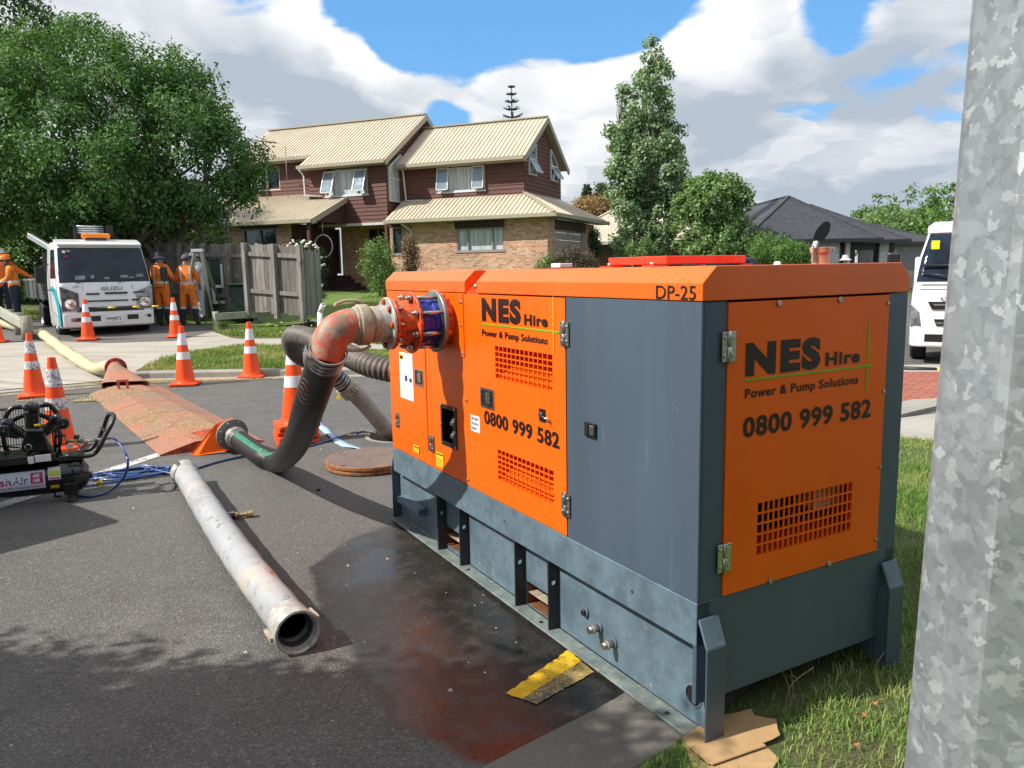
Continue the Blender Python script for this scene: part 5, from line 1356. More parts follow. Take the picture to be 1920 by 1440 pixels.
# belt guard: wire grille with its flywheel behind
mb = MB(); x0, x1 = cl(-700, 200, .20).x, cl(640, 170, .20).x; z0, z1 = cl(100, 770, .20).z, cl(500, 165, .20).z
n = int((x1-x0)/.017)
for i in range(n+1): x = x0+(x1-x0)*i/n; mb.box((x-.0022, .198, z0), (x+.0022, .202, z1-.0), M_dark)
for j in range(6): z = z0+(z1-z0)*j/5; mb.box((x0, .1965, z-.003), (x1, .2035, z+.003), M_dark)
for j in range(2): mb.box((x0, .19, z0-.01 if j == 0 else z1-.002), (x1, .26, z0 if j == 0 else z1+.008), M_dark)
mb.box((x1-.004, .19, z0), (x1+.004, .26, z1), M_dark)
mb.build('belt_guard', comp)
mb = MB(); c = cl(420, 560, .17); mb.lathe([(.19, .0), (.2, .005), (.2, .035), (.19, .04), (.17, .038), (.17, .002), (.19, 0)], c+Vector((0, -.02, 0)), (0, 1, 0), M_blk, 40)
for k in range(5): an = 2*math.pi*k/5+.3; mb.beam(c, c+Vector((math.cos(an)*.18, 0, math.sin(an)*.18)), .03, .012, M_blk, up=(0, 1, 0))
mb.build('flywheel', comp)
mb = MB(); mb.cyl(cl(-350, 560, .0), cl(-350, 560, .0)+Vector((0, .2, 0)), .10, M_blk, seg=28); mb.build('motor', comp)
for k, (a, b) in enumerate((((-300, 480), (230, 560)), ((-300, 650), (250, 680)))):
    MB().beam(cl(*a, .16), cl(*b, .16), .012, .010, M_dark).build('drive_belt', comp)
# gauges and valves
def gauge(x, y, off, r):
    c = cl(x, y, off); mb = MB(); mb.lathe([(0, .02), (r, .02), (r*1.08, .012), (r*1.08, -.012), (r*.92, -.014), (r*.92, -.008)], c, (0, 1, 0), M_chrome, 24); mb.lathe([(0, -.009), (r*.92, -.009)], c, (0, 1, 0), M_stk, 24)
    mb.beam(c+Vector((-.004, -.011, -.004)), c+Vector((r*.5, -.011, r*.5)), .002, .002, M_dark); return mb.build('pressure_gauge', comp)
gauge(898, 660, -.06, cl(940, 660, -.06).x-cl(898, 660, -.06).x); gauge(1035, 605, -.02, .030)
mb = MB(); mb.tube([cl(903, 700, -.05), cl(915, 770, -.05)], .007, M_brass, 8); mb.tube([cl(860, 600, -.04), cl(1000, 590, -.04)], .012, M_brass, 10); mb.tube([cl(850, 540, -.04), cl(870, 640, -.04)], .011, M_brass, 10); mb.tube([cl(700, 540, -.02), cl(830, 520, -.03), cl(850, 560, -.04)], .008, M_dark, 8); mb.tube([cl(700, 680, -.02), cl(860, 620, -.04)], .006, M_dark, 8)
mb.tube([cl(715, 440, 0), cl(715, 740, 0)], .009, M_dark, 8); mb.tube([cl(760, 430, 0), cl(770, 745, 0)], .009, M_dark, 8); mb.build('pipework', comp)
mb = MB(); mb.tube([cl(985, 520, -.02), cl(990, 575, -.02)], .020, M_dark, 12); mb.tube([cl(985, 575, -.02), cl(1050, 600, -.02)], .019, M_brass, 10); mb.tube([cl(1050, 600, -.02), cl(1110, 602, -.02)], .014, M_ss, 10); mb.build('regulator', comp)
mb = MB(); a = cl(1110, 602, -.02); b = Ic @ atY(203, 822, 5.98); mb.tube([a, a.lerp(b, .5)], .010, M_ss, 10); mb.tube([a.lerp(b, .45), a.lerp(b, .75)], .015, M_ss, 10); mb.tube([a.lerp(b, .7), b], .010, M_ss, 10); mb.build('hose_connector', comp)
# handle
hpth = [cl(850, 790, -.12), cl(1050, 795, -.12), cl(1190, 775, -.12), cl(1270, 700, -.12), cl(1350, 540, -.12), cl(1440, 370, -.10), cl(1468, 280, -.05), cl(1430, 245, .02), cl(1385, 275, .07), cl(1330, 430, .11), cl(1255, 590, .12), cl(1190, 680, .12), cl(1130, 715, .12), cl(1000, 718, .12)]
mb = MB(); mb.tube(spline(hpth, .02), .0155, M_dark, 14); mb.build('handle', comp)
MB().beam(cl(1305, 425, .1), cl(1370, 470, -.11), .03, .006, M_dark).build('handle_brace', comp)
# foot with rubber
xf = cl(915, 1200, -.10).x; zf = tz-TR*.8
mb = MB(); mb.box((xf-.045, -.13, .07), (xf+.045, -.10, zf+.06), M_blk); mb.box((xf-.045, .10, .07), (xf+.045, .13, zf+.06), M_blk); mb.box((xf-.045, -.13, .055), (xf+.045, .13, .075), M_blk); mb.build('foot_bracket', comp, .003)
for y in (-.115, .115): MB().lathe([(.0, 0), (.034, 0), (.036, .012), (.024, .03), (.024, .058)], (xf, y, 0), (0, 0, 1), M_rub, 18).build('rubber_foot', comp)
xd_ = cl(700, 1270, -.02).x; mb = MB(); mb.tube([(xd_, 0, tz-TR), (xd_, 0, tz-TR-.03), (xd_+.04, 0, tz-TR-.035)], .008, M_dark, 8); mb.build('drain_tap', comp)
for xw in (-1.0,): MB().lathe([(.03, -.03), (.10, -.03), (.11, -.02), (.11, .02), (.10, .03), (.03, .03)], (xw, -.17, .11), (0, 1, 0), M_rub, 28).build('wheel', comp)
# labels wrapped on the tank
def tankwarp(x0_, zc):
    def f(p, x, y):
        ang = (p.z-tz)/TR
        return Vector((p.x, -math.cos(ang)*(TR+(-p.y)-0)*1.0 if False else -(TR+.0012+p.y*0+.0)*math.cos(ang)-(.0008 if True else 0), tz+(TR+.002)*math.sin(ang)))
    return f
def tankpatch(xa, xb, za, zb, m, name, lift=.0010):
    mb = MB(); vs = []; n = 10
    for i in range(n+1):
        a = (za+(zb-za)*i/n-tz)/TR
        for x in (xa, xb): vs.append((x, -(TR+lift)*math.cos(a), tz+(TR+lift)*math.sin(a)))
    mb.add(vs, [(2*i, 2*i+1, 2*i+3, 2*i+2) for i in range(n)], m, True); return mb
M_lblue = mat('label_blue_white', (.60, .68, .80), .4, var=.03); M_mag = mat('label_magenta', (.42, .02, .12), .4); M_slate = mat('label_slate', (.10, .16, .18), .4); M_lime = mat('label_lime', (.50, .62, .06), .4)
def arc(z_px, x_px): # arc-length height on the tank for a pixel row
    d = cl(x_px, z_px, -TR).z-tz; return tz+max(-1.5, min(1.5, d/TR))*TR*1.0
la, lb = cl(-330, 1100, -TR).x, cl(578, 1080, -TR).x; lz0, lz1 = arc(1200, 578), arc(962, 578)
lab = tankpatch(la, lb, lz0, lz1, M_lblue, 'maker_label').build('maker_label', comp)
def tanktext(txt, x, z, w, h, m, name, bold=.03, lift=.0022):
    vs, fs = text_mesh(txt, w, h, bold); out = []
    for a, b, c in vs:
        an = (z+b-tz)/TR; out.append((x+a, -(TR+lift)*math.cos(an), tz+(TR+lift)*math.sin(an)))
    mb = MB(); mb.add(out, fs, m); return mb.build(name, lab)
hh = lz1-lz0
tanktext('sh', cl(-10, 1100, -TR).x, lz0+hh*.33, cl(135, 1100, -TR).x-cl(-10, 1100, -TR).x, hh*.40, M_mag, 'lettering', .02)
tanktext('Air', cl(150, 1100, -TR).x, lz0+hh*.33, cl(365, 1100, -TR).x-cl(150, 1100, -TR).x, hh*.40, M_slate, 'lettering', .02)
tanktext('Industrial Air Compressors', cl(-190, 1100, -TR).x, lz0+hh*.08, cl(560, 1100, -TR).x-cl(-190, 1100, -TR).x, hh*.15, M_mag, 'lettering', .01)
mbk = tankpatch(cl(392, 1080, -TR).x, cl(550, 1060, -TR).x, lz0+hh*.30, lz0+hh*.88, M_mag, 'badge', .0018); mbk.build('badge', lab)
tanktext('ASK', cl(415, 1040, -TR).x, lz0+hh*.62, .048, hh*.18, M_stk, 'lettering', .03, .0030); tanktext('AIR', cl(415, 1080, -TR).x, lz0+hh*.37, .050, hh*.19, M_stk, 'lettering', .03, .0030)
s2 = tankpatch(cl(612, 1000, -TR).x, cl(775, 1000, -TR).x, arc(1090, 700), arc(925, 700), M_stk, 'x'); s2o = s2.build('safety_label', comp)
za_, zb_ = arc(1090, 700), arc(925, 700); tankpatch(cl(622, 1000, -TR).x, cl(765, 1000, -TR).x, za_+.25*(zb_-za_), za_+.70*(zb_-za_), M_lime, 'x', .002).build('lime_panel', s2o)
tankpatch(cl(622, 1000, -TR).x, cl(765, 1000, -TR).x, za_+.05*(zb_-za_), za_+.16*(zb_-za_), M_mag, 'x', .002).build('red_strip', s2o)
tankpatch(cl(650, 1200, -TR).x, cl(765, 1200, -TR).x, arc(1215, 700), arc(1165, 700), M_yel, 'x').build('warning_label', comp)

# ------------------------------------------------------------------ galvanised pole (octagonal, tapered)
def galv_mat():
    m, t, b = newmat('spangled_galvanised'); co = t.coord('Object'); wp = t.vmath('ADD', co, t.vmath('SCALE', t.noise(co, 45, 5, .65, out=1), scale=.035))
    v1 = t.voro(wp, 95, 'F1', out=1); v2 = t.voro(wp, 48, 'F1', out=1)
    s1 = t.new('ShaderNodeSeparateColor', i_Color=v1); s2 = t.new('ShaderNodeSeparateColor', i_Color=v2)
    n_ = t.noise(co, 5, 4, .6); k = t.math('ADD', t.math('MULTIPLY', s1.outputs[0], .6), t.math('MULTIPLY', s2.outputs[1], .4))
    hi = t.ramp(s1.outputs[2], (.88, .94))
    c = t.mix(t.ramp(k, (.15, .85)), (.285, .305, .32), (.365, .39, .405)); c = t.mix(t.math('MULTIPLY', hi, .5), c, (.56, .58, .57))
    c = t.vmath('SCALE', c, scale=t.ramp(n_, (.3, .7, .88, 1.1)))
    t.set(b.inputs['Base Color'], c); b.inputs['Metallic'].default_value = .55; t.set(b.inputs['Roughness'], t.ramp(s1.outputs[1], (0, 1, .42, .62)))
    nv = t.vmath('SUBTRACT', v1, (.5, .5, .5)); geo = t.n.new('ShaderNodeNewGeometry')
    t.set(b.inputs['Normal'], t.vmath('NORMALIZE', t.vmath('ADD', geo.outputs['Normal'], t.vmath('SCALE', nv, scale=.13)))); return m
M_spang = galv_mat()
root = thing('lamp_post', 'tapered galvanised steel post filling the right edge of the view', 'post', (.512, .775, 0), rad(0)); root.rotation_euler[1] = rad(.9)
mb = MB(); K = 8; rows = []
for z in np.linspace(.01, 7.5, 26):
    R_o = .113-.0100*z; ring = []
    for k in range(K):
        a0 = 2*math.pi*k/K+rad(37)
        for da in (-.05, .05):                # rounded arrises
            ring.append((R_o*math.cos(a0+da)*1.0, R_o*math.sin(a0+da), z))
    rows.append(ring)
n2 = 2*K
mb.add([p for r_ in rows for p in r_], [(i*n2+k, i*n2+(k+1) % n2, (i+1)*n2+(k+1) % n2, (i+1)*n2+k) for i in range(len(rows)-1) for k in range(n2)], M_spang, False)
mb.build('shaft', root)
mb = MB(); mb.lathe([(.0, .03), (.17, .03), (.17, .012), (.0, .012)], (0, 0, 0), (0, 0, 1), M_galv, 8); mb.build('base_plate', root)
mb = MB(); mb.tube(spline([(0, 0, 7.5), (0, 0, 7.9), (-.3, .2, 8.2), (-1.0, .7, 8.35)], .1), .035, M_galv, 10); mb.build('outreach_arm', root)
mb = MB(); mb.box((-1.5, .55, 8.28), (-.95, .85, 8.42), M_flgry); mb.build('lantern', root, .03, seg=2)

# small white vent pipe on the far verge
vp = gnd(600, 665)
root = thing('vent_pipe', 'thin white plastic pipe with a bent top on the far verge beside the red elbow', 'pipe', vp)
vt = atY(600, 585, vp.y); vt2 = atY(606, 571, vp.y-.05)
mb = MB(); mb.tube([(0, 0, 0), tuple(vt-vp)], .055 if False else .048, M_white, 14); mb.tube([tuple(vt-vp), tuple(vt2-vp)], .048, M_white, 14); mb.build('pipe_bend', root)
mb = MB(); d_ = (vt2-vt).normalized(); mb.lathe([(0, .002), (.030, .002)], tuple(vt2-vp), tuple(d_), M_dark, 12); mb.build('opening', root)
mt = gnd(580, 612)
root = thing('water_meter', 'small black and white meter on the grass beside the fence end', 'water meter', mt)
mb = MB(); mb.box((-.12, -.08, 0), (.0, .08, .18), M_dark); mb.box((.02, -.06, 0), (.14, .06, .12), M_dark); mb.cyl((.08, 0, .12), (.08, 0, .17), .05, M_stk, seg=14); mb.box((-.13, -.03, .1), (-.02, -.085, .17), M_stk); mb.build('meter_body', root, .01)
# ------------------------------------------------------------------ main house (local x = to the right, y = into depth, z from datum 0)
def brick_mat(name, c1, c2, mortar, w=.23, h=.086, ms=.011, var=.25):
    m, t, b = newmat(name); co = t.coord('Object')
    sp = t.new('ShaderNodeSeparateXYZ', i_Vector=co); u = t.math('ADD', sp.outputs[0], sp.outputs[1])
    v = t.new('ShaderNodeCombineXYZ', i_0=u, i_1=sp.outputs[2])
    br = t.new('ShaderNodeTexBrick', i_Vector=v.outputs[0], i_Scale=1.0); br.offset = .5
    t.set(br.inputs['Color1'], c1); t.set(br.inputs['Color2'], c2); t.set(br.inputs['Mortar'], mortar)
    br.inputs['Mortar Size'].default_value = ms; br.inputs['Brick Width'].default_value = w; br.inputs['Row Height'].default_value = h; br.inputs['Bias'].default_value = 0
    n_ = t.noise(co, 14, 4, .7); n2 = t.noise(co, .7, 4, .6)
    c = t.vmath('SCALE', br.outputs[0], scale=t.ramp(n_, (.3, .7, 1-var, 1+var))); c = t.vmath('SCALE', c, scale=t.ramp(n2, (.3, .7, .88, 1.1)))
    t.set(b.inputs['Base Color'], c); b.inputs['Roughness'].default_value = .9; t.set(b.inputs['Normal'], t.bump(br.outputs[1], .01, -.6)); return m
M_brick = brick_mat('tan_brick', (.62, .36, .225), (.36, .155, .095), (.52, .41, .31))
M_brickw = brick_mat('white_brick', (.56, .57, .56), (.48, .49, .48), (.42, .42, .41), .4, .1)
def board_mat():
    m, t, b = newmat('stained_weatherboard'); co = t.coord('Object'); q = t.vmath('MULTIPLY', co, (1, 1, 14)); n_ = t.noise(q, 1.5, 5, .65)
    c = t.mix(t.ramp(n_, (.3, .7)), (.092, .033, .025), (.145, .053, .038)); t.set(b.inputs['Base Color'], c); b.inputs['Roughness'].default_value = .65; return m
M_board = board_mat()
def roof_mat(name, col, pitch=.2, axis=0, rough=.5):
    m, t, b = newmat(name); co = t.coord('Object'); n_ = t.noise(co, .8, 5, .6); n2 = t.noise(t.vmath('MULTIPLY', co, (1, .2, .2)), 7, 4, .6)
    c = t.vmath('SCALE', col, scale=t.ramp(n_, (.3, .7, .9, 1.06))); c = t.vmath('SCALE', c, scale=t.ramp(n2, (.3, .7, .93, 1.04)))
    t.set(b.inputs['Base Color'], c); b.inputs['Roughness'].default_value = rough; return m
M_roof = roof_mat('beige_ribbed_steel', (.58, .495, .375)); M_roofg = mat('beige_rib_strip', (.30, .245, .165), .6)
M_gut = mat('gutter_taupe', (.36, .32, .24), .5, var=.06)
M_trim = mat('brown_trim', (.05, .022, .022), .6, var=.15)
M_glass = mat('window_glass', (.02, .025, .03), .06, var=.1, spec=.8)
M_win = mat('white_joinery', (.62, .62, .62), .4, var=.03)
M_winb = mat('bronze_joinery', (.30, .27, .25), .4, var=.05)
def curtain_mat():
    m, t, b = newmat('net_curtain'); co = t.coord('Object'); n_ = t.noise(t.vmath('MULTIPLY', co, (1, 1, .05)), 11, 3, .6)
    c = t.mix(t.ramp(n_, (.3, .7)), (.34, .37, .42), (.66, .69, .72)); t.set(b.inputs['Base Color'], c); b.inputs['Roughness'].default_value = .5; b.inputs['Coat Weight'].default_value = .5; b.inputs['Coat Roughness'].default_value = .05; return m
M_curt = curtain_mat()
M_gdoor = mat('garage_door_paint', (.34, .30, .28), .5, var=.05)
M_dpipe = mat('white_downpipe', (.60, .58, .56), .4, var=.03)
hr = ray(-2600, 571); hL = Vector((hr.x, hr.y, 0)).normalized(); hN = Vector((-hL.y, hL.x, 0)); hN = hN if hN.y > 0 else -hN
hc = atY(1027, 500, 30.5); hc.z = 0
house = thing('brick_house', 'two storey brick and dark red weatherboard house with beige ribbed steel roofs', 'house', hc, math.atan2(-hL.y, -hL.x))
GZ = .86
def hbx(s0, s1, t0, t1, z0, z1): return (-s1, t0, z0), (-s0, t1, z1)
def wall_cut(name, axis, c, a0, a1, z0, z1, m, holes=(), th=.12, par=house, sg=1):
    """vertical wall in plane axis=c running a0..a1; holes (a0,a1,z0,z1) are real openings"""
    As = sorted({a0, a1, *[h[i] for h in holes for i in (0, 1)]}); Zs = sorted({z0, z1, *[h[i] for h in holes for i in (2, 3)]}); mb = MB()
    for i in range(len(As)-1):
        for j in range(len(Zs)-1):
            ca_, cz = (As[i]+As[i+1])/2, (Zs[j]+Zs[j+1])/2
            if any(h[0] < ca_ < h[1] and h[2] < cz < h[3] for h in holes): continue
            if axis == 'y': mb.box((As[i], c, Zs[j]), (As[i+1], c+th*sg, Zs[j+1]), m)
            else: mb.box((c, As[i], Zs[j]), (c+th*sg, As[i+1], Zs[j+1]), m)
    bm_o = mb.build(name, par, weld=True); return bm_o
def window(par, axis, c, a0, a1, z0, z1, mull=(), joins=None, glass=None, sg=1, fr=.05, dep=.06, name='window', transom=()):
    joins = joins or M_win; glass = glass or M_glass; mb = MB()
    def bx(p0, p1, q0, q1, d0=-.03, d1=.05, m=joins):
        if axis == 'y': mb.box((p0, c+d0*sg, q0), (p1, c+d1*sg, q1), m)
        else: mb.box((c+d0*sg, p0, q0), (c+d1*sg, p1, q1), m)
    bx(a0, a1, z1-fr, z1); bx(a0, a1, z0, z0+fr); bx(a0, a0+fr, z0+fr, z1-fr); bx(a1-fr, a1, z0+fr, z1-fr)
    for f_ in mull: x = a0+(a1-a0)*f_; bx(x-fr/2, x+fr/2, z0+fr, z1-fr)
    for f_ in transom: z = z0+(z1-z0)*f_; bx(a0+fr, a1-fr, z-fr/2, z+fr/2, -.028, .048)
    bx(a0-.04, a1+.04, z0-.05, z0-.002, -.07, .05)
    o = mb.build(name, par); mb = MB()
    if axis == 'y': mb.box((a0+fr*.5, c+.06*sg, z0+fr*.5), (a1-fr*.5, c+.075*sg, z1-fr*.5), glass)
    else: mb.box((c+.06*sg, a0+fr*.5, z0+fr*.5), (c+.075*sg, a1-fr*.5, z1-fr*.5), glass)
    mb.build('pane', o); return o
def awning(par, axis, c, a0, a1, z0, z1, ang=20, sg=1, m=None):
    """open top-hung sash swung outwards at its lower edge"""
    mb = MB(); L = z1-z0; dz = L*math.cos(rad(ang)); dy = -L*math.sin(rad(ang))*sg; f_ = .045
    def pt(a, k): return (a, c-.04*sg+dy*k, z1-dz*k) if axis == 'y' else (c-.04*sg+dy*k, a, z1-dz*k)
    up = (0, -1*sg, 0) if axis == 'y' else (-1*sg, 0, 0)
    for a_, b_ in ((pt(a0, 0), pt(a1, 0)), (pt(a0, 1), pt(a1, 1)), (pt(a0, 0), pt(a0, 1)), (pt(a1, 0), pt(a1, 1))): mb.beam(a_, b_, f_, f_, M_win, up=up)
    o = mb.build('sash', par); mb = MB(); mb.add([pt(a0, .02), pt(a1, .02), pt(a1, .98), pt(a0, .98)], [(0, 1, 2, 3)], M_skyglass); mb.build('sash_pane', o); return o
M_skyglass = mat('reflecting_glass', (.22, .27, .33), .08, var=.15, vscale=2, spec=.8)
def wb(axis, c, a0, a1, z0, z1, holes=(), sg=1, name='weatherboard_wall', gable=None):
    """weatherboards: lapped boards with real overlap; gable = (apex a, apex z) clips them to a triangle above z1"""
    mb = MB(); z = z0; H_ = .165
    zt = gable[1] if gable else z1
    def emit(p0, p1, q0, q1):
        if p1-p0 < .01: return
        lo, hi = .0, .022
        if axis == 'y': mb.add([(p0, c-hi*sg, q0), (p1, c-hi*sg, q0), (p1, c-lo*sg, q1), (p0, c-lo*sg, q1), (p0, c+.03*sg, q0), (p1, c+.03*sg, q0)], [(0, 1, 2, 3), (4, 5, 1, 0)], M_board)
        else: mb.add([(c-hi*sg, p0, q0), (c-hi*sg, p1, q0), (c-lo*sg, p1, q1), (c-lo*sg, p0, q1), (c+.03*sg, p0, q0), (c+.03*sg, p1, q0)], [(0, 1, 2, 3), (4, 5, 1, 0)], M_board)
    while z < zt-.01:
        q1 = min(z+H_, zt); l, r_ = a0, a1
        if gable and q1 > z1:
            k = (q1-z1)/(gable[1]-z1); l = a0+(gable[0]-a0)*k; r_ = a1+(gable[0]-a1)*k
        segs = [(l, r_)]
        for h in holes:
            if h[2] < (z+q1)/2 < h[3]:
                ns = []
                for p, q in segs:
                    if h[1] <= p or h[0] >= q: ns.append((p, q))
                    else: ns += [(p, max(p, h[0])), (min(q, h[1]), q)]
                segs = ns
        for p, q in segs: emit(p, q, z, q1)
        z = q1
    return mb.build(name, house)
def ribroof(name, corners, pitch=.19, th=.05, par=house, m=None, mg=None, clip=None):
    """sheet of ribbed steel: corners = eave a, eave b, ridge b, ridge a; ribs run eave to ridge"""
    m = m or M_roof; a, b_, c, d = [Vector(p) for p in corners]; mb = MB(); n_ = (b_-a).cross(d-a).normalized(); n_ = n_ if n_.z > 0 else -n_
    mb.prism([a, b_, c, d], -n_*th, m)
    W = (b_-a).length; ed = (b_-a).normalized(); up = (d-a); up = (up-ed*up.dot(ed)).normalized(); Hh = (d-a).dot(up)
    k = 1; x = pitch
    da = (d-a).dot(ed); cb = (c-a).dot(ed)
    while x < max(W, cb)-.02:
        # clip rib to quad: left edge from 0 to da, right edge from W to cb
        lo, hi = .02, Hh-.02
        if x < 0: pass
        if da > 0 and x < da: hi = min(hi, Hh*x/da)
        if cb < W and x > cb: hi = min(hi, Hh*(W-x)/(W-cb))
        if cb > W and x > W: lo = max(lo, Hh*(x-W)/(cb-W))
        if da < 0: pass
        if hi-lo > .05:
            p, q = a+ed*x+up*lo, a+ed*x+up*hi
            mb.prism([p-ed*.026, p+ed*.026, p+ed*.014+n_*.03, p-ed*.014+n_*.03], q-p, m)
            mb.prism([p+ed*.028+n_*.0015, p+ed*.046+n_*.0015, p+ed*.046+n_*.003, p+ed*.028+n_*.003], q-p, M_roofg)  # darker strip along one side of every rib, for contrast
        x += pitch
    return mb.build(name, par)
def roofline(name, pts, w_, h_, m, par=house):
    mb = MB()
    for i in range(len(pts)-1): mb.beam(pts[i], pts[i+1], w_, h_, m)
    return mb.build(name, par)
# --- ground floor, garage block
wall_cut('front_wall', 'y', 0, -7.0, 0, GZ-.2, 3.62, M_brick, [(-3.91, -1.82, 2.42, 3.62), (-6.92, -6.40, 2.38, 3.62)], .2)
wall_cut('garage_wall', 'x', 0, .201, 6.3, GZ-.2, 3.62, M_brick, [(.93, 4.95, GZ-.3, 3.5)], .2, sg=-1)
MB().box((-3.97, -.02, 3.335), (-1.78, .10, 3.62), M_trim).build('lintel_panel', house); MB().box((-7.05, -.02, 3.5), (-6.36, .10, 3.62), M_trim).build('lintel_panel', house); MB().box((-.10, .90, 3.24), (.03, 4.98, 3.62), M_trim).build('lintel_panel', house)
window(house, 'y', .04, -3.91, -1.82, 2.42, 3.33, (.245, .76), M_winb, M_curt)
window(house, 'y', .04, -6.92, -6.40, 2.38, 3.5, (), M_winb, M_glass)
mb = MB()
zz = GZ-.1
while zz < 3.2: mb.box((-.09, 1.0, zz), (-.06, 4.55, zz+.285), M_gdoor); zz += .295
gd_ = mb.build('garage_door', house, .01); MB().box((-.08, .9335, GZ-.1), (-.02, .995, 3.235), M_winb).build('door_jamb', house); MB().box((-.08, 4.56, GZ-.1), (-.02, 4.945, 3.235), M_winb).build('door_jamb', house)
# recessed entry wall
wall_cut('entry_wall', 'y', 1.2, -11.3, -7.0, GZ+.3, 3.68, M_brick, [(-8.86, -7.86, 2.45, 3.58), (-11.3, -10.25, GZ, 3.68)], .2)
window(house, 'y', 1.24, -8.86, -7.86, 2.45, 3.58, (.52,), M_winb, M_glass)
mb = MB(); mb.box((-11.3, 1.25, GZ+.3), (-10.99, 1.3, 3.68), M_trim); mb.box((-10.98, 1.22, 1.62), (-10.36, 1.26, 3.6), M_winb); o = mb.build('front_door', house, .004)
mb = MB(); mb.box((-10.92, 1.20, 1.70), (-10.42, 1.219, 3.52), M_trim)
for k in range(4): mb.box((-10.85, 1.192, 1.78+.44*k), (-10.52, 1.199, 2.14+.44*k), M_glass)
mb.build('door_leaf', o)
mb = MB()
for k, (w_, d_) in enumerate(((1.9, 1.1), (1.6, .75), (1.3, .4), (1.1, .1))): mb.box((-10.9+.0, 1.15-d_-.25, GZ+.01+.17*k), (-10.9+w_, 1.15, GZ+.01+.17*(k+1)-.005), M_trim)
mb.build('front_steps', house, .01)
wall_cut('return_wall', 'x', -7.0, .2, 1.2, GZ-.2, 3.62, M_brick, (), .18, sg=1)
MB().box((-7.22, -.04, GZ), (-7.10, .08, 3.7), mat('porch_post_red', (.10, .035, .028), .6)).build('porch_post', house)
MB().box((-9.4, -2.42, GZ), (-9.28, -2.30, 3.7), bpy.data.materials['porch_post_red']).build('porch_post', house)
# left wing
wall_cut('wing_wall', 'y', -2.1, -20, -10.55, GZ-.2, 3.72, M_brick, [(-12.92, -11.15, 2.0, 3.54), (-17.5, -16.6, 2.5, 3.5)], .2)
window(house, 'y', -2.06, -12.92, -11.15, 2.0, 3.54, (.5,), M_winb, M_glass)
window(house, 'y', -2.06, -17.5, -16.6, 2.5, 3.5, (.5,), M_winb, M_glass)
MB().box((-13.0, -2.12, 3.545), (-11.1, -2.0, 3.72), M_trim).build('lintel_panel', house)
wall_cut('wing_side_wall', 'x', -10.55, -1.9, 1.2, GZ-.2, 3.72, M_trim, (), .15, sg=-1)
# --- upper storey
wb('y', .05, -11.0, -7.1, 3.72, 6.12, [(-10.2, -8.0, 4.92, 5.98)]); 
wb('x', -7.1, .05, 6.4, 3.72, 6.05, [(.18, 1.22, 4.55, 6.6)], sg=-1, gable=(3.25, 8.35))
wb('y', .95, -16, -11.0, 4.9, 6.62, [(-14.75, -13.25, 5.5, 6.45)])
wb('y', 1.1, -7.1, -1.35, 4.4, 6.05, [(-5.28, -3.07, 4.92, 5.93)])
wb('x', -1.35, 1.1, 5.6, 4.4, 6.05, [(1.58, 2.36, 5.48, 6.3), (4.2, 5.05, 5.48, 6.3)], sg=-1, gable=(3.35, 7.75))
MB().box((-10.98, .3, 3.73), (-7.15, 6.4, 6.0), M_trim).box((-6.9, 1.4, 3.9), (-1.55, 5.55, 6.0), M_trim).box((-15.9, 1.2, 4.6), (-11.05, 5, 6.3), M_trim).build('inner_core', house)
window(house, 'y', .09, -10.2, -8.0, 4.92, 5.98, (.26, .74), M_win, M_curt); awning(house, 'y', .04, -10.15, -9.62, 5.0, 5.93); awning(house, 'y', .04, -8.57, -8.05, 5.0, 5.93)
window(house, 'y', .99, -14.75, -13.25, 5.5, 6.45, (.5,), M_win, M_glass); awning(house, 'y', .94, -14.6, -14.1, 5.55, 6.4)
window(house, 'y', 1.14, -5.28, -3.07, 4.92, 5.93, (.26, .74), M_win, M_curt); awning(house, 'y', 1.09, -5.23, -4.72, 5.0, 5.88, 9); awning(house, 'y', 1.09, -3.6, -3.12, 5.0, 5.88, 7)
# trapezoid side window
mb = MB(); P_ = [(-7.06, .2, 4.62), (-7.06, 1.2, 4.62), (-7.06, 1.2, 6.6), (-7.06, .2, 5.98)]
for i in range(4): mb.beam(P_[i], P_[(i+1) % 4], .06, .08, M_win, up=(1, 0, 0))
mb.beam((-7.06, .2, 5.55), (-7.06, 1.2, 5.55), .06, .06, M_win, up=(1, 0, 0)); o = mb.build('window', house)
mb = MB(); mb.add([(-7.085, *p[1:]) for p in P_], [(0, 1, 2, 3)], M_curt); mb.build('pane', o)
MB().box((-7.0, 1.22, 4.35), (-6.9, 1.32, 6.3), M_dpipe).build('corner_trim', house)
for y0_, y1_, flip in ((1.58, 2.36, 0), (4.2, 5.05, 1)):
    zl, zr = (6.3, 6.75) if not flip else (6.78, 6.2)
    mb = MB(); P_ = [(-1.31, y0_, 5.5), (-1.31, y1_, 5.5), (-1.31, y1_, zr), (-1.31, y0_, zl)]
    for i in range(4): mb.beam(P_[i], P_[(i+1) % 4], .05, .08, M_win, up=(1, 0, 0))
    mb.beam((-1.31, y0_, 6.12), (-1.31, y1_, 6.12), .05, .05, M_win, up=(1, 0, 0)); o = mb.build('window', house)
    mb = MB(); mb.add([(-1.335, *p[1:]) for p in P_], [(0, 1, 2, 3)], M_glass if flip else M_skyglass); mb.build('pane', o)
    awning(house, 'x', -1.33, y0_+.04, y1_-.04, 5.52, 6.10, 30, sg=-1)
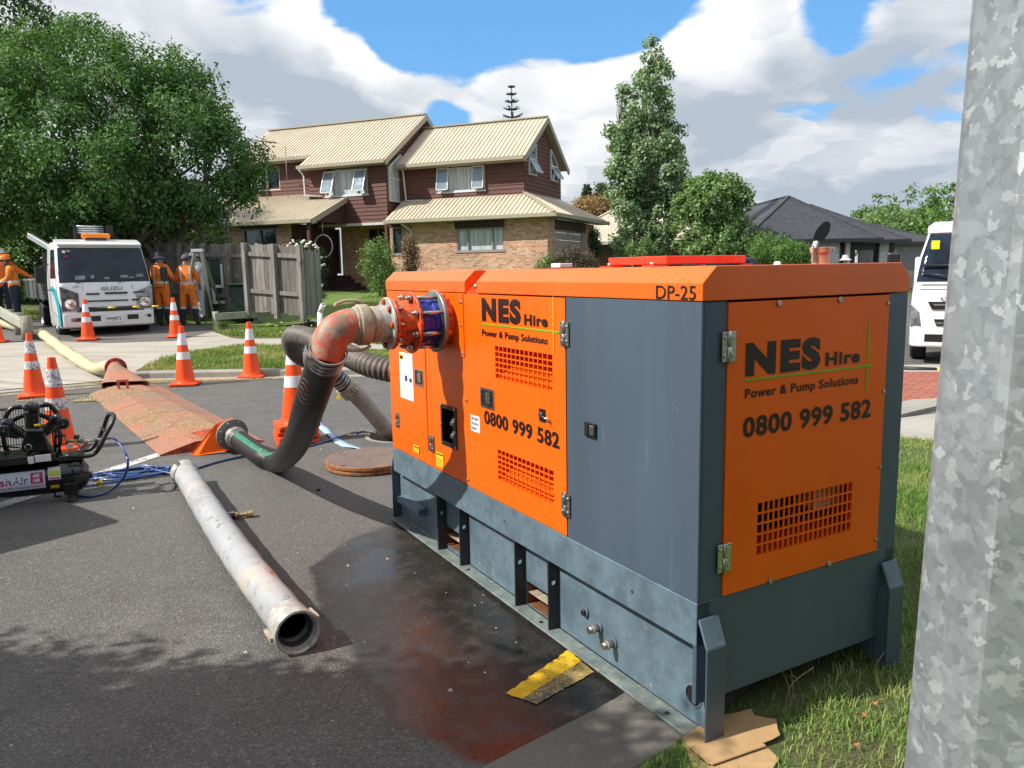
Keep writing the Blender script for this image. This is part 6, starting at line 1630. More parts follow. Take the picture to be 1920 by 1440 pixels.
# --- roofs
ribroof('roof', [(-11.2, -.35, 6.22), (-6.9, -.35, 6.22), (-6.9, 3.3, 8.58), (-11.2, 3.3, 8.58)])
ribroof('roof', [(-15.6, .54, 6.80), (-11.2, .54, 6.80), (-11.2, 3.3, 8.58), (-15.6, 3.3, 8.58)])
ribroof('roof', [(-6.9, 6.95, 6.22), (-15.6, 6.95, 6.22), (-15.6, 3.3, 8.58), (-6.9, 3.3, 8.58)])
ribroof('roof', [(-7.0, .63, 6.10), (-1.15, .63, 6.10), (-1.15, 3.35, 7.98), (-7.0, 3.35, 7.98)])
ribroof('roof', [(-1.15, 6.07, 6.10), (-7.0, 6.07, 6.10), (-7.0, 3.35, 7.98), (-1.15, 3.35, 7.98)])
ribroof('lower_roof', [(-20.5, -2.5, 3.80), (-9.1, -2.5, 3.80), (-9.1, .0, 4.82), (-20.5, .0, 4.82)])
ribroof('lower_roof', [(-20.5, .0, 4.82), (-11.02, .0, 4.82), (-11.02, .95, 5.20), (-20.5, .95, 5.20)])
ribroof('lower_roof', [(-6.95, -.45, 3.78), (.45, -.45, 3.78), (-1.35, 1.12, 4.68), (-6.95, 1.12, 4.68)])
ribroof('lower_roof', [(.45, -.45, 3.78), (.45, 7.0, 3.78), (-1.35, 5.4, 4.78), (-1.35, 1.12, 4.74)])
mb = MB(); mb.beam((.45, -.45, 3.80), (-1.36, 1.12, 4.74), .16, .05, M_gut); mb.build('hip_cap', house)
mb = MB(); mb.beam((-15.6, 3.3, 8.62), (-6.88, 3.3, 8.62), .22, .05, M_gut); mb.beam((-7.0, 3.35, 8.02), (-1.13, 3.35, 8.02), .22, .05, M_gut); mb.build('ridge_cap', house)
def gut(name, p0, p1): return MB().beam(p0, p1, .12, .14, M_gut).build(name, house)
gut('gutter', (-11.25, -.40, 6.16), (-6.88, -.40, 6.16)); gut('gutter', (-15.6, .49, 6.72), (-11.15, .49, 6.72)); gut('gutter', (-7.0, .58, 6.03), (-1.15, .58, 6.03))
gut('gutter', (-20.5, -2.55, 3.74), (-9.05, -2.55, 3.74)); gut('gutter', (-6.98, -.50, 3.70), (.5, -.50, 3.70)); gut('gutter', (.50, -.55, 3.70), (.50, 7.05, 3.70))
mb = MB(); mb.box((-6.95, -.40, 3.63), (.42, .0, 3.66), M_gut); mb.box((.0, -.02, 3.6305), (.42, 6.95, 3.6605), M_gut); mb.box((-11.0, .0, 3.66), (-7.1, 1.2, 3.72), M_gut); mb.box((-11.2, -.32, 6.07), (-6.95, .04, 6.1), M_gut); mb.box((-6.95, .64, 5.93), (-1.2, 1.09, 5.96), M_gut); mb.box((-20.5, -2.5, 3.66), (-9.1, -2.11, 3.69), M_gut); mb.box((-15.6, .55, 6.62), (-11.2, .94, 6.65), M_gut); mb.build('soffit', house)
MB().box((-11.02, -.02, 3.63), (-7.05, .05, 3.735), M_dpipe).build('fascia', house)
for nm, P0, P1, P2 in (('bargeboard', (-6.86, -.40, 6.10), (-6.86, 3.3, 8.48), (-6.86, 7.0, 6.10)), ('bargeboard', (-1.11, .58, 5.98), (-1.11, 3.35, 7.88), (-1.11, 6.12, 5.98)), ('bargeboard', (-9.06, -2.55, 3.70), (-9.06, .0, 4.74), (-9.06, .02, 4.74))):
    mb = MB(); mb.beam(P0, P1, .05, .22, M_gut); mb.beam(P1, P2, .0499, .2199, M_gut); mb.build(nm, house)
mb = MB(); mb.add([(-9.1, -2.4, 3.72), (-9.1, .02, 3.72), (-9.1, .02, 4.7)], [(0, 1, 2)], M_trim); mb.box((-11.0, -.0, 3.735), (-9.12, .03, 4.8), M_board); mb.build('porch_gable', house)
for pts in (((-11.28, -.2, 6.1), (-11.28, .02, 5.95), (-11.2, .0, 5.8), (-11.2, .0, 5.02), (-10.3, -.06, 4.95)), ((-6.85, .9, 6.0), (-6.85, 1.02, 5.85), (-6.75, 1.03, 4.65), (-5.9, .98, 4.62)), ((-6.2, -.42, 3.6), (-6.1, -.1, 3.45), (-5.95, -.07, 3.3), (-5.95, -.07, GZ)), ((-14.6, -2.45, 3.65), (-14.4, -2.2, 3.55), (-14.3, -2.16, 3.3), (-14.3, -2.16, GZ))):
    mb = MB(); mb.tube(list(pts), .045, M_dpipe, 8); mb.build('downpipe', house)
mb = MB()
for x, w_ in ((-12.1, 0), ): mb.tube([(x, 0, 5.0), (x, 0, 7.2)], .02, M_flgry, 6); 
mb.tube([(-13.0, -.3, 4.9), (-13.0, -.3, 7.6)], .02, M_flgry, 6); mb.tube([(-13.6, -.3, 7.5), (-12.3, -.3, 7.3)], .012, M_flgry, 6)
for k in range(7): x = -13.5+.17*k; mb.tube([(x, -.75, 7.48-.026*k), (x, .15, 7.48-.026*k)], .008, M_flgry, 6)
mb.build('roof_antenna', house)

# ring ornament at the porch
rg = hc+(-hL)*(-9.0)+hN*(-1.9)
root = thing('ring_ornament', 'pale ring hanging from the porch beam beside the front steps', 'ornament', (rg.x, rg.y, 2.75))
mb = MB(); mb.tube([Vector((.36*math.cos(a*math.pi/12), 0, .45*math.sin(a*math.pi/12))) for a in range(24)], .03, M_galv, 8, closed=True); mb.tube([(0, 0, .45), (0, 0, .93)], .012, M_galv, 6); mb.build('ring', root)

# ------------------------------------------------------------------ tiled house behind (pale concrete tiles)
def tile_mat(name, c0, c1, row=.3, col=.33):
    m, t, b = newmat(name); co = t.coord('Object'); sp = t.new('ShaderNodeSeparateXYZ', i_Vector=co)
    br = t.new('ShaderNodeTexBrick', i_Scale=1.0); br.offset = .5; v = t.new('ShaderNodeCombineXYZ', i_0=t.math('ADD', sp.outputs[0], t.math('MULTIPLY', sp.outputs[1], .0)), i_1=t.math('MULTIPLY', sp.outputs[2], 2.4)); t.set(br.inputs['Vector'], v.outputs[0])
    t.set(br.inputs['Color1'], c0); t.set(br.inputs['Color2'], c1); t.set(br.inputs['Mortar'], tuple(k*.45 for k in c0)); br.inputs['Mortar Size'].default_value = .02; br.inputs['Brick Width'].default_value = col; br.inputs['Row Height'].default_value = row
    n_ = t.noise(co, 3, 5, .6); c = t.vmath('SCALE', br.outputs[0], scale=t.ramp(n_, (.3, .7, .85, 1.12))); t.set(b.inputs['Base Color'], c); b.inputs['Roughness'].default_value = .7
    t.set(b.inputs['Normal'], t.bump(br.outputs[1], .03, -.8)); return m
M_tile = tile_mat('pale_tile', (.62, .54, .42), (.54, .46, .35)); M_tileg = tile_mat('charcoal_tile', (.052, .054, .066), (.040, .042, .052), .34, .8)
nb = atY(1140, 470, 42); GN = .9
nbh = thing('tiled_house', 'low brown brick house with a pale tiled roof behind the poplar', 'house', (nb.x, nb.y, 0), rad(-8))
def hiproof(par, x0, x1, y0, y1, ze, zr, m, gutm, name='roof', th=.12, ov=.5, flat_l=False):
    x0 -= ov; x1 += ov; y0 -= ov; y1 += ov; hw = (y1-y0)/2; hx = min(hw, (x1-x0)/2); yc = (y0+y1)/2; mb = MB()
    e = [(x0, y0, ze), (x1, y0, ze), (x1, y1, ze), (x0, y1, ze)]; r0, r1 = (x0+hx, yc, zr), (x1-hx, yc, zr)
    if (x1-x0) < (y1-y0): r0, r1 = ((x0+x1)/2, y0+(x1-x0)/2, zr), ((x0+x1)/2, y1-(x1-x0)/2, zr); fs = [(e[0], e[1], r0), (e[1], e[2], r1, r0), (e[2], e[3], r1), (e[3], e[0], r0, r1)]; caps = ((e[0], r0), (e[1], r0), (e[2], r1), (e[3], r1), (r0, r1))
    else: fs = [(e[0], e[1], r1, r0), (e[1], e[2], r1), (e[2], e[3], r0, r1), (e[3], e[0], r0)]; caps = ((e[0], r0), (e[3], r0), (e[1], r1), (e[2], r1), (r0, r1))
    for f in fs: mb.add(list(f), [tuple(range(len(f)))], m)
    o = mb.build(name, par); mb = MB()
    for a, b_ in caps: mb.beam(a, b_, .18, .07, m)
    mb.build('ridge_tiles', o); mb = MB()
    for i in range(4):
        a, b_ = Vector(e[i]), Vector(e[(i+1) % 4]); mb.beam(a+Vector((0, 0, -.09)), b_+Vector((0, 0, -.09)), .10+.002*i, .16+.002*i, gutm)
    mb.add([(x0, y0, ze-.16), (x1, y0, ze-.16), (x1, y1, ze-.16), (x0, y1, ze-.16)], [(3, 2, 1, 0)], gutm)
    mb.build('gutter', par); return o
hiproof(nbh, -2.6, 6, 0, 9.5, 3.05, 5.7, M_tile, M_dpipe)
M_brickd = brick_mat('brown_brick', (.30, .16, .11), (.22, .115, .08), (.24, .2, .17))
MB().box((-2.6, 0, GN-.4), (6, 9.5, 2.92), M_brickd).build('wall', nbh)
window(nbh, 'y', -.02, -1.2, .3, 1.55, 2.75, (.5,), M_winb, M_glass)
MB().box((.95, -.12, 1.6), (1.3, -.001, 2.4), M_stk).box((1.0, -.13, 1.7), (1.25, -.121, 1.9), M_flgry).box((1.0, -.13, 2.05), (1.25, -.121, 2.3), M_flgry).build('meter_box', nbh)

# ------------------------------------------------------------------ charcoal roofed house on the right
gh = thing('white_brick_house', 'single storey white brick house with charcoal tiled hip roof on the right', 'house', (0, 0, 0), 0)
def ghp(u, Y): p = atY(u, 450, Y); return p.x
x0, x1 = ghp(1405, 36), ghp(1612, 36)
ze = 2.78
hiproof(gh, x0, x1+.3, 36, 46.5, ze, 4.95, M_tileg, M_blk)
hiproof(gh, x1-3.2, x1+2.9, 38.6, 48.5, ze, 4.75, M_tileg, M_blk)
hiproof(gh, x1-1, x1+7.5, 43.5, 50.5, ze, 4.30, M_tileg, M_blk)
mb = MB(); mb.box((x0, 36, -.1), (x1-.9, 46.5, ze-.15), M_brickw); mb.box((x1-.9, 37.0, -.1), (x1+.2, 46, ze-.15), M_trim); mb.build('wall', gh)
wall_cut('side_wing_wall', 'y', 38.7, x1+.2, x1+2.9, -.1, ze-.15, M_dark, [(x1+1.0, x1+2.0, -.2, 2.3)], .2, par=gh)
MB().box((x1+2.1, 38.5, -.1), (x1+2.55, 38.9, ze-.15), M_brickw).build('porch_pier', gh); MB().box((x1+3.3, 43.4, -.1), (x1+7.5, 43.6, ze-.15), M_flgry).build('rear_wall', gh)
xa = ghp(1606, 36)
window(gh, 'y', 36.97, x1-.82, x1-.42, .9, 2.5, (), M_winb, M_glass); MB().box((x1-.36, 36.6, 0), (x1-.16, 36.8, ze-.16), M_stk).build('verandah_post', gh)
p = atY(1479, 436, 36.6); mb = MB(); mb.tube([(p.x, 37.2, 3.0), (p.x, 37.2, 3.55)], .05, M_stk, 8); mb.build('roof_vent', gh)
# steel pool-type fence in front of it
fx0, fx1 = ghp(1440, 33)-2, ghp(1660, 33)
root = thing('railing_fence', 'thin black vertical bar railing in front of the white brick house', 'fence', (fx0, 32.5, 0))
mb = MB(); n = int((fx1-fx0)/.125)
for i in range(n+1): mb.box((i*.125-.011, -.011, .1), (i*.125+.011, .011, 1.72), M_dark)
mb.build('bars', root); mb = MB(); mb.box((0, -.02, .15), (fx1-fx0, .02, .19), M_dark); mb.box((0, -.02, 1.62), (fx1-fx0, .02, 1.66), M_dark)
for i in range(0, n+1, 16): mb.box((i*.125-.03, -.03, 0), (i*.125+.03, .03, 1.8), M_dark)
mb.build('rails', root)

# ------------------------------------------------------------------ timber paling fence
def wood_mat(name, c0, c1, moss=0):
    m, t, b = newmat(name); co = t.coord('Object'); g_ = t.noise(t.vmath('MULTIPLY', co, (14, 14, .8)), 1.6, 6, .7); n2 = t.noise(co, 3, 5, .7)
    rnd = t.n.new('ShaderNodeNewGeometry').outputs['Random Per Island']
    c = t.mix(t.ramp(g_, (.3, .7)), c0, c1); c = t.vmath('SCALE', c, scale=t.ramp(rnd, (0, 1, .68, 1.22)))
    c = t.mix(t.math('MULTIPLY', t.ramp(n2, (.55, .75)), .6), c, tuple(k*.35 for k in c0))
    t.set(b.inputs['Base Color'], c); b.inputs['Roughness'].default_value = .85; t.set(b.inputs['Normal'], t.bump(g_, .006, .5)); return m
M_pale = wood_mat('weathered_paling', (.10, .092, .083), (.27, .25, .22)); M_log = wood_mat('weathered_log', (.17, .15, .12), (.30, .27, .215)); M_rail = wood_mat('treated_rail', (.24, .25, .20), (.36, .36, .30))
def paling(name, label, P0, P1, h, seed, posts=(), rails=(.32, .86)):
    P0, P1 = Vector(P0), Vector(P1); d = (P1-P0); L = d.xy.length; rs = random.Random(seed)
    t = thing(name, label, 'fence', (P0.x, P0.y, P0.z), math.atan2(d.y, d.x)); sl_ = (P1.z-P0.z)/L
    mb = MB(); x = 0
    while x < L-.02:
        w_ = min(.145*rs.uniform(.9, 1.05), L-x); z0 = sl_*x+rs.uniform(.0, .05); z1 = sl_*x+h+rs.uniform(-.03, .03); ln = rs.uniform(-.006, .006)
        mb.box((x+.004, .0, z0), (x+w_-.004, .022, z1), M_pale, Matrix.Rotation(ln, 3, 'Y')); x += w_
    mb.build('palings', t)
    for r_ in rails:
        mb = MB(); mb.beam((.0, -.03, h*r_), (L, -.03, h*r_+sl_*L), .055, .10, M_pale); mb.build('rail', t)
    for f_ in posts:
        mb = MB(); mb.box((L*f_-.06, -.13, sl_*L*f_-.1), (L*f_+.06, -.01, sl_*L*f_+h+.03), M_pale); mb.build('fence_post', t, .008)
    return t
fa = gnd(470, 588); fb = gnd(575, 600); f_h = 1.72
fa = atY(470, 585, 19.9); fb = atY(576, 595, 19.0)
fh = (atY(470, 462, 19.9).z-fa.z+atY(576, 457, 19.0).z-fb.z)/2
paling('paling_fence', 'weathered grey paling fence panel with posts and rails facing the street', fa, fb, fh, 3, (.0, .52, .97))
fc_ = atY(596, 600, 20.6); paling('paling_fence', 'short end return of the grey paling fence by the white roses', (fb.x+.02, fb.y+.02, fb.z), (fb.x+.13, fb.y+1.1, fb.z), fh-.1, 5, (), ())
fl0 = atY(292, 590, 23.4); fl1 = atY(468, 588, 21.2); fl0.z = H(fl0.x, fl0.y); fl1.z = H(fl1.x, fl1.y)
paling('paling_fence', 'dark paling fence in tree shade behind the workers', fl0, fl1, atY(400, 461, 22).z-H(fl1.x, fl1.y)-.02, 4, (.1, .35, .6, .85))
# low timber rail fence on the verge
pts = [(406, 618), (489, 606), (569, 598)]
pz = [gnd(*p) for p in pts]
root = thing('rail_barrier', 'low timber rail barrier on three short posts in front of the paling fence', 'barrier', pz[0]); I = toempty(root)
mb = MB(); mb.M = I
tops = [atY(404, 584, pz[0].y), atY(489, 578, pz[1].y), atY(569, 576, pz[2].y)]
for p, q, r_ in zip(pz, tops, (.085, .07, .07)): mb = MB(); mb.M = I; mb.cyl(p-Vector((0, 0, .1)), Vector((p.x, p.y, q.z)), r_, M_rail, seg=12); mb.build('post', root)
mb = MB(); mb.M = I
a = atY(402, 594, pz[0].y-.1); b_ = atY(575, 583, pz[2].y-.1); mb.beam(a, b_, .05, .17, M_rail); mb.build('rail', root, .006)
ba = atY(400, 600, 19.6); bb = atY(490, 597, 19.0)
root = thing('plank', 'grey plank lying on the ground behind the low timber rail', 'plank', gnd(430, 603)); I = toempty(root)
mb = MB(); mb.M = I; mb.beam(gnd(420, 606)+Vector((0, .3, .06)), gnd(487, 603)+Vector((0, .3, .06)), .05, .14, M_pale); mb.build('board', root)
# log rail fence at the left
lp = [(4, 602), (22, 618), (38, 628), (53, 637)]
root = thing('log_barrier', 'weathered log barrier with round posts and a pale top rail at the left edge', 'barrier', gnd(38, 628)); I = toempty(root)
for (u, v), tp_, r_ in zip(lp, (572, 580, 586, 592), (.10, .10, .11, .12)):
    p = gnd(u, v); q = atY(u, tp_, p.y); mb = MB(); mb.M = I; mb.cyl(p-Vector((0, 0, .1)), (p.x, p.y, q.z), r_, M_log, seg=14); mb.build('post', root)
p = gnd(22, 618); q = gnd(53, 637)
mb = MB(); mb.M = I; mb.beam(atY(-40, 562, p.y+.9), atY(49, 611, q.y-.10), .12, .19, M_rail); mb.build('rail', root, .01)
# ------------------------------------------------------------------ vegetation
def leaf_mat(name, c0, c1, c2=None, tr=.35, rough=.5, spec=.35):
    m, t, b = newmat(name); g_ = t.n.new('ShaderNodeNewGeometry'); isl = g_.outputs['Random Per Island']; n_ = t.noise(t.coord('Object'), .9, 4, .6)
    c = t.mix(t.math('ADD', t.math('MULTIPLY', isl, .6), t.math('MULTIPLY', t.ramp(n_, (.35, .65)), .4)), c0, c1)
    if c2: c = t.mix(t.ramp(isl, (.80, .97)), c, c2)
    t.set(b.inputs['Base Color'], c); b.inputs['Roughness'].default_value = rough; b.inputs['Specular IOR Level'].default_value = spec
    trn = t.new('ShaderNodeBsdfTranslucent', i_Color=t.vmath('MULTIPLY', c, (1.1, 1.25, .5))); mx = t.new('ShaderNodeMixShader', i_0=tr, i_1=b.outputs[0], i_2=trn.outputs[0])
    t.l.new(mx.outputs[0], t.n.get('Material Output').inputs['Surface']); return m
def foliage(name, lobes, nclump, nleaf, size, m, parent=None, seed=0, clump_r=(.3, .6), inner=.25, aspect=.45, droop=.0, flat=1.0, I=None):
    rs = np.random.RandomState(seed); L = np.array([[*c, *r] for c, r in lobes], float)
    vol = (L[:, 3]*L[:, 4]*L[:, 5])**(2/3); pk = rs.choice(len(L), nclump, p=vol/vol.sum())
    d = rs.normal(size=(nclump, 3)); d /= np.linalg.norm(d, axis=1)[:, None]; rr = np.where(rs.rand(nclump) < inner, rs.uniform(.3, .85, nclump), rs.uniform(.84, 1.06, nclump))
    cc = L[pk, :3]+d*L[pk, 3:]*rr[:, None]
    # drop clumps that ended deep inside another lobe
    keep = np.ones(nclump, bool)
    for l in L:
        q = (cc-l[:3])/l[3:]; keep &= (np.linalg.norm(q, axis=1) > (.0 if inner > .9 else .55)) | (rs.rand(nclump) < .35)
    cc = cc[keep]; d = d[keep]; n = len(cc)
    cr = rs.uniform(*clump_r, n)
    k = rs.poisson(nleaf*(cr/np.mean(clump_r))**2); idx = np.repeat(np.arange(n), k); N = len(idx)
    v = rs.normal(size=(N, 3)); v /= np.linalg.norm(v, axis=1)[:, None]; r_ = rs.rand(N)**.45
    p = cc[idx]+v*(r_*cr[idx])[:, None]*np.array([1, 1, flat])
    nrm = v*.7+d[idx]*.5+rs.normal(size=(N, 3))*.75+np.array([0, 0, .5]); nrm /= np.linalg.norm(nrm, axis=1)[:, None]
    ax = np.cross(nrm, rs.normal(size=(N, 3))); ax /= np.linalg.norm(ax, axis=1)[:, None]; ax[:, 2] -= droop; ax /= np.linalg.norm(ax, axis=1)[:, None]
    sd = np.cross(nrm, ax); sd /= np.linalg.norm(sd, axis=1)[:, None]; s = size*rs.uniform(.6, 1.35, N)[:, None]
    V = np.empty((N, 4, 3)); V[:, 0] = p; V[:, 1] = p+ax*s*.5+sd*s*aspect*.5; V[:, 2] = p+ax*s-nrm*s*.12; V[:, 3] = p+ax*s*.5-sd*s*aspect*.5
    V = V.reshape(-1, 3)
    if I is not None: M = np.array(I); V = V@M[:3, :3].T+M[:3, 3]
    me = bpy.data.meshes.new(name); me.vertices.add(4*N); me.vertices.foreach_set('co', V.ravel().astype(np.float32)); me.loops.add(4*N); me.loops.foreach_set('vertex_index', np.arange(4*N, dtype=np.int32))
    me.polygons.add(N); me.polygons.foreach_set('loop_start', np.arange(0, 4*N, 4, dtype=np.int32)); me.materials.append(m); me.update(calc_edges=True)
    o = bpy.data.objects.new(name, me); COL.objects.link(o)
    if parent: o.parent = parent
    return o
def bark_mat(name, c0, c1):
    m, t, b = newmat(name); co = t.coord('Object'); n_ = t.noise(t.vmath('MULTIPLY', co, (5, 5, 1.2)), 3, 6, .7)
    t.set(b.inputs['Base Color'], t.mix(t.ramp(n_, (.3, .7)), c0, c1)); b.inputs['Roughness'].default_value = .9; t.set(b.inputs['Normal'], t.bump(n_, .03, .8)); return m
M_bark = bark_mat('oak_bark', (.10, .085, .065), (.22, .195, .155)); M_barkd = bark_mat('dark_bark', (.05, .04, .03), (.11, .09, .07))
def limb(mb, a, b_, r0, r1, rs, m, wob=.12, seg=8):
    a, b_ = Vector(a), Vector(b_); L = (b_-a).length; mid = [a.lerp(b_, f)+Vector((rs.uniform(-1, 1), rs.uniform(-1, 1), rs.uniform(-.4, .6)))*wob*L*math.sin(math.pi*f) for f in (.33, .66)]
    ps = spline([a, *mid, b_], .25); n = len(ps); mb.tube(ps, [r0+(r1-r0)*i/(n-1) for i in range(n)], m, seg); return ps
def tree(name, label, cat, base, lobes, leafargs, m, trunk=(.25, .12), fork=.35, bark=None, seed=1, twigs=3, group=None, multi=1):
    bark = bark or M_bark; root = thing(name, label, cat, base, 0, group); I = toempty(root); rs = random.Random(seed); b0 = Vector(base)
    mb = MB(); mb.M = I
    top = max(l[0][2] for l in lobes); mean = sum((Vector(l[0]) for l in lobes), Vector())/len(lobes)
    for k in range(multi):
        off = Vector((rs.uniform(-1, 1), rs.uniform(-1, 1), 0))*(.25 if multi > 1 else 0)
        f = b0+off+(Vector((mean.x, mean.y, top))-b0)*fork+(Vector((rs.uniform(-1, 1), rs.uniform(-1, 1), 0))*(1.0 if multi > 1 else .1))
        ps = limb(mb, b0+off*.5-Vector((0, 0, .2)), f, trunk[0], trunk[1], rs, bark, .05, 10)
        for i, (c, r) in enumerate(lobes):
            if multi > 1 and i % multi != k: continue
            q = limb(mb, f, Vector(c)+Vector((0, 0, -r[2]*.2)), trunk[1]*.8, .03, rs, bark, .14)
            for j in range(twigs):
                e = Vector(c)+Vector((rs.uniform(-1, 1)*r[0], rs.uniform(-1, 1)*r[1], rs.uniform(-.8, .9)*r[2]))*.8
                limb(mb, q[int(len(q)*rs.uniform(.3, .9))], e, trunk[1]*.35, .012, rs, bark, .15, 6)
    mb.build('trunk', root)
    foliage('crown', lobes, *leafargs, m, root, seed, I=I) if not isinstance(leafargs, dict) else foliage('crown', lobes, m=m, parent=root, seed=seed, I=I, **leafargs)
    return root
def lobe(u, v, Y, rx, rz=None, ry=None):
    p = atY(u, v, Y); return (tuple(p), (rx, ry or rx, rz or rx))
M_oak = leaf_mat('oak_leaf', (.050, .120, .036), (.125, .245, .075), (.21, .33, .11), .3, .6, .22)
M_pop = leaf_mat('poplar_leaf', (.11, .19, .085), (.29, .40, .22), (.46, .53, .40), .35, .5, .3)
M_rnd = leaf_mat('maple_leaf', (.08, .16, .045), (.22, .34, .12), (.38, .48, .22))
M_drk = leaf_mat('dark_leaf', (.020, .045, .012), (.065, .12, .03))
M_mid = leaf_mat('mid_leaf', (.065, .14, .03), (.17, .30, .07))
M_pine = leaf_mat('pine_needles', (.022, .045, .022), (.06, .10, .045), None, .1)
# big oak on the left (several limbs show below the crown)
YO = 22.5
def ob(u, v, dy, r, rz=None): return lobe(u, v, YO+dy, r*.9, (rz or r)*.9)
ol = [ob(120, 225, 0, 2.7, 2.3), ob(30, 270, -.5, 2.6, 2.3), ob(225, 170, 0, 1.8, 1.5), ob(290, 240, -.5, 2.0, 1.7), ob(170, 310, -1.0, 2.2, 1.6), ob(365, 290, 0, 1.6, 1.5), ob(425, 300, .1, 1.15, 1.15), ob(395, 365, .2, 1.35, .75),
      ob(50, 370, -.8, 1.8, 1.2), ob(-60, 330, -.6, 2.4, 2.2), ob(140, 105, .3, 1.7, 1.0), ob(310, 135, .5, .9, .75), ob(410, 232, .4, .8, .75), ob(255, 372, -.2, 1.8, .8), ob(110, 395, -.6, 1.5, .65), ob(-120, 200, 0, 2.4, 2.3), ob(468, 330, .2, .6, .85), ob(345, 175, .4, .9, 1.0), ob(190, 395, .3, 1.3, .6), ob(60, 130, .3, 1.3, 1.0), ob(330, 395, .3, 1.2, .5)]
tree('oak_tree', 'large spreading green oak tree standing behind the white truck', 'tree', (-10.9, YO+.6, H(-10.9, YO)), ol, dict(nclump=1250, nleaf=105, size=.125, clump_r=(.26, .5), inner=.2), M_oak, (.28, .17), .16, seed=11, twigs=2, multi=3)
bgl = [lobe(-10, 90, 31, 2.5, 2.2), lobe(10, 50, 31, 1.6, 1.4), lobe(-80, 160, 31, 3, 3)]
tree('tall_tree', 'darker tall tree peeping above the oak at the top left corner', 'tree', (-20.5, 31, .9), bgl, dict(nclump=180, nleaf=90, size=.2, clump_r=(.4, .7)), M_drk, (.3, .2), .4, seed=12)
# hedge-like dark trees behind the truck
for i, (u, v, Y, rx, rz, lb) in enumerate(((20, 430, 27, 2.3, 2.2, 'mid green bushy tree behind the two men at the left edge'), (105, 440, 28, 2.2, 2.2, 'dark bushy tree just left of the truck cab, behind it'), (240, 430, 29, 2.6, 2.2, 'dark bushy tree behind the truck cab roof'), (335, 440, 29, 1.9, 1.9, 'dark bushy tree above the workers beside the truck'))):
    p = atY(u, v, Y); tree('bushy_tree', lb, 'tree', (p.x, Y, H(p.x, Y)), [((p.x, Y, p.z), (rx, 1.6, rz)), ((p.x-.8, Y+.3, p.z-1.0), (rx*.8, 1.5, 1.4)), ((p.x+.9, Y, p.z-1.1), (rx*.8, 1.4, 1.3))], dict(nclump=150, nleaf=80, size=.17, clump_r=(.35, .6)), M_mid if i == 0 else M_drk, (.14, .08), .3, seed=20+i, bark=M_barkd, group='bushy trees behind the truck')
# poplar and its neighbour
YP = 38
pl = [lobe(1222, 105, YP, .45, .75), lobe(1228, 150, YP, .9, .9), lobe(1215, 205, YP, 1.2, 1.1), lobe(1235, 265, YP, 1.25, 1.2), lobe(1195, 300, YP-.3, 1.2, 1.2), lobe(1240, 335, YP, 1.4, 1.3), lobe(1180, 370, YP-.4, 1.1, 1.2), lobe(1225, 410, YP, 1.7, 1.4), lobe(1200, 455, YP-.3, 1.5, 1.0), lobe(1168, 175, YP, .28, .5), lobe(1172, 330, YP-.5, .9, .8), lobe(1165, 255, YP-.2, .75, .7), lobe(1155, 345, YP, .4, .4)]
pl = [(c, (r[0]*.88, r[1]*.88, r[2])) for c, r in pl]; pb_ = atY(1215, 480, YP)
tree('poplar_tree', 'tall narrow pale green poplar tree behind the pump', 'tree', (pb_.x, YP, H(pb_.x, YP)), pl, dict(nclump=520, nleaf=62, size=.16, clump_r=(.22, .42), inner=.3, aspect=.75), M_pop, (.2, .12), .35, seed=31, bark=bark_mat('poplar_bark', (.25, .24, .2), (.42, .40, .34)))
YQ = 35
ql = [lobe(1340, 380, YQ, 1.3, 1.1), lobe(1310, 420, YQ, 1.1, 1.3), lobe(1375, 430, YQ, .95, 1.0), lobe(1345, 350, YQ, .8, .7), lobe(1385, 365, YQ, .55, .6), lobe(1300, 375, YQ+.3, .8, .8), lobe(1340, 460, YQ-.3, 1.5, .7)]
pq = atY(1340, 480, YQ)
tree('round_tree', 'rounder bushy green tree on the right of the poplar', 'tree', (pq.x, YQ, H(pq.x, YQ)), ql, dict(nclump=330, nleaf=70, size=.15, clump_r=(.22, .40), inner=.3, aspect=.6), M_rnd, (.16, .1), .3, seed=32)
for i, (u, v, Y, rx, rz, mm, lb) in enumerate(((1200, 468, 33, .5, .4, M_rnd, 'low green shrub at the foot of the poplar'), (1450, 470, 31, .9, .7, M_mid, 'leafy young shrub in front of the white brick house'), (1485, 478, 30, .7, .45, M_mid, 'small shrub beside the railing in front of the white brick house'),
    (1430, 462, 34, .5, .6, M_mid, 'thin shrub between the round tree and the white brick house'), (708, 492, 28.5, .62, .95, M_rnd, 'tall rounded green shrub by the house entry steps'), (768, 480, 29.3, .28, .7, leaf_mat('dry_twiggy_leaf', (.16, .10, .06), (.28, .19, .12)), 'thin brownish twiggy shrub against the brick wall by the downpipe'),
    (1075, 488, 28.6, .75, .42, leaf_mat('plum_leaf', (.09, .06, .05), (.2, .15, .11)), 'low purplish brown shrub in front of the garage door'), (1032, 495, 28.8, .5, .28, M_mid, 'low green shrub at the garage corner of the brick house'), (1114, 452, 33, .16, .5, M_drk, 'climbing shrub at the far garage pier'))):
    p = atY(u, v, Y); base = (p.x, Y, H(p.x, Y)); lbz = [((p.x, Y, p.z), (rx, rx*.8, rz)), ((p.x+rx*.3, Y, max(base[2]+.2, p.z-rz*.6)), (rx*.9, rx*.7, rz*.7))]
    tree('garden_shrub', lb, 'shrub', base, lbz, dict(nclump=150 if rx > .6 else 80, nleaf=46, size=.085, clump_r=(.14, .26), inner=.4), mm, (.04, .03), .3, seed=40+i, bark=M_barkd, twigs=2, group='shrubs in the front gardens')
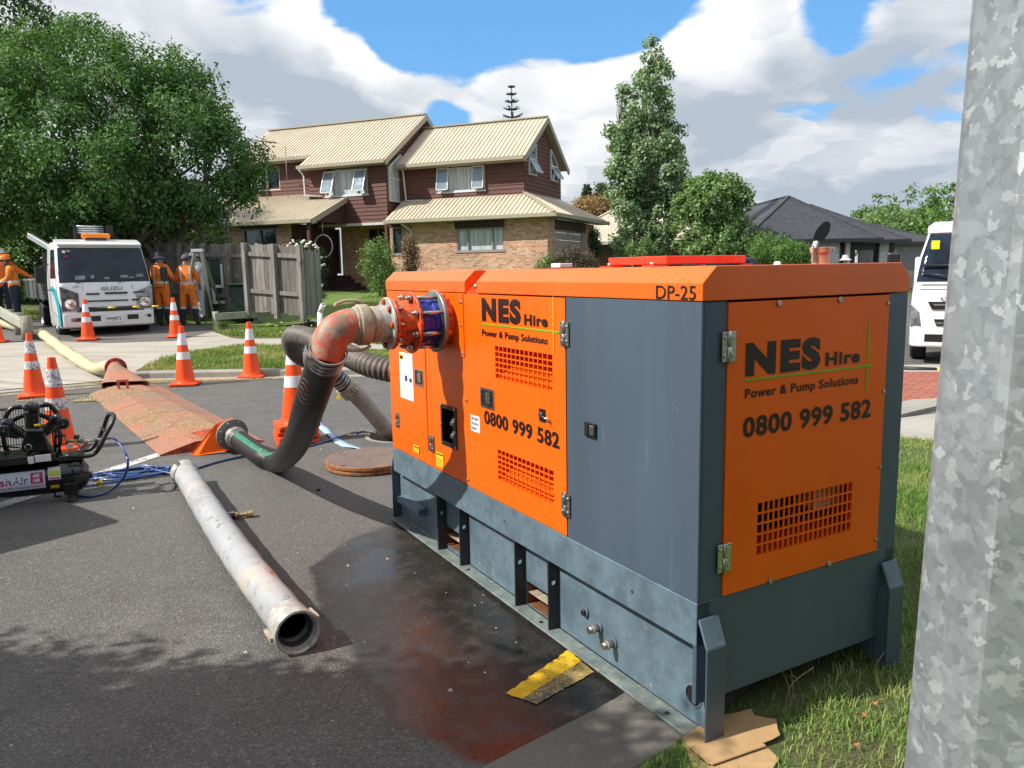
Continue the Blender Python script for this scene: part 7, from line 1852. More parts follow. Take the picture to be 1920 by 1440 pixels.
# far trees
for i, (u, v, Y, rx, rz, mm, lb) in enumerate(((1720, 410, 70, 5.0, 2.6, M_mid, 'broad green tree behind the charcoal roof'), (1668, 420, 66, 1.8, 1.3, M_rnd, 'smaller pale green tree left of the broad tree on the skyline'), (1790, 405, 70, 3.2, 2.4, M_mid, 'green tree behind the galvanised post on the skyline'),
    (1118, 388, 75, 1.9, 1.0, leaf_mat('copper_leaf', (.28, .16, .08), (.42, .28, .14), (.16, .20, .06)), 'reddish flowering treetop above the pale tiled roof'), (1145, 372, 85, 1.9, 1.5, M_drk, 'dark treetop behind the pale tiled roof'), (1100, 378, 85, .9, 1.2, M_pine, 'tiny dark conifer top beyond the reddish treetop'))):
    p = atY(u, v, Y); g__ = H(p.x, Y)
    lbz = [((p.x, Y, p.z), (rx, rx, rz)), ((p.x-rx*.5, Y, p.z-rz*.5), (rx*.8, rx*.8, rz)), ((p.x+rx*.5, Y-.5, p.z-rz*.7), (rx*.8, rx*.8, rz))]
    if i == 5: lbz = [((p.x, Y, p.z-.4+.45*k), (.75-.14*k, .75-.14*k, .35)) for k in range(5)]
    tree('distant_tree', lb, 'tree', (p.x, Y, g__), lbz, dict(nclump=150, nleaf=34, size=.42 if rx > 2 else .3, clump_r=(.4, .8) if rx > 1 else (.15, .3)), mm, (.3, .15), .5, seed=60+i, bark=M_barkd, twigs=1, group='trees on the skyline')
# Norfolk pine: regular whorls
YN = 80; pn = atY(960, 225, YN); ptop = atY(960, 160, YN)
root = thing('norfolk_pine', 'small distant pine with regular upswept whorls rising behind the house ridge', 'tree', (pn.x, YN, 0)); I = toempty(root)
MB().cyl((0, 0, 0), (0, 0, ptop.z), .25, M_barkd, r1=.04, seg=8).build('trunk', root)
rs = np.random.RandomState(5); V = []; Fc = []; nw = 12
for k in range(nw):
    z = ptop.z-.15-k*.72; R_ = .25+.19*k
    for j in range(6):
        an = j*math.pi/3+k*.4; R2 = R_*rs.uniform(.85, 1.1)
        for q in range(34):
            f = rs.uniform(.05, 1); bx, by, bz = R2*f*math.cos(an), R2*f*math.sin(an), z+.30*R2*f*f-.10*f
            a = an+rs.choice((-1, 1))*rs.uniform(.5, 1.3); l = .30*rs.uniform(.5, 1); o = len(V)
            e = (bx+l*math.cos(a), by+l*math.sin(a), bz+rs.uniform(0, .2)); V += [(bx, by, bz-.035), (bx, by, bz+.05), e]; Fc.append((o, o+1, o+2))
me = bpy.data.meshes.new('crown'); me.from_pydata(V, [], Fc); me.materials.append(M_pine); o = bpy.data.objects.new('crown', me); COL.objects.link(o); o.parent = root
mb = MB()
for k in range(nw):
    z = ptop.z-.15-k*.72; R_ = .25+.19*k
    for j in range(6):
        an = j*math.pi/3+k*.4; mb.tube([(0, 0, z), (R_*.5*math.cos(an), R_*.5*math.sin(an), z+.03*R_), (R_*math.cos(an), R_*math.sin(an), z+.24*R_)], [.06, .05, .02], M_pine, 5)
mb.build('whorl_branches', root)
# white roses at the fence end
M_rose = mat('rose_petal', (.80, .80, .72), .6, var=.05)
rb = atY(600, 520, 20.3); root = thing('rose_bush', 'climbing bush of white roses behind the end of the paling fence', 'rose bush', (rb.x, 20.3, H(rb.x, 20.3))); I = toempty(root)
rl = [lobe(590, 480, 20.4, .30, .22), lobe(565, 465, 20.5, .35, .14), lobe(598, 510, 20.3, .16, .34), lobe(600, 545, 20.3, .16, .22)]
foliage('foliage', rl, 70, 40, .05, M_drk, root, 77, (.08, .16), .5, I=I)
mb = MB(); mb.M = I; rs = random.Random(6)
for u, v in ((544, 457), (549, 452), (556, 459), (540, 461), (566, 455), (570, 451), (575, 457), (561, 462), (573, 462), (592, 463), (596, 466), (589, 460), (591, 476), (593, 481), (597, 484), (601, 483), (585, 487), (588, 491), (604, 497), (607, 497), (601, 498), (600, 504), (599, 511), (587, 524), (600, 533), (603, 536), (582, 455), (552, 463)):
    p = atY(u, v, 20.15+rs.uniform(-.1, .1))
    for k in range(4): mb.ball(p+Vector((rs.uniform(-1, 1), rs.uniform(-1, 1), rs.uniform(-1, 1)))*.022, rs.uniform(.022, .034), M_rose, 7, 5, (1, 1, .8))
mb.build('blooms', root)

# ------------------------------------------------------------------ grass
def inpoly(P, poly):
    x, y = P[:, 0], P[:, 1]; ins = np.zeros(len(P), bool); n = len(poly); j = n-1
    for i in range(n):
        xi, yi = poly[i]; xj, yj = poly[j]; c = ((yi > y) != (yj > y)) & (x < (xj-xi)*(y-yi)/((yj-yi) or 1e-9)+xi); ins ^= c; j = i
    return ins
def grass(name, poly, n, h, w_, m, seed, zoff=0, clump=.5, flat=None, excl=None, bare=(), lean=.5):
    rs = np.random.RandomState(seed); P = np.array(poly); lo, hi = P.min(0), P.max(0); out = []
    tot = 0
    while tot < n:
        q = lo+(hi-lo)*rs.rand(n, 2); q = q[inpoly(q, poly)]
        if excl is not None:
            for e in excl: q = q[~inpoly(q, e)]
        dn = np.array([noise.noise(Vector((a*2.1, b_*2.1, 1.7)))+.5*noise.noise(Vector((a*6, b_*6, 4))) for a, b_ in q]) if len(q) else np.zeros(0)
        keep = rs.rand(len(q)) < np.clip(.72+clump*dn*1.6, .12, 1)
        for (bx, by, br) in bare: keep &= ~((np.hypot(q[:, 0]-bx, q[:, 1]-by) < br) & (rs.rand(len(q)) < .86))
        q = q[keep]; out.append(q); tot += len(q)
        if len(q) == 0: break
    q = np.concatenate(out)[:n]; N = len(q)
    hn = np.array([noise.noise(Vector((a*1.4, b_*1.4, 7))) for a, b_ in q]); hh = h*np.clip(1+hn*.9, .5, 1.9)*rs.uniform(.45, 1.35, N)
    an = rs.uniform(0, 6.283, N); ln = rs.uniform(.1, lean+.5, N)*hh; z = np.array([(H(a, b_) if flat is None else flat) for a, b_ in q])+zoff
    base = np.c_[q, z]; dx = np.c_[np.cos(an), np.sin(an), np.zeros(N)]; sx = np.c_[-np.sin(an), np.cos(an), np.zeros(N)]; ww = (w_*rs.uniform(.6, 1.3, N))[:, None]
    V = np.empty((N, 5, 3)); V[:, 0] = base-sx*ww; V[:, 1] = base+sx*ww
    mid = base+dx*(ln*.35)[:, None]; mid[:, 2] += hh*.6; V[:, 2] = mid+sx*ww*.75; V[:, 3] = mid-sx*ww*.75
    tip = base+dx*ln[:, None]; tip[:, 2] += hh*(1-.25*ln/np.maximum(hh, 1e-6)); V[:, 4] = tip
    idx = np.arange(N)*5; loops = np.stack([idx, idx+1, idx+2, idx+3, idx+3, idx+2, idx+4], 1).ravel()
    me = bpy.data.meshes.new(name); me.vertices.add(5*N); me.vertices.foreach_set('co', V.ravel().astype(np.float32)); me.loops.add(7*N); me.loops.foreach_set('vertex_index', loops.astype(np.int32))
    ls = np.empty(2*N, np.int32); ls[0::2] = np.arange(N)*7; ls[1::2] = np.arange(N)*7+4; me.polygons.add(2*N); me.polygons.foreach_set('loop_start', ls); me.materials.append(m); me.update(calc_edges=True)
    o = bpy.data.objects.new(name, me); COL.objects.link(o); return o
V_ = [tuple(p) for p in VERGE]
bare = [(*g0(1560, 1275)[:2], .17), (*g0(1480, 1262)[:2], .16), (*g0(1705, 860)[:2], .35), (*g0(1420, 1290)[:2], .2), (*g0(1640, 1330)[:2], .07), (.95, 3.15, .28), (1.35, 3.7, .4)]
near = [p for p in [(-1, .9), (.35, 2.22), (.95, 2.95), (1.5, 3.7), (2.2, 4.9), (2.65, 6.2), (2.9, 7.22), (3.66, 7.24), (4.3, 6.72), (5.0, 6.6), (2.2, 1.2), (.5, .2)]]
NV = [(a, b_) for a, b_ in NKO(.36)]
near_poly = [p for p in NV if p[1] > 1.2]+[(3.62, 7.2), (4.2, 6.75), (4.9, 6.6), (2.6, 2.2), (1.4, .9), (-.2, .9)]
cardp = [tuple(g0(*p).xy) for p in ((1276, 1383), (1330, 1350), (1415, 1335), (1462, 1355), (1462, 1424), (1440, 1460), (1330, 1460))]
g1 = grass('verge_grass', near_poly, 86000, .048, .0017, M_blade, 1, .012, .5, 0, [cardp], bare, .7); tag(g1, 'short green and straw coloured grass on the near verge', 'grass', kind='stuff')
M_dryb = grass_mat('dry_blades', (.34, .28, .13), (.48, .40, .22), (.42, .34, .18))
g2 = grass('dry_grass', near_poly, 5000, .035, .0016, M_dryb, 2, .012, .3, 0, [cardp], (), 1.2); tag(g2, 'dry straw coloured stalks lying among the near verge grass', 'grass', kind='stuff')
berm = [(-6.25, 12.60), (-5.7, 12.74), (-4.6, 12.74), (0, 12.74), (2.5, 12.76), (3.4, fp[-1][1]-.05)]+[(a, b_-.06) for a, b_ in fp[::-1]]+[(a+.05, b_-.06) for a, b_ in dr_e[::-1]]
g3 = grass('berm_grass', berm, 60000, .075, .0050, M_blade2, 3, -.004, .45); tag(g3, 'lush green grass strip between the far kerb and the footpath', 'grass', kind='stuff')
bm2 = gq((399, 618), (433, 630), (528, 632), (640, 640), (720, 648))+[(3.5, 15.98), (3.5, 18.5), (-2.9, 18.9), (-5.5, 18.7), (-6.9, 18.3)]
g4 = grass('long_grass', bm2, 30000, .13, .005, M_blade2, 4, -.01, .6, lean=.6); tag(g4, 'long weedy grass under the low timber rail', 'grass', kind='stuff')
g5 = grass('lawn_grass', [(-4.9, 18.9), (-2.9, 18.9), (2.5, 18.5), (3, 30.2), (-3.8, 31.5), (-5.5, 29), (-4.6, 20.2)], 34000, .05, .010, M_blade2, 6, .0, .3); tag(g5, 'mown green lawn in front of the brick house', 'grass', kind='stuff')
g6 = grass('back_grass', [(-20, 19), (-13.6, 19), (-12.5, 23), (-20, 27)], 12000, .08, .012, M_blade2, 7, .0, .3); tag(g6, 'grass behind the two men at the left edge', 'grass', kind='stuff')
# yellow flowers in the long grass
M_flow = mat('yellow_flower', (.85, .72, .03), .5); mb = MB(); rs = random.Random(9)
for i in range(110):
    x, y = rs.uniform(-5.9, -2.6), rs.uniform(16.6, 18.2); z = H(x, y)+rs.uniform(.12, .26); r_ = rs.uniform(.010, .019); an = rs.uniform(0, 3)
    mb.add([(x+r_*math.cos(an+k*1.571), y+r_*math.sin(an+k*1.571)-.3*r_, z+r_*.8*math.sin(k*1.571)) for k in range(4)], [(0, 1, 2, 3)], M_flow)
tag(mb.build('yellow_flowers'), 'tiny yellow flowers dotted in the long grass by the low rail', 'flowers', kind='stuff')
# tall weeds by the skid and by the post
def stalks(name, label, pts, h, seed, m):
    rs = random.Random(seed); root = thing(name, label, 'weed', pts[0]); I = toempty(root)
    for p in pts:
        mb = MB(); mb.M = I; a = rs.uniform(0, 6.28); hh = h*rs.uniform(.7, 1.2)
        ps = [Vector(p), Vector(p)+Vector((.15*hh*math.cos(a), .15*hh*math.sin(a), hh*.55)), Vector(p)+Vector((.6*hh*math.cos(a), .6*hh*math.sin(a), hh*.9))]
        mb.tube(spline(ps, .02), [.0022]*len(spline(ps, .02)), m, 5); mb.build('stem', root)
stalks('grass_stalk', 'few tall pale grass stalks rising in the shade under the pump end', [g0(1487, 1315), g0(1483, 1316), g0(1498, 1300), g0(1470, 1330)], .16, 3, M_dryb)
stalks('grass_stalk', 'few tall pale grass stalks beside the far skid post', [g0(1655, 1262), g0(1668, 1258), g0(1640, 1268), g0(1690, 1250), g0(1680, 1262)], .13, 4, M_dryb)
M_fall = mat('fallen_leaf', (.38, .13, .05), .6, var=.2)
mb = MB(); rs = random.Random(2)
for i, (u, v) in enumerate(((1640, 1318), (1605, 1395), (1620, 1340))):
    p = g0(u, v, .045); a = rs.uniform(0, 6); r_ = .011; n8 = 7
    mb.add([(p.x+r_*(1+.4*math.sin(k*2.3))*math.cos(a+k*.9), p.y+r_*.6*math.sin(a+k*.9), p.z+.006*math.sin(k*2)) for k in range(n8)], [tuple(range(n8))], M_fall)
tag(mb.build('fallen_leaves'), 'small reddish fallen leaves scattered on the near verge', 'leaves', kind='stuff')
# grit on the road
mb = MB(); rs = random.Random(12); M_grit = mat('pale_grit', (.45, .42, .38), .8)
for i in range(240):
    x, y = rs.uniform(-3.2, .4), rs.uniform(2.4, 8); r_ = rs.uniform(.0015, .005) if rs.random() < .95 else .010
    mb.add([(x-r_, y-r_, .001), (x+r_, y-r_*.7, .001), (x+r_*.8, y+r_, .001), (x-r_*.7, y+r_, .001), (x, y, r_*1.1)], [(0, 1, 4), (1, 2, 4), (2, 3, 4), (3, 0, 4)], M_grit)
tag(mb.build('road_grit'), 'pale grit and small stones scattered on the asphalt', 'grit', kind='stuff')
p = g0(597, 920); root = thing('dark_stone', 'single small dark stone on the asphalt below the black hose bend', 'stone', p); MB().ball((0, 0, .008), .016, M_dark, 8, 6, (1.1, .7, .6)).build('stone', root)
# ------------------------------------------------------------------ trucks
M_cab = mat('truck_white', (.74, .75, .75), .25, var=.03, vscale=2, coat=.4, dirt=(.45, .43, .40), dirt_amt=.08)
M_scr = mat('tinted_windscreen', (.010, .019, .034), .06, var=.5, vscale=3, spec=.35)
M_teal = mat('teal_stripe', (.01, .38, .46), .35, var=.03)
M_amber = mat('amber_beacon', (.85, .22, .01), .2, var=.1, coat=.4)
M_lens = mat('lamp_lens', (.22, .22, .23), .12, .5, var=.5, vscale=9, coat=.6)
M_alu = mat('aluminium', (.55, .56, .57), .35, .8, var=.15, vscale=20)
M_deck = mat('steel_deck', (.12, .12, .13), .5, .3, var=.3, vscale=8)
def cab_ring(z, prof, rc=.14, n=4):
    """outline of the cab at height z: prof rows (z, y_front, half width, y_back)"""
    zs = [p[0] for p in prof]; yf, hw, yb_ = (float(np.interp(z, zs, [p[k] for p in prof])) for k in (1, 2, 3)); out = []
    for cx, cy, a0 in ((-hw+rc, yf+rc, 180), (hw-rc, yf+rc, 270), (hw-.04, yb_-.04, 0), (-hw+.04, yb_-.04, 90)):
        r_ = rc if cy < yf+rc+.01 and a0 in (180, 270) else .04
        for k in range(n+1): a = rad(a0+90*k/n); out.append((cx+r_*math.cos(a), cy+r_*math.sin(a), z))
    return out
def truck_cab(root, prof, zwin, names):
    n = 4; K = 4*(n+1)
    zs = sorted({p[0] for p in prof} | set(zwin)); rows = [cab_ring(z, prof) for z in zs]
    mb = MB(); mb.add([p for r_ in rows for p in r_], [(i*K+k, i*K+(k+1) % K, (i+1)*K+(k+1) % K, (i+1)*K+k) for i in range(len(rows)-1) for k in range(K)], M_cab, True)
    mb.add(rows[-1], [tuple(range(K))], M_cab); mb.add(rows[0], [tuple(range(K))[::-1]], M_cab)
    o = mb.build('cab_body', root); md = o.modifiers.new('s', 'EDGE_SPLIT'); md.split_angle = rad(38)
    # windscreen wraps from mid corner to mid corner
    z0, z1 = zwin; mb = MB(); m_ = 7; rr = []
    for j in range(m_):
        z = z0+(z1-z0)*j/(m_-1); r_ = cab_ring(z, prof); pts = r_[1:9] if True else r_
        c = Vector((0, prof[0][1]+1, z)); rr.append([tuple(Vector(p)+(Vector((p[0], p[1]-.9, 0)).normalized())*.008) for p in r_[2:8]])
    k = len(rr[0]); mb.add([p for r_ in rr for p in r_], [(i*k+q, i*k+q+1, (i+1)*k+q+1, (i+1)*k+q) for i in range(m_-1) for q in range(k-1)], M_scr, True)
    mb.build('windscreen', root)
    for sg in (-1, 1):
        mb = MB(); zz0, zz1 = z0+.10, z1-.03; hw0 = float(np.interp(zz0, [p[0] for p in prof], [p[2] for p in prof]))+.006; hw1 = float(np.interp(zz1, [p[0] for p in prof], [p[2] for p in prof]))+.006
        yf0 = float(np.interp(zz0, [p[0] for p in prof], [p[1] for p in prof]))+.20; yf1 = float(np.interp(zz1, [p[0] for p in prof], [p[1] for p in prof]))+.20
        f = [(sg*hw0, yf0, zz0), (sg*hw0, yf0+.78, zz0), (sg*hw1, yf1+.52, zz1), (sg*hw1, yf1, zz1)]; mb.add(f if sg > 0 else f[::-1], [(0, 1, 2, 3)], M_scr); mb.build('side_window', root)
        mb = MB(); y0_ = yf0-.08; 
        for a, b_ in (((y0_, .45), (y0_, zz0)), ((y0_+.98, .6), (y0_+.98, zz1)), ((y0_, .45), (y0_+.98, .6))): mb.beam((sg*(.985 if True else 0)*prof[2][2]/.98, a[0], a[1]), (sg*prof[2][2]*.985/.98, b_[0], b_[1]), .006, .006, M_dark)
        mb.build('door_seam', root)
def wheel(root, x, y, r, w_=.22, dual=False):
    sg = 1 if x > 0 else -1; o = MB().lathe([(r*.55, -w_/2), (r*.92, -w_/2), (r, -w_*.36), (r, w_*.36), (r*.92, w_/2), (r*.55, w_/2)], (x, y, r), (sg, 0, 0), M_rub, 32).build('wheel', root)
    mb = MB(); mb.lathe([(r*.56, w_/2-.005), (r*.54, w_/2-.02), (r*.45, w_*.15), (r*.25, w_*.12), (r*.22, w_*.35), (0, w_*.37)], (x, y, r), (sg, 0, 0), M_galv, 28)
    for k in range(6): an = k*math.pi/3; mb.cyl((x+sg*w_*.13, y+r*.33*math.cos(an), r+r*.33*math.sin(an)), (x+sg*w_*.2, y+r*.33*math.cos(an), r+r*.33*math.sin(an)), .014, M_bolt, seg=6)
    mb.build('rim', o); return o
def mirror(root, x, y, z, w_=.17, h=.30):
    mb = MB(); mb.box((x-w_/2, y-.05, z-h/2), (x+w_/2, y+.05, z+h/2), M_dark); o = mb.build('mirror', root, .03, seg=2)
    sg = 1 if x > 0 else -1; mb = MB(); mb.tube([(x, y+.02, z+h/2), (x-sg*.12, y+.12, z+h/2+.06), (x-sg*.2, y+.2, z+h/2+.05)], .012, M_dark, 8); mb.tube([(x, y+.02, z-h/2), (x, y+.02, z-h/2-.14), (x-sg*.22, y+.03, z-h/2-.16)], .012, M_dark, 8); mb.build('mirror_arm', root)

th = rad(38)
fl_ = Vector((-10.03, 17.42, 0)); ac = Vector((math.cos(th), math.sin(th), 0)); tc = fl_+ac*.985; tc.z = H(tc.x, tc.y)-.02
t1 = thing('flatbed_truck', 'white flatbed truck with amber roof beacon and teal door stripe parked on the driveway', 'truck', tc, th)
pf = [(.22, .05, .96, 1.55), (.30, .0, .98, 1.6), (.56, .0, .985, 1.6), (1.02, .02, .985, 1.62), (1.22, .06, .98, 1.62), (1.60, .20, .95, 1.62), (2.0, .36, .91, 1.62), (2.10, .42, .90, 1.62), (2.18, .62, .84, 1.58)]
truck_cab(t1, pf, (1.24, 2.02), 'x')
mb = MB(); mb.add([(-.90, .40, 2.06), (.90, .40, 2.06), (.88, .28, 2.10), (-.88, .28, 2.10)], [(0, 1, 2, 3)], M_cab); mb.prism([(-.90, .30, 2.06), (-.90, .42, 2.15), (-.86, .9, 2.235), (-.86, .95, 2.15)], (1.78, 0, 0), M_cab); mb.build('roof_visor', t1, .01)
mb = MB(); mb.lathe([(.0, -.30), (.05, -.30), (.065, -.26), (.065, .26), (.05, .30), (0, .30)], (0, .75, 2.31), (1, 0, 0), M_amber, 16); o = mb.build('beacon_bar', t1); MB().box((-.22, .70, 2.22), (.22, .80, 2.26), M_dark).build('beacon_mount', t1)
mb = MB()
for q in range(4): mb.cyl((-.30, 1.5, 2.42+.05*q), (.32, 1.5, 2.42+.05*q), .022, M_alu, seg=10)
mb.box((-.33, 1.45, 2.2), (-.29, 1.55, 2.62), M_dark); mb.box((.38, 1.42, 2.35), (.52, 1.56, 2.6), M_dark); mb.build('roof_rack_load', t1)
# grille, headlights, bumper
mb = MB()
for (a, b_, c, d) in ((-.44, -.17, .96, .995), (-.06, .42, .965, 1.005), (.55, .80, .975, 1.01), (-.44, .42, .80, .83), (.5, .82, .80, .835)): mb.box((a, -.012, c), (b_, .03, d), M_dark)
mb.box((-.66, -.01, .575), (.74, .04, .68), M_dark); mb.build('grille_slots', t1)
for sg in (-1, 1):
    mb = MB(); pts = [(sg*.50, -.006, .95), (sg*.50, -.006, .60), (sg*.93, -.004, .60), (sg*.95, .03, 1.13)] if False else [(sg*.60, -.014, .60), (sg*.95, -.010, .60), (sg*.965, .0, 1.16), (sg*.60, -.006, 1.0)]
    mb.prism(pts, (0, .05, 0), M_lens); o = mb.build('headlight', t1, .006)
    mb = MB(); mb.lathe([(.02, .0), (.10, -.006), (.115, 0), (.115, .01)], (sg*.78, -.012, .76), (0, 1, 0), M_chrome, 20); mb.box((sg*.63, -.022, .875), (sg*.93, -.014, .885), M_dark); mb.build('reflector', o)
mb = MB(); pts = []
for x, y in ((-.97, .12), (-.95, .0), (-.80, -.05), (.80, -.05), (.95, .0), (.97, .12)): pts.append((x, y, .24))
mb.prism(pts, (0, 0, .31), M_cab); bp = mb.build('bumper', t1, .02, seg=2)
mb = MB(); mb.box((-.42, -.056, .36), (-.20, -.048, .48), M_dark); mb.box((.36, -.056, .37), (.60, -.048, .48), M_dark); mb.box((-.80, -.050, .36), (-.60, -.042, .45), M_lens); mb.box((.74, -.050, .40), (.88, -.042, .47), M_dark); mb.build('bumper_insert', t1)
mb = MB(); mb.box((-.10, -.068, .32), (.25, -.0505, .47), M_stk); o = mb.build('number_plate', t1, .004); mb = MB(); put_text(mb, 'HHJ472', (-.075, -.069, .345), (1, 0, 0), uZ, M_ink, .30, .10, .02); mb.build('plate_characters', o)
mb = MB(); put_text(mb, 'ISUZU', (-.12, .008, 1.05), (1, 0, 0), uZ, M_flgry, .44, .085, .02, .012); mb.build('maker_lettering', t1)
mb = MB(); put_text(mb, 'NPR', (-.72, .052, 1.14), (1, 0, .0), uZ, M_flgry, .15, .05, .02, .02) if False else put_text(mb, 'NP', (-.70, .014, 1.12), (1, 0, 0), uZ, M_flgry, .13, .045, .02, .026); mb.build('model_lettering', t1)
for x0_, x1_ in ((-.62, -.2), (.25, .7)): MB().beam((x0_, .03, 1.225), (x1_, .085, 1.33), .012, .012, M_dark).build('wiper', t1)
MB().beam((-.52, .012, .60), (-.50, .03, 1.19), .006, .006, M_flgry).build('panel_seam', t1); MB().beam((.56, .012, .60), (.54, .03, 1.19), .006, .006, M_flgry).build('panel_seam', t1)
mb = MB(); rs = random.Random(4); M_dash = mat('dash_clutter', (.16, .19, .20), .5, var=.3)
for x_, w_, h_, z_ in ((-.62, .20, .09, 1.30), (-.30, .07, .12, 1.31), (.32, .16, .06, 1.33), (.50, .12, .04, 1.31), (.66, .15, .08, 1.34), (-.02, .10, .05, 1.30)):
    y_ = .085+(z_-1.24)*.40; mb.add([(x_, y_-.030, z_), (x_+w_, y_-.030, z_+.01), (x_+w_, y_-.030+h_*.42, z_+h_), (x_, y_-.030+h_*.42, z_+h_)], [(0, 1, 2, 3)], M_dash)
mb.build('dash_papers', t1)
# things seen on the dashboard and windscreen
mb = MB(); mb.box((-.80, .27, 1.90), (-.74, .273, 1.96), M_stk); mb.box((-.72, .28, 1.92), (-.64, .283, 1.97), M_tan); mb.box((-.78, .235, 1.80), (-.73, .238, 1.85), M_mag); mb.build('windscreen_label', t1)
# teal sweep on the side
mb = MB(); P_ = [(.35, 1.02), (.60, 1.00), (1.00, .58), (1.02, .32), (.72, .32), (.70, .60)]
mb.prism([(-.989, y*.9-.1+.15, z) for y, z in ((-.02, .26), (-.02, .66), (.12, .92), (.32, 1.08), (.80, 1.16), (1.25, 1.12), (.62, .92), (.40, .72), (.30, .50), (.30, .26))], (-.004, 0, 0), M_teal); mb.build('teal_stripe', t1)
mirror(t1, -1.28, .12, 1.42, .22, .36); mirror(t1, 1.28, .12, 1.40, .16, .34)
for x, y in ((-.86, .82), (.86, .82), (-.84, 3.32), (.84, 3.32)): wheel(t1, x, y, .385)
mb = MB(); mb.box((-.45, .5, .42), (-.33, 5.0, .60), M_dark); mb.box((.33, .5, .42), (.45, 5.0, .60), M_dark); mb.box((-.8, .3, .34), (.8, 1.5, .5), M_dark); mb.box((-.85, 1.75, .35), (-.5, 2.6, .75), M_alu); mb.box((.5, 1.75, .35), (.85, 2.6, .7), M_dark); mb.build('chassis', t1)
mb = MB(); mb.box((-1.05, 1.8, .84), (1.05, 5.2, .95), M_deck); mb.build('deck', t1, .006)
for sg in (-1, 1):
    mb = MB(); mb.box((sg*1.05, 1.85, .95), (sg*1.01, 5.2, 1.33), M_deck)
    for k in range(5): y = 1.9+.8*k; mb.box((sg*1.065, y, .80), (sg*1.05, y+.06, 1.33), M_flgry)
    mb.box((sg*1.07, 1.85, 1.30), (sg*1.0, 5.2, 1.345), M_alu); mb.build('sideboard', t1)
mb = MB(); mb.box((-1.0, 1.72, .9), (1.0, 1.80, 1.96), M_dark); mb.build('headboard', t1, .005)
mb = MB(); mb.beam((-.9, 3.9, 1.35), (-.95, 1.7, 2.1), .10, .08, M_alu) if False else mb.beam((-.55, 1.9, 1.9), (-1.05, 3.2, 2.42), .11, .13, M_alu); mb.build('tipping_boom', t1, .006)
M_bin = mat('blue_bin_plastic', (.02, .04, .45), .4)
bq = tc+ac*(-.55)+Vector((-math.sin(th), math.cos(th), 0))*2.8
r2_ = thing('blue_crate', 'blue plastic crate on the deck of the white flatbed truck', 'crate', (bq.x, bq.y, tc.z+.955), th); mb = MB()
mb.box((-.25, -.3, 0), (.25, .3, .30), M_bin); mb.box((-.28, -.33, .30), (.28, .33, .36), M_bin); mb.build('crate_body', r2_, .02)

# second truck behind the pump on the right
th2 = rad(-29); ac2 = Vector((math.cos(th2), math.sin(th2), 0)); p2_ = atY(1703, 640, 12.75); tc2 = Vector((p2_.x, p2_.y, 0))+ac2*1.05
t2 = thing('white_truck', 'white truck with a yellow windscreen tag partly hidden by the galvanised post', 'truck', (tc2.x, tc2.y, .0), th2)
pf2 = [(.30, .06, 1.02, 1.7), (.36, .0, 1.05, 1.7), (.80, .0, 1.05, 1.7), (1.12, .03, 1.04, 1.72), (1.34, .08, 1.02, 1.72), (1.7, .22, .97, 1.72), (2.12, .40, .86, 1.70), (2.20, .48, .84, 1.68), (2.28, .70, .76, 1.6)]
truck_cab(t2, pf2, (1.34, 2.10), 'x')
mb = MB(); mb.prism([(-.87, .34, 2.12), (-.87, .50, 2.24), (-.80, 1.0, 2.33), (-.80, 1.05, 2.2)], (1.74, 0, 0), M_cab); mb.build('roof_visor', t2, .02)
mb = MB()
mb.prism([(-.80, -.02, 1.02), (.80, -.02, 1.02), (.74, -.02, .90), (-.74, -.02, .90)], (0, .05, 0), M_dark); mb.prism([(-.70, -.02, .74), (.70, -.02, .74), (.66, -.02, .63), (-.66, -.02, .63)], (0, .05, 0), M_dark); mb.build('grille_slots', t2)
mb = MB(); mb.prism([(-.72, -.024, .985), (.72, -.024, .985), (.71, -.024, .96), (-.71, -.024, .96)], (0, .01, 0), M_flgry); mb.build('grille_bar', t2)
mb = MB(); mb.box((-.66, -.03, .66), (-.52, .0, .70), M_lens); mb.build('marker_lamp', t2)
for sg in (-1, 1):
    mb = MB(); mb.prism([(sg*.88, -.016, .62), (sg*1.04, .03, .62), (sg*1.05, .05, .98), (sg*.92, -.012, .86)], (0, .05, 0), M_lens); mb.build('headlight', t2, .004)
mb = MB(); mb.prism([(x, y, .29) for x, y in ((-1.05, .14), (-1.02, -.0), (-.86, -.06), (.86, -.06), (1.02, .0), (1.05, .14))], (0, 0, .30), M_cab); mb.build('bumper', t2, .03, seg=2)
mb = MB(); mb.box((-.82, -.066, .38), (-.34, -.058, .50), M_dark); mb.box((.34, -.066, .38), (.82, -.058, .50), M_dark); mb.build('bumper_insert', t2)
mb = MB(); mb.box((-.30, -.075, .36), (.06, -.0605, .49), M_stk); o = mb.build('number_plate', t2, .004); mb = MB(); put_text(mb, 'LE', (-.28, -.076, .375), (1, 0, 0), uZ, M_ink, .10, .095, .02); mb.build('plate_characters', o)
mb = MB(); put_text(mb, 'evo', (-.32, .006, 1.145), (1, 0, .0), uZ, mat('decal_blue', (.02, .10, .42), .4), .34, .075, .04, .012); mb.build('blue_decal', t2)
mb = MB(); put_text(mb, 'FUSO', (-.62, .004, 1.04), (1, 0, 0), uZ, M_flgry, 1.24, .05, .02, .012, 3.2); mb.build('maker_lettering', t2)
mb = MB(); mb.prism([(-.45, -.012, 1.11), (.45, -.012, 1.11), (.0, -.012, 1.08)], (0, .02, 0), M_dark); mb.beam((-.92, .05, 1.22), (.92, .05, 1.22), .01, .012, M_flgry); mb.beam((-.92, .05, 1.30), (.92, .05, 1.30), .01, .01, M_dark); mb.build('panel_seam', t2)
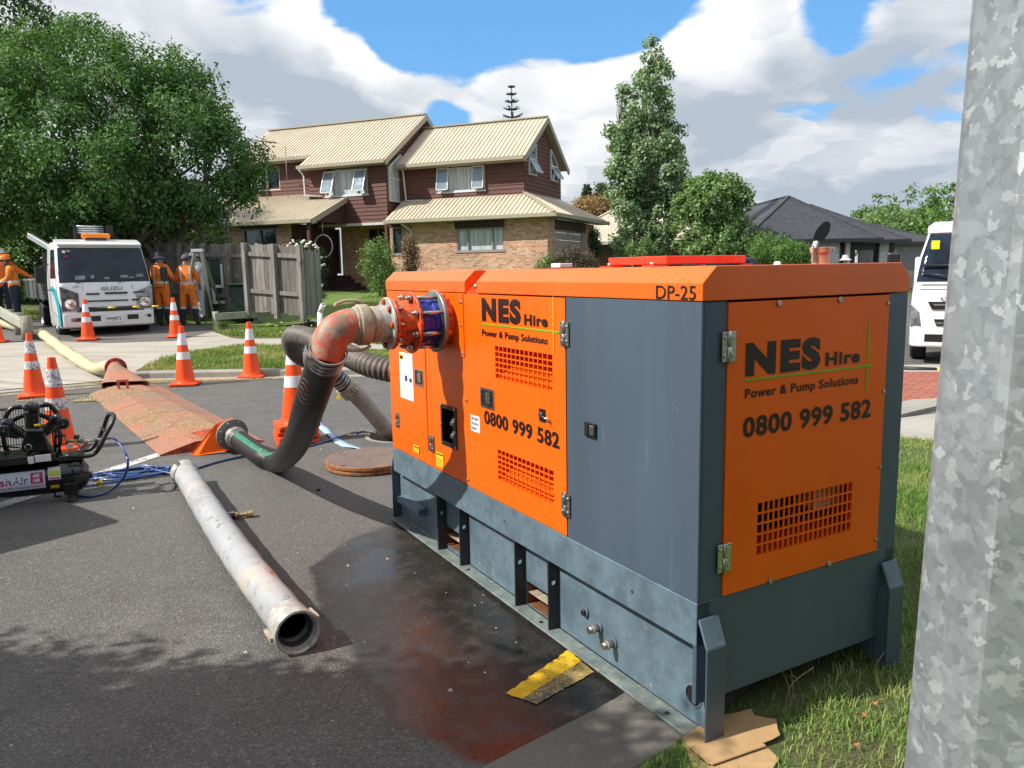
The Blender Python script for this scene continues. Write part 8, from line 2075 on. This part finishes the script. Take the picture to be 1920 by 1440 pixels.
mb = MB(); mb.tube([(-.94, .07, 1.50), (-.5, .03, 1.42), (0, .02, 1.40)], .012, M_dark, 6); mb.tube([(-.92, .12, 1.60), (.92, .12, 1.60)], .018, M_dark, 8); mb.tube([(-.36, .10, 1.58), (-.38, .03, 1.34)], .014, M_dark, 6); mb.build('mirror_rail', t2); MB().beam((-.2, .05, 1.36), (.5, .12, 1.5), .012, .012, M_dark).build('wiper', t2)
mb = MB(); mb.box((-.80, .28, 1.86), (-.68, .285, 2.0), mat('yellow_tag', (.65, .72, .03), .4)); mb.build('windscreen_tag', t2)
for x, y in ((-.92, .9), (.92, .9), (-.90, 4.2), (.90, 4.2)): wheel(t2, x, y, .42, .24)
mirror(t2, -1.33, .10, 1.62, .20, .40); mirror(t2, 1.33, .10, 1.62, .20, .40)
mb = MB(); mb.box((-.8, .3, .36), (.8, 6, .7), M_dark); mb.box((-1.1, 1.9, .85), (1.1, 6.5, 1.0), M_deck); mb.build('chassis', t2); MB().box((-1.08, 1.95, 1.0), (1.08, 6.4, 1.75), M_cab).build('tray_body', t2, .03)

# dark hatchback beyond the roof
cx_ = atY(1437, 485, 31); car = thing('dark_car', 'dark blue car parked beyond the pump roof near the round tree', 'car', (cx_.x-2.2, 31, H(cx_.x, 31)), 0)
M_car = mat('dark_blue_car_paint', (.012, .018, .04), .2, var=.05, coat=.8)
mb = MB(); side = [(-2.2, .25), (-2.2, .8), (-1.5, 1.02), (-.7, 1.58), (1.4, 1.66), (1.95, 1.15), (2.15, 1.05), (2.2, .3)]; mb.prism([(x, -.85, z) for x, z in side], (0, 1.7, 0), M_car); mb.build('car_body', car, .06, seg=2)
mb = MB(); mb.prism([(x, -.858, z) for x, z in ((-1.3, 1.06), (-.68, 1.48), (.2, 1.53), (.2, 1.08))], (0, .004, 0), M_scr); mb.prism([(x, -.858, z) for x, z in ((.28, 1.08), (.28, 1.53), (1.25, 1.56), (1.6, 1.12))], (0, .004, 0), M_scr); mb.build('car_window', car)
mb = MB(); mb.add([(1.46, -.7, 1.60), (1.98, -.7, 1.14), (1.98, .7, 1.14), (1.46, .7, 1.60)], [(0, 1, 2, 3)], M_scr); mb.build('rear_window', car)
for x in (-1.35, 1.35):
    for y in (-.8, .8): MB().lathe([(.1, -.1), (.3, -.1), (.33, -.07), (.33, .07), (.3, .1), (.1, .1), (.0, .08)], (x, y, .33), (0, 1 if y > 0 else -1, 0), M_rub, 20).build('wheel', car)

# ------------------------------------------------------------------ people
def hivis(name, base, lower=None, zsplit=0, vests=True, z1=1.06, arms=True):
    m, t, b = newmat(name); co = t.coord('Object'); sp = t.new('ShaderNodeSeparateXYZ', i_Vector=co); x, y, z = sp.outputs
    n_ = t.noise(co, 7, 4, .6); c = t.vmath('SCALE', base, scale=t.ramp(n_, (.3, .7, .72, 1.18)))
    if lower: c = t.mix(t.math('LESS_THAN', z, zsplit), c, lower)
    def band(v_, c0, w_): return t.math('LESS_THAN', t.math('ABSOLUTE', t.math('SUBTRACT', v_, c0)), w_)
    k = band(z, z1, .028)
    if vests:
        vx = t.math('LESS_THAN', t.math('ABSOLUTE', t.math('SUBTRACT', t.math('ABSOLUTE', x), .115)), .025)
        k = t.math('MAXIMUM', k, t.math('MULTIPLY', vx, t.math('MULTIPLY', t.math('GREATER_THAN', z, z1), t.math('LESS_THAN', z, 1.45))))
    if lower: k = t.math('MAXIMUM', k, band(z, zsplit+.03, .028))
    c = t.mix(k, c, (.55, .55, .54)); t.set(b.inputs['Base Color'], c); b.inputs['Roughness'].default_value = .75; t.set(b.inputs['Normal'], t.bump(n_, .03, .5)); return m
M_skin = mat('skin', (.42, .24, .16), .55, var=.08); M_navy = mat('navy_cloth', (.02, .022, .045), .8, var=.2, bump=.3, bscale=20); M_boot = mat('work_boot', (.10, .07, .04), .7, var=.2); M_hair = mat('dark_hair', (.03, .02, .015), .7)
M_hv = hivis('orange_coverall', (.85, .20, .015), (.02, .022, .045), .42); M_hv2 = hivis('orange_navy_jacket', (.85, .22, .02), None, 0, False, 1.10); M_wht = mat('white_coverall', (.62, .64, .68), .7, var=.1, bump=.4, bscale=12)
M_hv3 = mat('orange_sleeve', (.88, .17, .01), .7, var=.1)
def person(name_label, loc, rz, J, mats_, h=1.75, hat=None, hatm=None, group=None, extra=None):
    """one continuous skinned body from joint positions J (metres for a 1.75 m figure, facing -y)"""
    root = thing('person', name_label, 'person', loc, rz, group); root.scale = (h/1.75,)*3
    D = dict(pel=(0, 0, .96), wai=(0, 0, 1.10), che=(0, 0, 1.30), nec=(0, .005, 1.49), hb=(0, -.005, 1.57), hm=(0, -.015, 1.65), ht=(0, -.005, 1.70),
             shL=(-.17, 0, 1.42), elL=(-.24, .0, 1.15), wrL=(-.24, -.1, .93), shR=(.17, 0, 1.42), elR=(.24, 0, 1.15), wrR=(.24, -.1, .93),
             hiL=(-.095, 0, .90), knL=(-.11, -.01, .50), anL=(-.12, .02, .09), toL=(-.13, -.15, .035), hiR=(.095, 0, .90), knR=(.11, -.01, .50), anR=(.12, .02, .09), toR=(.13, -.15, .035)); D.update(J)
    R_ = dict(pel=(.175, .15), wai=(.165, .14), che=(.185, .145), nec=(.055, .06), hb=(.068, .078), hm=(.078, .098), ht=(.058, .074), shL=.092, elL=.066, wrL=.036, shR=.092, elR=.066, wrR=.036, hiL=.125, knL=.092, anL=.066, toL=.044, hiR=.125, knR=.092, anR=.066, toR=.044)
    E_ = [('pel', 'wai'), ('wai', 'che'), ('che', 'nec'), ('nec', 'hb'), ('hb', 'hm'), ('hm', 'ht'), ('che', 'shL'), ('shL', 'elL'), ('elL', 'wrL'), ('che', 'shR'), ('shR', 'elR'), ('elR', 'wrR'), ('pel', 'hiL'), ('hiL', 'knL'), ('knL', 'anL'), ('anL', 'toL'), ('pel', 'hiR'), ('hiR', 'knR'), ('knR', 'anR'), ('anR', 'toR')]
    P = {k: Vector(v) for k, v in D.items()}
    P['nose'] = P['hm']+Vector((0, -.105, -.02)); R_['nose'] = .012; E_.append(('hm', 'nose'))
    for s in 'LR':                                             # palm and five fingers
        d = (P['wr'+s]-P['el'+s]).normalized(); sd = d.cross(Vector((0, 0, 1)) if abs(d.z) < .9 else Vector((0, 1, 0))).normalized(); up = sd.cross(d)
        P['pa'+s] = P['wr'+s]+d*.07; R_['pa'+s] = (.036, .022); E_.append(('wr'+s, 'pa'+s))
        for k in range(4):
            o_ = sd*(.024-.016*k); l = (.075, .085, .08, .062)[k]
            P[f'f{k}a'+s] = P['pa'+s]+o_+d*.035; P[f'f{k}b'+s] = P['pa'+s]+o_*1.1+d*(.035+l*.5)-up*.012; P[f'f{k}c'+s] = P['pa'+s]+o_*1.1+d*(.035+l*.8)-up*.035
            for q in 'abc': R_[f'f{k}{q}'+s] = .009
            E_ += [('pa'+s, f'f{k}a'+s), (f'f{k}a'+s, f'f{k}b'+s), (f'f{k}b'+s, f'f{k}c'+s)]
        P['ta'+s] = P['wr'+s]+d*.04+sd*.035; P['tb'+s] = P['wr'+s]+d*.085+sd*.055-up*.01; R_['ta'+s] = R_['tb'+s] = .010; E_ += [('wr'+s, 'ta'+s), ('ta'+s, 'tb'+s)]
    keys = list(P); me = bpy.data.meshes.new('b'); me.from_pydata([P[k][:] for k in keys], [(keys.index(a), keys.index(b_)) for a, b_ in E_], [])
    ob = bpy.data.objects.new('b', me); COL.objects.link(ob); md = ob.modifiers.new('s', 'SKIN'); md.use_smooth_shade = True
    sv = me.skin_vertices[0].data
    for i, k in enumerate(keys):
        r_ = R_[k]; sv[i].radius = r_ if isinstance(r_, tuple) else (r_, r_); sv[i].use_root = (k == 'pel')
    ob.modifiers.new('u', 'SUBSURF').levels = 1; ob.modifiers['u'].render_levels = 1
    dg = bpy.context.evaluated_depsgraph_get(); dg.update(); nm = bpy.data.meshes.new_from_object(ob.evaluated_get(dg)); bpy.data.objects.remove(ob); nm.name = 'body'
    nm.materials.clear(); [nm.materials.append(m) for m in mats_]        # 0 skin, 1 top, 2 legs, 3 boots, 4 sleeves
    segs = [(P[a], P[b_], {'hb': 0, 'hm': 0, 'ht': 0, 'no': 0, 'pa': 0, 'ta': 0, 'tb': 0}.get(b_[:2], 0 if b_[0] == 'f' else (4 if b_[:2] in ('el', 'wr') else (2 if b_[:2] in ('hi', 'kn', 'an') else (3 if b_[:2] == 'to' else 1))))) for a, b_ in E_]
    for f in nm.polygons:
        c = f.center; best = 9; mi = 1
        for a, b_, k in segs:
            d = b_-a; t_ = max(0, min(1, (c-a).dot(d)/d.length_squared)); q = (c-a-d*t_).length
            if q < best-.002: best = q; mi = k
        if mi == 2 and c.z < .13: mi = 3
        f.material_index = mi; f.use_smooth = True
    body = bpy.data.objects.new('body', nm); COL.objects.link(body); body.parent = root
    hd = P['hm']
    mb = MB()
    for s in (-1, 1): mb.ball(hd+Vector((s*.082, .01, -.01)), .022, mats_[0], 8, 6, (.5, .9, 1.3))
    mb.build('ears', root); mb = MB()
    for s in (-1, 1): mb.ball(hd+Vector((s*.032, -.088, .012)), .010, M_dark, 8, 5)
    mb.build('eyes', root); mb = MB(); mb.box(hd+Vector((-.024, -.096, -.057)), hd+Vector((.024, -.085, -.051)), M_mag); mb.build('mouth', root)
    mb = MB(); mb.ball(hd+Vector((0, .012, .018)), .098, M_hair, 14, 8, (.9, 1.06, 1.0), top=1.9); mb.build('hair', root)
    if hat == 'helmet':
        mb = MB(); mb.ball(hd+Vector((0, .005, .035)), .125, hatm, 20, 8, (.95, 1.1, .95), top=1.57); mb.lathe([(.118, 0), (.145, -.008), (.14, -.014), (.11, -.004)], hd+Vector((0, -.01, .037)), (0, 0, 1), hatm, 20); mb.box(hd+Vector((-.02, -.13, .06)), hd+Vector((.02, .13, .155)), hatm); mb.build('helmet', root)
    elif hat == 'bucket':
        mb = MB(); mb.lathe([(.0, .125), (.085, .12), (.105, .03), (.112, .012), (.19, -.035), (.186, -.04), (.105, .0)], hd+Vector((0, 0, .03)), (0, 0, 1), hatm, 24); mb.build('bucket_hat', root)
    elif hat == 'cap':
        mb = MB(); mb.ball(hd+Vector((0, .005, .03)), .112, hatm, 18, 7, (.95, 1.08, .95), top=1.6); mb.prism([hd+Vector((-.07, -.09, .035)), hd+Vector((-.05, -.19, .02)), hd+Vector((.05, -.19, .02)), hd+Vector((.07, -.09, .035))], (0, 0, .01), hatm); mb.box(hd+Vector((-.03, .108, .035)), hd+Vector((.03, .118, .06)), M_stk) if hatm is M_rib else None; mb.build('cap', root)
    elif hat == 'hood':
        mb = MB(); mb.ball(hd+Vector((0, .025, .0)), .122, hatm, 16, 10, (.95, 1.0, 1.15)); mb.build('hood', root)
    return root
def foot(u, v): p = gnd(u, v); return p
WK = 'workers around the trucks'
p = foot(309, 611); person('man in orange coverall and navy bucket hat beside the truck mirror', p, rad(170), dict(elL=(-.27, -.05, 1.18), wrL=(-.20, -.30, 1.08), elR=(.27, -.06, 1.17), wrR=(.22, -.28, 1.02)), (M_skin, M_hv, M_hv, M_boot, M_hv), 1.82, 'bucket', M_navy, WK)
p = foot(357, 610); person('man in orange coverall with silver vest stripes seen from behind, grey cap', p, rad(184), dict(elL=(-.27, -.04, 1.15), wrL=(-.22, -.24, 1.00), elR=(.27, -.06, 1.15), wrR=(.22, -.26, .98), knL=(-.14, -.01, .5), anL=(-.18, .02, .09), toL=(-.19, -.14, .035), knR=(.14, -.01, .5), anR=(.17, .02, .09), toR=(.19, -.14, .035)), (M_skin, M_hv, M_hv, M_boot, M_hv), 1.78, 'cap', mat('grey_cap', (.10, .10, .12), .8), WK)
p = foot(379, 603); person('person in hooded white coverall facing left behind the tripod', p, rad(-60), dict(elL=(-.24, -.16, 1.18), wrL=(-.12, -.36, 1.12), elR=(.24, -.12, 1.15), wrR=(.16, -.34, 1.02), che=(0, -.03, 1.3), nec=(0, -.05, 1.48), hb=(0, -.07, 1.55), hm=(0, -.10, 1.62), ht=(0, -.09, 1.67)), (M_skin, M_wht, M_wht, M_boot, M_wht), 1.86, 'cap', M_wht, WK)
p = foot(36, 614); person('man in orange helmet and orange and navy jacket looking down at his hands', p, rad(-62), dict(wai=(0, .0, 1.10), che=(0, -.05, 1.30), nec=(0, -.09, 1.47), hb=(0, -.12, 1.54), hm=(0, -.16, 1.60), ht=(0, -.15, 1.65), shL=(-.17, -.05, 1.41), shR=(.17, -.05, 1.41), elL=(-.23, -.14, 1.17), wrL=(-.12, -.36, 1.08), elR=(.23, -.10, 1.16), wrR=(.13, -.34, 1.06)), (M_skin, M_hv2, M_navy, M_boot, M_hv2), 1.80, 'helmet', mat('orange_helmet', (.9, .22, .02), .3, coat=.5), WK)
p = foot(12, 604); person('worker in white helmet and plain orange top reaching an arm to the truck deck', p, rad(20), dict(elR=(.42, -.02, 1.22), wrR=(.66, -.06, 1.06), che=(.03, -.02, 1.3), nec=(.05, -.04, 1.48), hb=(.05, -.06, 1.55), hm=(.05, -.08, 1.63), ht=(.05, -.07, 1.68)), (M_skin, M_hv3, M_navy, M_boot, M_hv3), 1.90, 'helmet', M_stk, WK)
q1, q2 = atY(1457, 500, 22), atY(1585, 490, 24)
person('person behind the pump, only the top of a white hard hat showing', (q1.x, 22, H(q1.x, 22)), rad(20), {}, (M_skin, M_hv, M_hv, M_boot, M_hv), 1.60, 'helmet', M_stk, WK)
person('person in a pale brimmed sun hat behind the pump near the right truck', (q2.x, 24, H(q2.x, 24)), rad(-15), {}, (M_skin, M_wht, M_navy, M_boot, M_wht), 1.70, 'bucket', mat('pale_sun_hat', (.60, .62, .60), .8), WK)

# tripod, cabinet, bins by the workers
ap = atY(372, 470, 19.9); root = thing('rescue_tripod', 'aluminium tripod over the access point between the workers and the fence', 'tripod', (ap.x, ap.y, H(ap.x, ap.y))); I = toempty(root)
for (u, v, yy) in ((403, 608, None), (422, 596, None), (338, 606, None)):
    f = gnd(u, v); a = ap+Vector((.06 if u > 372 else -.08, 0, 0)); mb = MB(); mb.M = I; mid = a.lerp(f, .55); mb.beam(a, mid, .075, .06, M_alu); mb.beam(mid-(f-a)*.03, f, .05, .04, M_alu); mb.box(f-Vector((.05, .05, 0)), f+Vector((.05, .05, .03)), M_dark); mb.build('leg', root)
mb = MB(); mb.M = I; mb.box(ap+Vector((-.17, -.08, -.04)), ap+Vector((.13, .08, .04)), M_alu); mb.build('head_plate', root, .01)
gb = gnd(420, 602); gy = gb.y+.5; g0_, g1_ = atY(393, 488, gy), atY(448, 600, gy)
M_grn = mat('dark_green_cabinet', (.012, .045, .028), .5, var=.2)
root = thing('green_cabinet', 'dark green equipment cabinet with a pale metal bracket beside the tripod', 'cabinet', ((g0_.x+g1_.x)/2, gy, H(g0_.x, gy)), rad(4)); w2_ = (g1_.x-g0_.x)/2; hh_ = g0_.z-H(g0_.x, gy)
mb = MB(); mb.box((-w2_, 0, .35), (w2_, .5, hh_), M_grn); mb.box((-w2_-.02, -.03, hh_), (w2_+.02, .52, hh_+.03), M_grn); mb.build('cabinet_body', root, .01)
mb = MB()
for x in (-w2_+.03, w2_-.03): mb.box((x-.025, .0, 0), (x+.025, .05, .35), M_grn); mb.box((x-.025, .45, 0), (x+.025, .5, .35), M_grn)
mb.build('legs', root); mb = MB(); mb.box((-.06, -.05, .9), (.10, -.005, hh_-.12), M_cab); mb.box((-.32, -.05, .86), (.16, -.006, .94), M_cab); mb.box((-.32, -.05, .42), (.16, -.006, .50), M_cab); mb.box((-.32, -.05, .50), (-.24, -.006, .86), M_cab); mb.box((.02, -.05, .50), (.09, -.006, .86), M_alu); mb.build('bracket', root, .01)
p = gnd(428, 596); root = thing('white_pail', 'small white pail with a dark patch at the foot of the tripod', 'pail', p+Vector((0, .2, 0))); MB().lathe([(0, .005), (.10, .005), (.115, .23), (.12, .235), (.105, .24), (.0, .22)], (0, 0, 0), (0, 0, 1), M_stk, 20).build('pail_body', root); mb = MB(); mb.tube([Vector((.115*math.cos(a), -.02, .22+.10*math.sin(a))) for a in np.linspace(0, math.pi, 9)], .004, M_bolt, 6); mb.build('pail_handle', root)
p = gnd(458, 598); p.y += .35; root = thing('black_drum', 'squat black drum shaped pump in the shade before the paling fence', 'drum', p); mb = MB(); mb.lathe([(0, .52), (.14, .50), (.22, .42), (.24, .3), (.24, .05), (.2, 0)], (0, 0, 0), (0, 0, 1), M_dark, 24); mb.build('drum_body', root); MB().box((-.34, -.08, .0), (-.2, .08, .32), M_dark).build('side_box', root, .02)
p = atY(452, 590, 20.9); p.z = H(p.x, p.y); root = thing('wheelie_bin', 'dark green wheelie bin beside the cabinet at the corner of the fences', 'bin', p, rad(8)); mb = MB(); mb.prism([(-.24, -.24, .08), (.24, -.24, .08), (.24, .24, .08), (-.24, .24, .08)], (0, 0, .9), M_grn); mb.build('bin_body', root, .03); MB().box((-.29, -.30, .985), (.29, .27, 1.05), M_grn).build('lid', root, .02)
for x in (-.24, .24): MB().cyl((x-.03, .26, .1), (x+.03, .26, .1), .1, M_rub, seg=18).build('wheel', root)
# aerial on a mast behind the fence
pm = atY(431, 488, 21.6); pt = atY(424, 396, 21.6); root = thing('tv_aerial', 'television aerial on a thin rusty mast rising behind the dark paling fence', 'aerial', (pm.x, 21.6, H(pm.x, 21.6))); I = toempty(root)
mb = MB(); mb.M = I; mb.tube([Vector((pm.x, 21.6, H(pm.x, 21.6))), pt], .032, M_rib, 10); mb.build('mast', root)
mb = MB(); mb.M = I; a, b_ = atY(424, 397, 21.5), atY(466, 399, 20.9); mb.tube([a, b_], .012, M_flgry, 6)
for k in range(8): c_ = a.lerp(b_, .12+.12*k); mb.tube([c_+Vector((0, .0, -.11)), c_+Vector((0, .0, .11))], .006, M_flgry, 5)
mb.tube([a+Vector((-.12, 0, .2)), a+Vector((-.12, 0, -.2))], .008, M_flgry, 5); mb.build('antenna_rods', root)

# ------------------------------------------------------------------ unseen on the left: a tree added for its shade, and a trailer (their shadows cross the road)
tree('shade_caster_tree', 'unseen dense tree added left of the camera to cast the road shade', 'tree', (-4.6, .6, 0), [((-4.4, 1.36, 2.7), (1.2, .95, .9)), ((-3.35, 1.22, 2.75), (.85, .85, .75)), ((-5.5, 1.28, 2.7), (1.1, 1.0, .9)), ((-2.9, .75, 2.7), (.55, .7, .55)), ((-4.6, .3, 2.8), (1.3, .9, .9)), ((-3.75, 1.55, 2.6), (.5, .5, .45))], dict(nclump=800, nleaf=110, size=.10, clump_r=(.18, .34), inner=.45), M_drk, (.12, .08), .5, seed=97, bark=M_barkd)
tr_ = thing('equipment_trailer', 'closed grey equipment trailer parked left of the compressor outside the view', 'trailer', (-4.30, 4.33, 0), rad(53))
mb = MB(); mb.box((-.40, .0, .4), (.40, 1.9, 1.5), M_flgry); mb.build('trailer_box', tr_, .04); MB().beam((0, 1.9, .42), (0, 2.6, .42), .06, .06, M_dark).build('drawbar', tr_)
for x in (-.46, .46): MB().lathe([(0, -.07), (.27, -.07), (.3, -.04), (.3, .04), (.27, .07), (0, .07)], (x, .95, .3), (1, 0, 0), M_rub, 20).build('wheel', tr_)

# added unseen behind the camera: a dark roofed house and trees (they shade the end of the pump from the sky)
bh = thing('sky_block_house', 'unseen brown brick house added behind the camera to block sky light', 'house', (2.0, -16, 0), rad(4)); MB().box((-9, 0, -.1), (9, 8, 2.5), M_brickd).build('wall', bh); hiproof(bh, -9, 9, 0, 8, 2.6, 5.2, M_tileg, M_blk)
for i, (x, y, r_, hh_) in enumerate(((4.2, -6.5, 2.4, 4.6), (8.0, -5.2, 2.6, 5.0), (.5, -8.5, 2.5, 5.0), (12, -3.5, 2.6, 4.5), (-4.5, -9.5, 2.6, 5.0))):
    tree('sky_block_tree', ('broad', 'tall', 'round', 'low', 'dense')[i]+' leafy tree added unseen behind the camera to block sky light', 'tree', (x, y, 0), [((x, y, hh_-r_*.5), (r_, r_, r_)), ((x+1, y-.3, hh_-r_), (r_*.8, r_*.8, r_*.8)), ((x-1, y+.2, hh_-r_*.9), (r_*.8, r_*.8, r_*.8))], dict(nclump=170, nleaf=34, size=.34, clump_r=(.4, .8)), M_drk, (.16, .1), .35, seed=90+i, bark=M_barkd, twigs=1, group='trees added behind the camera to block sky light')
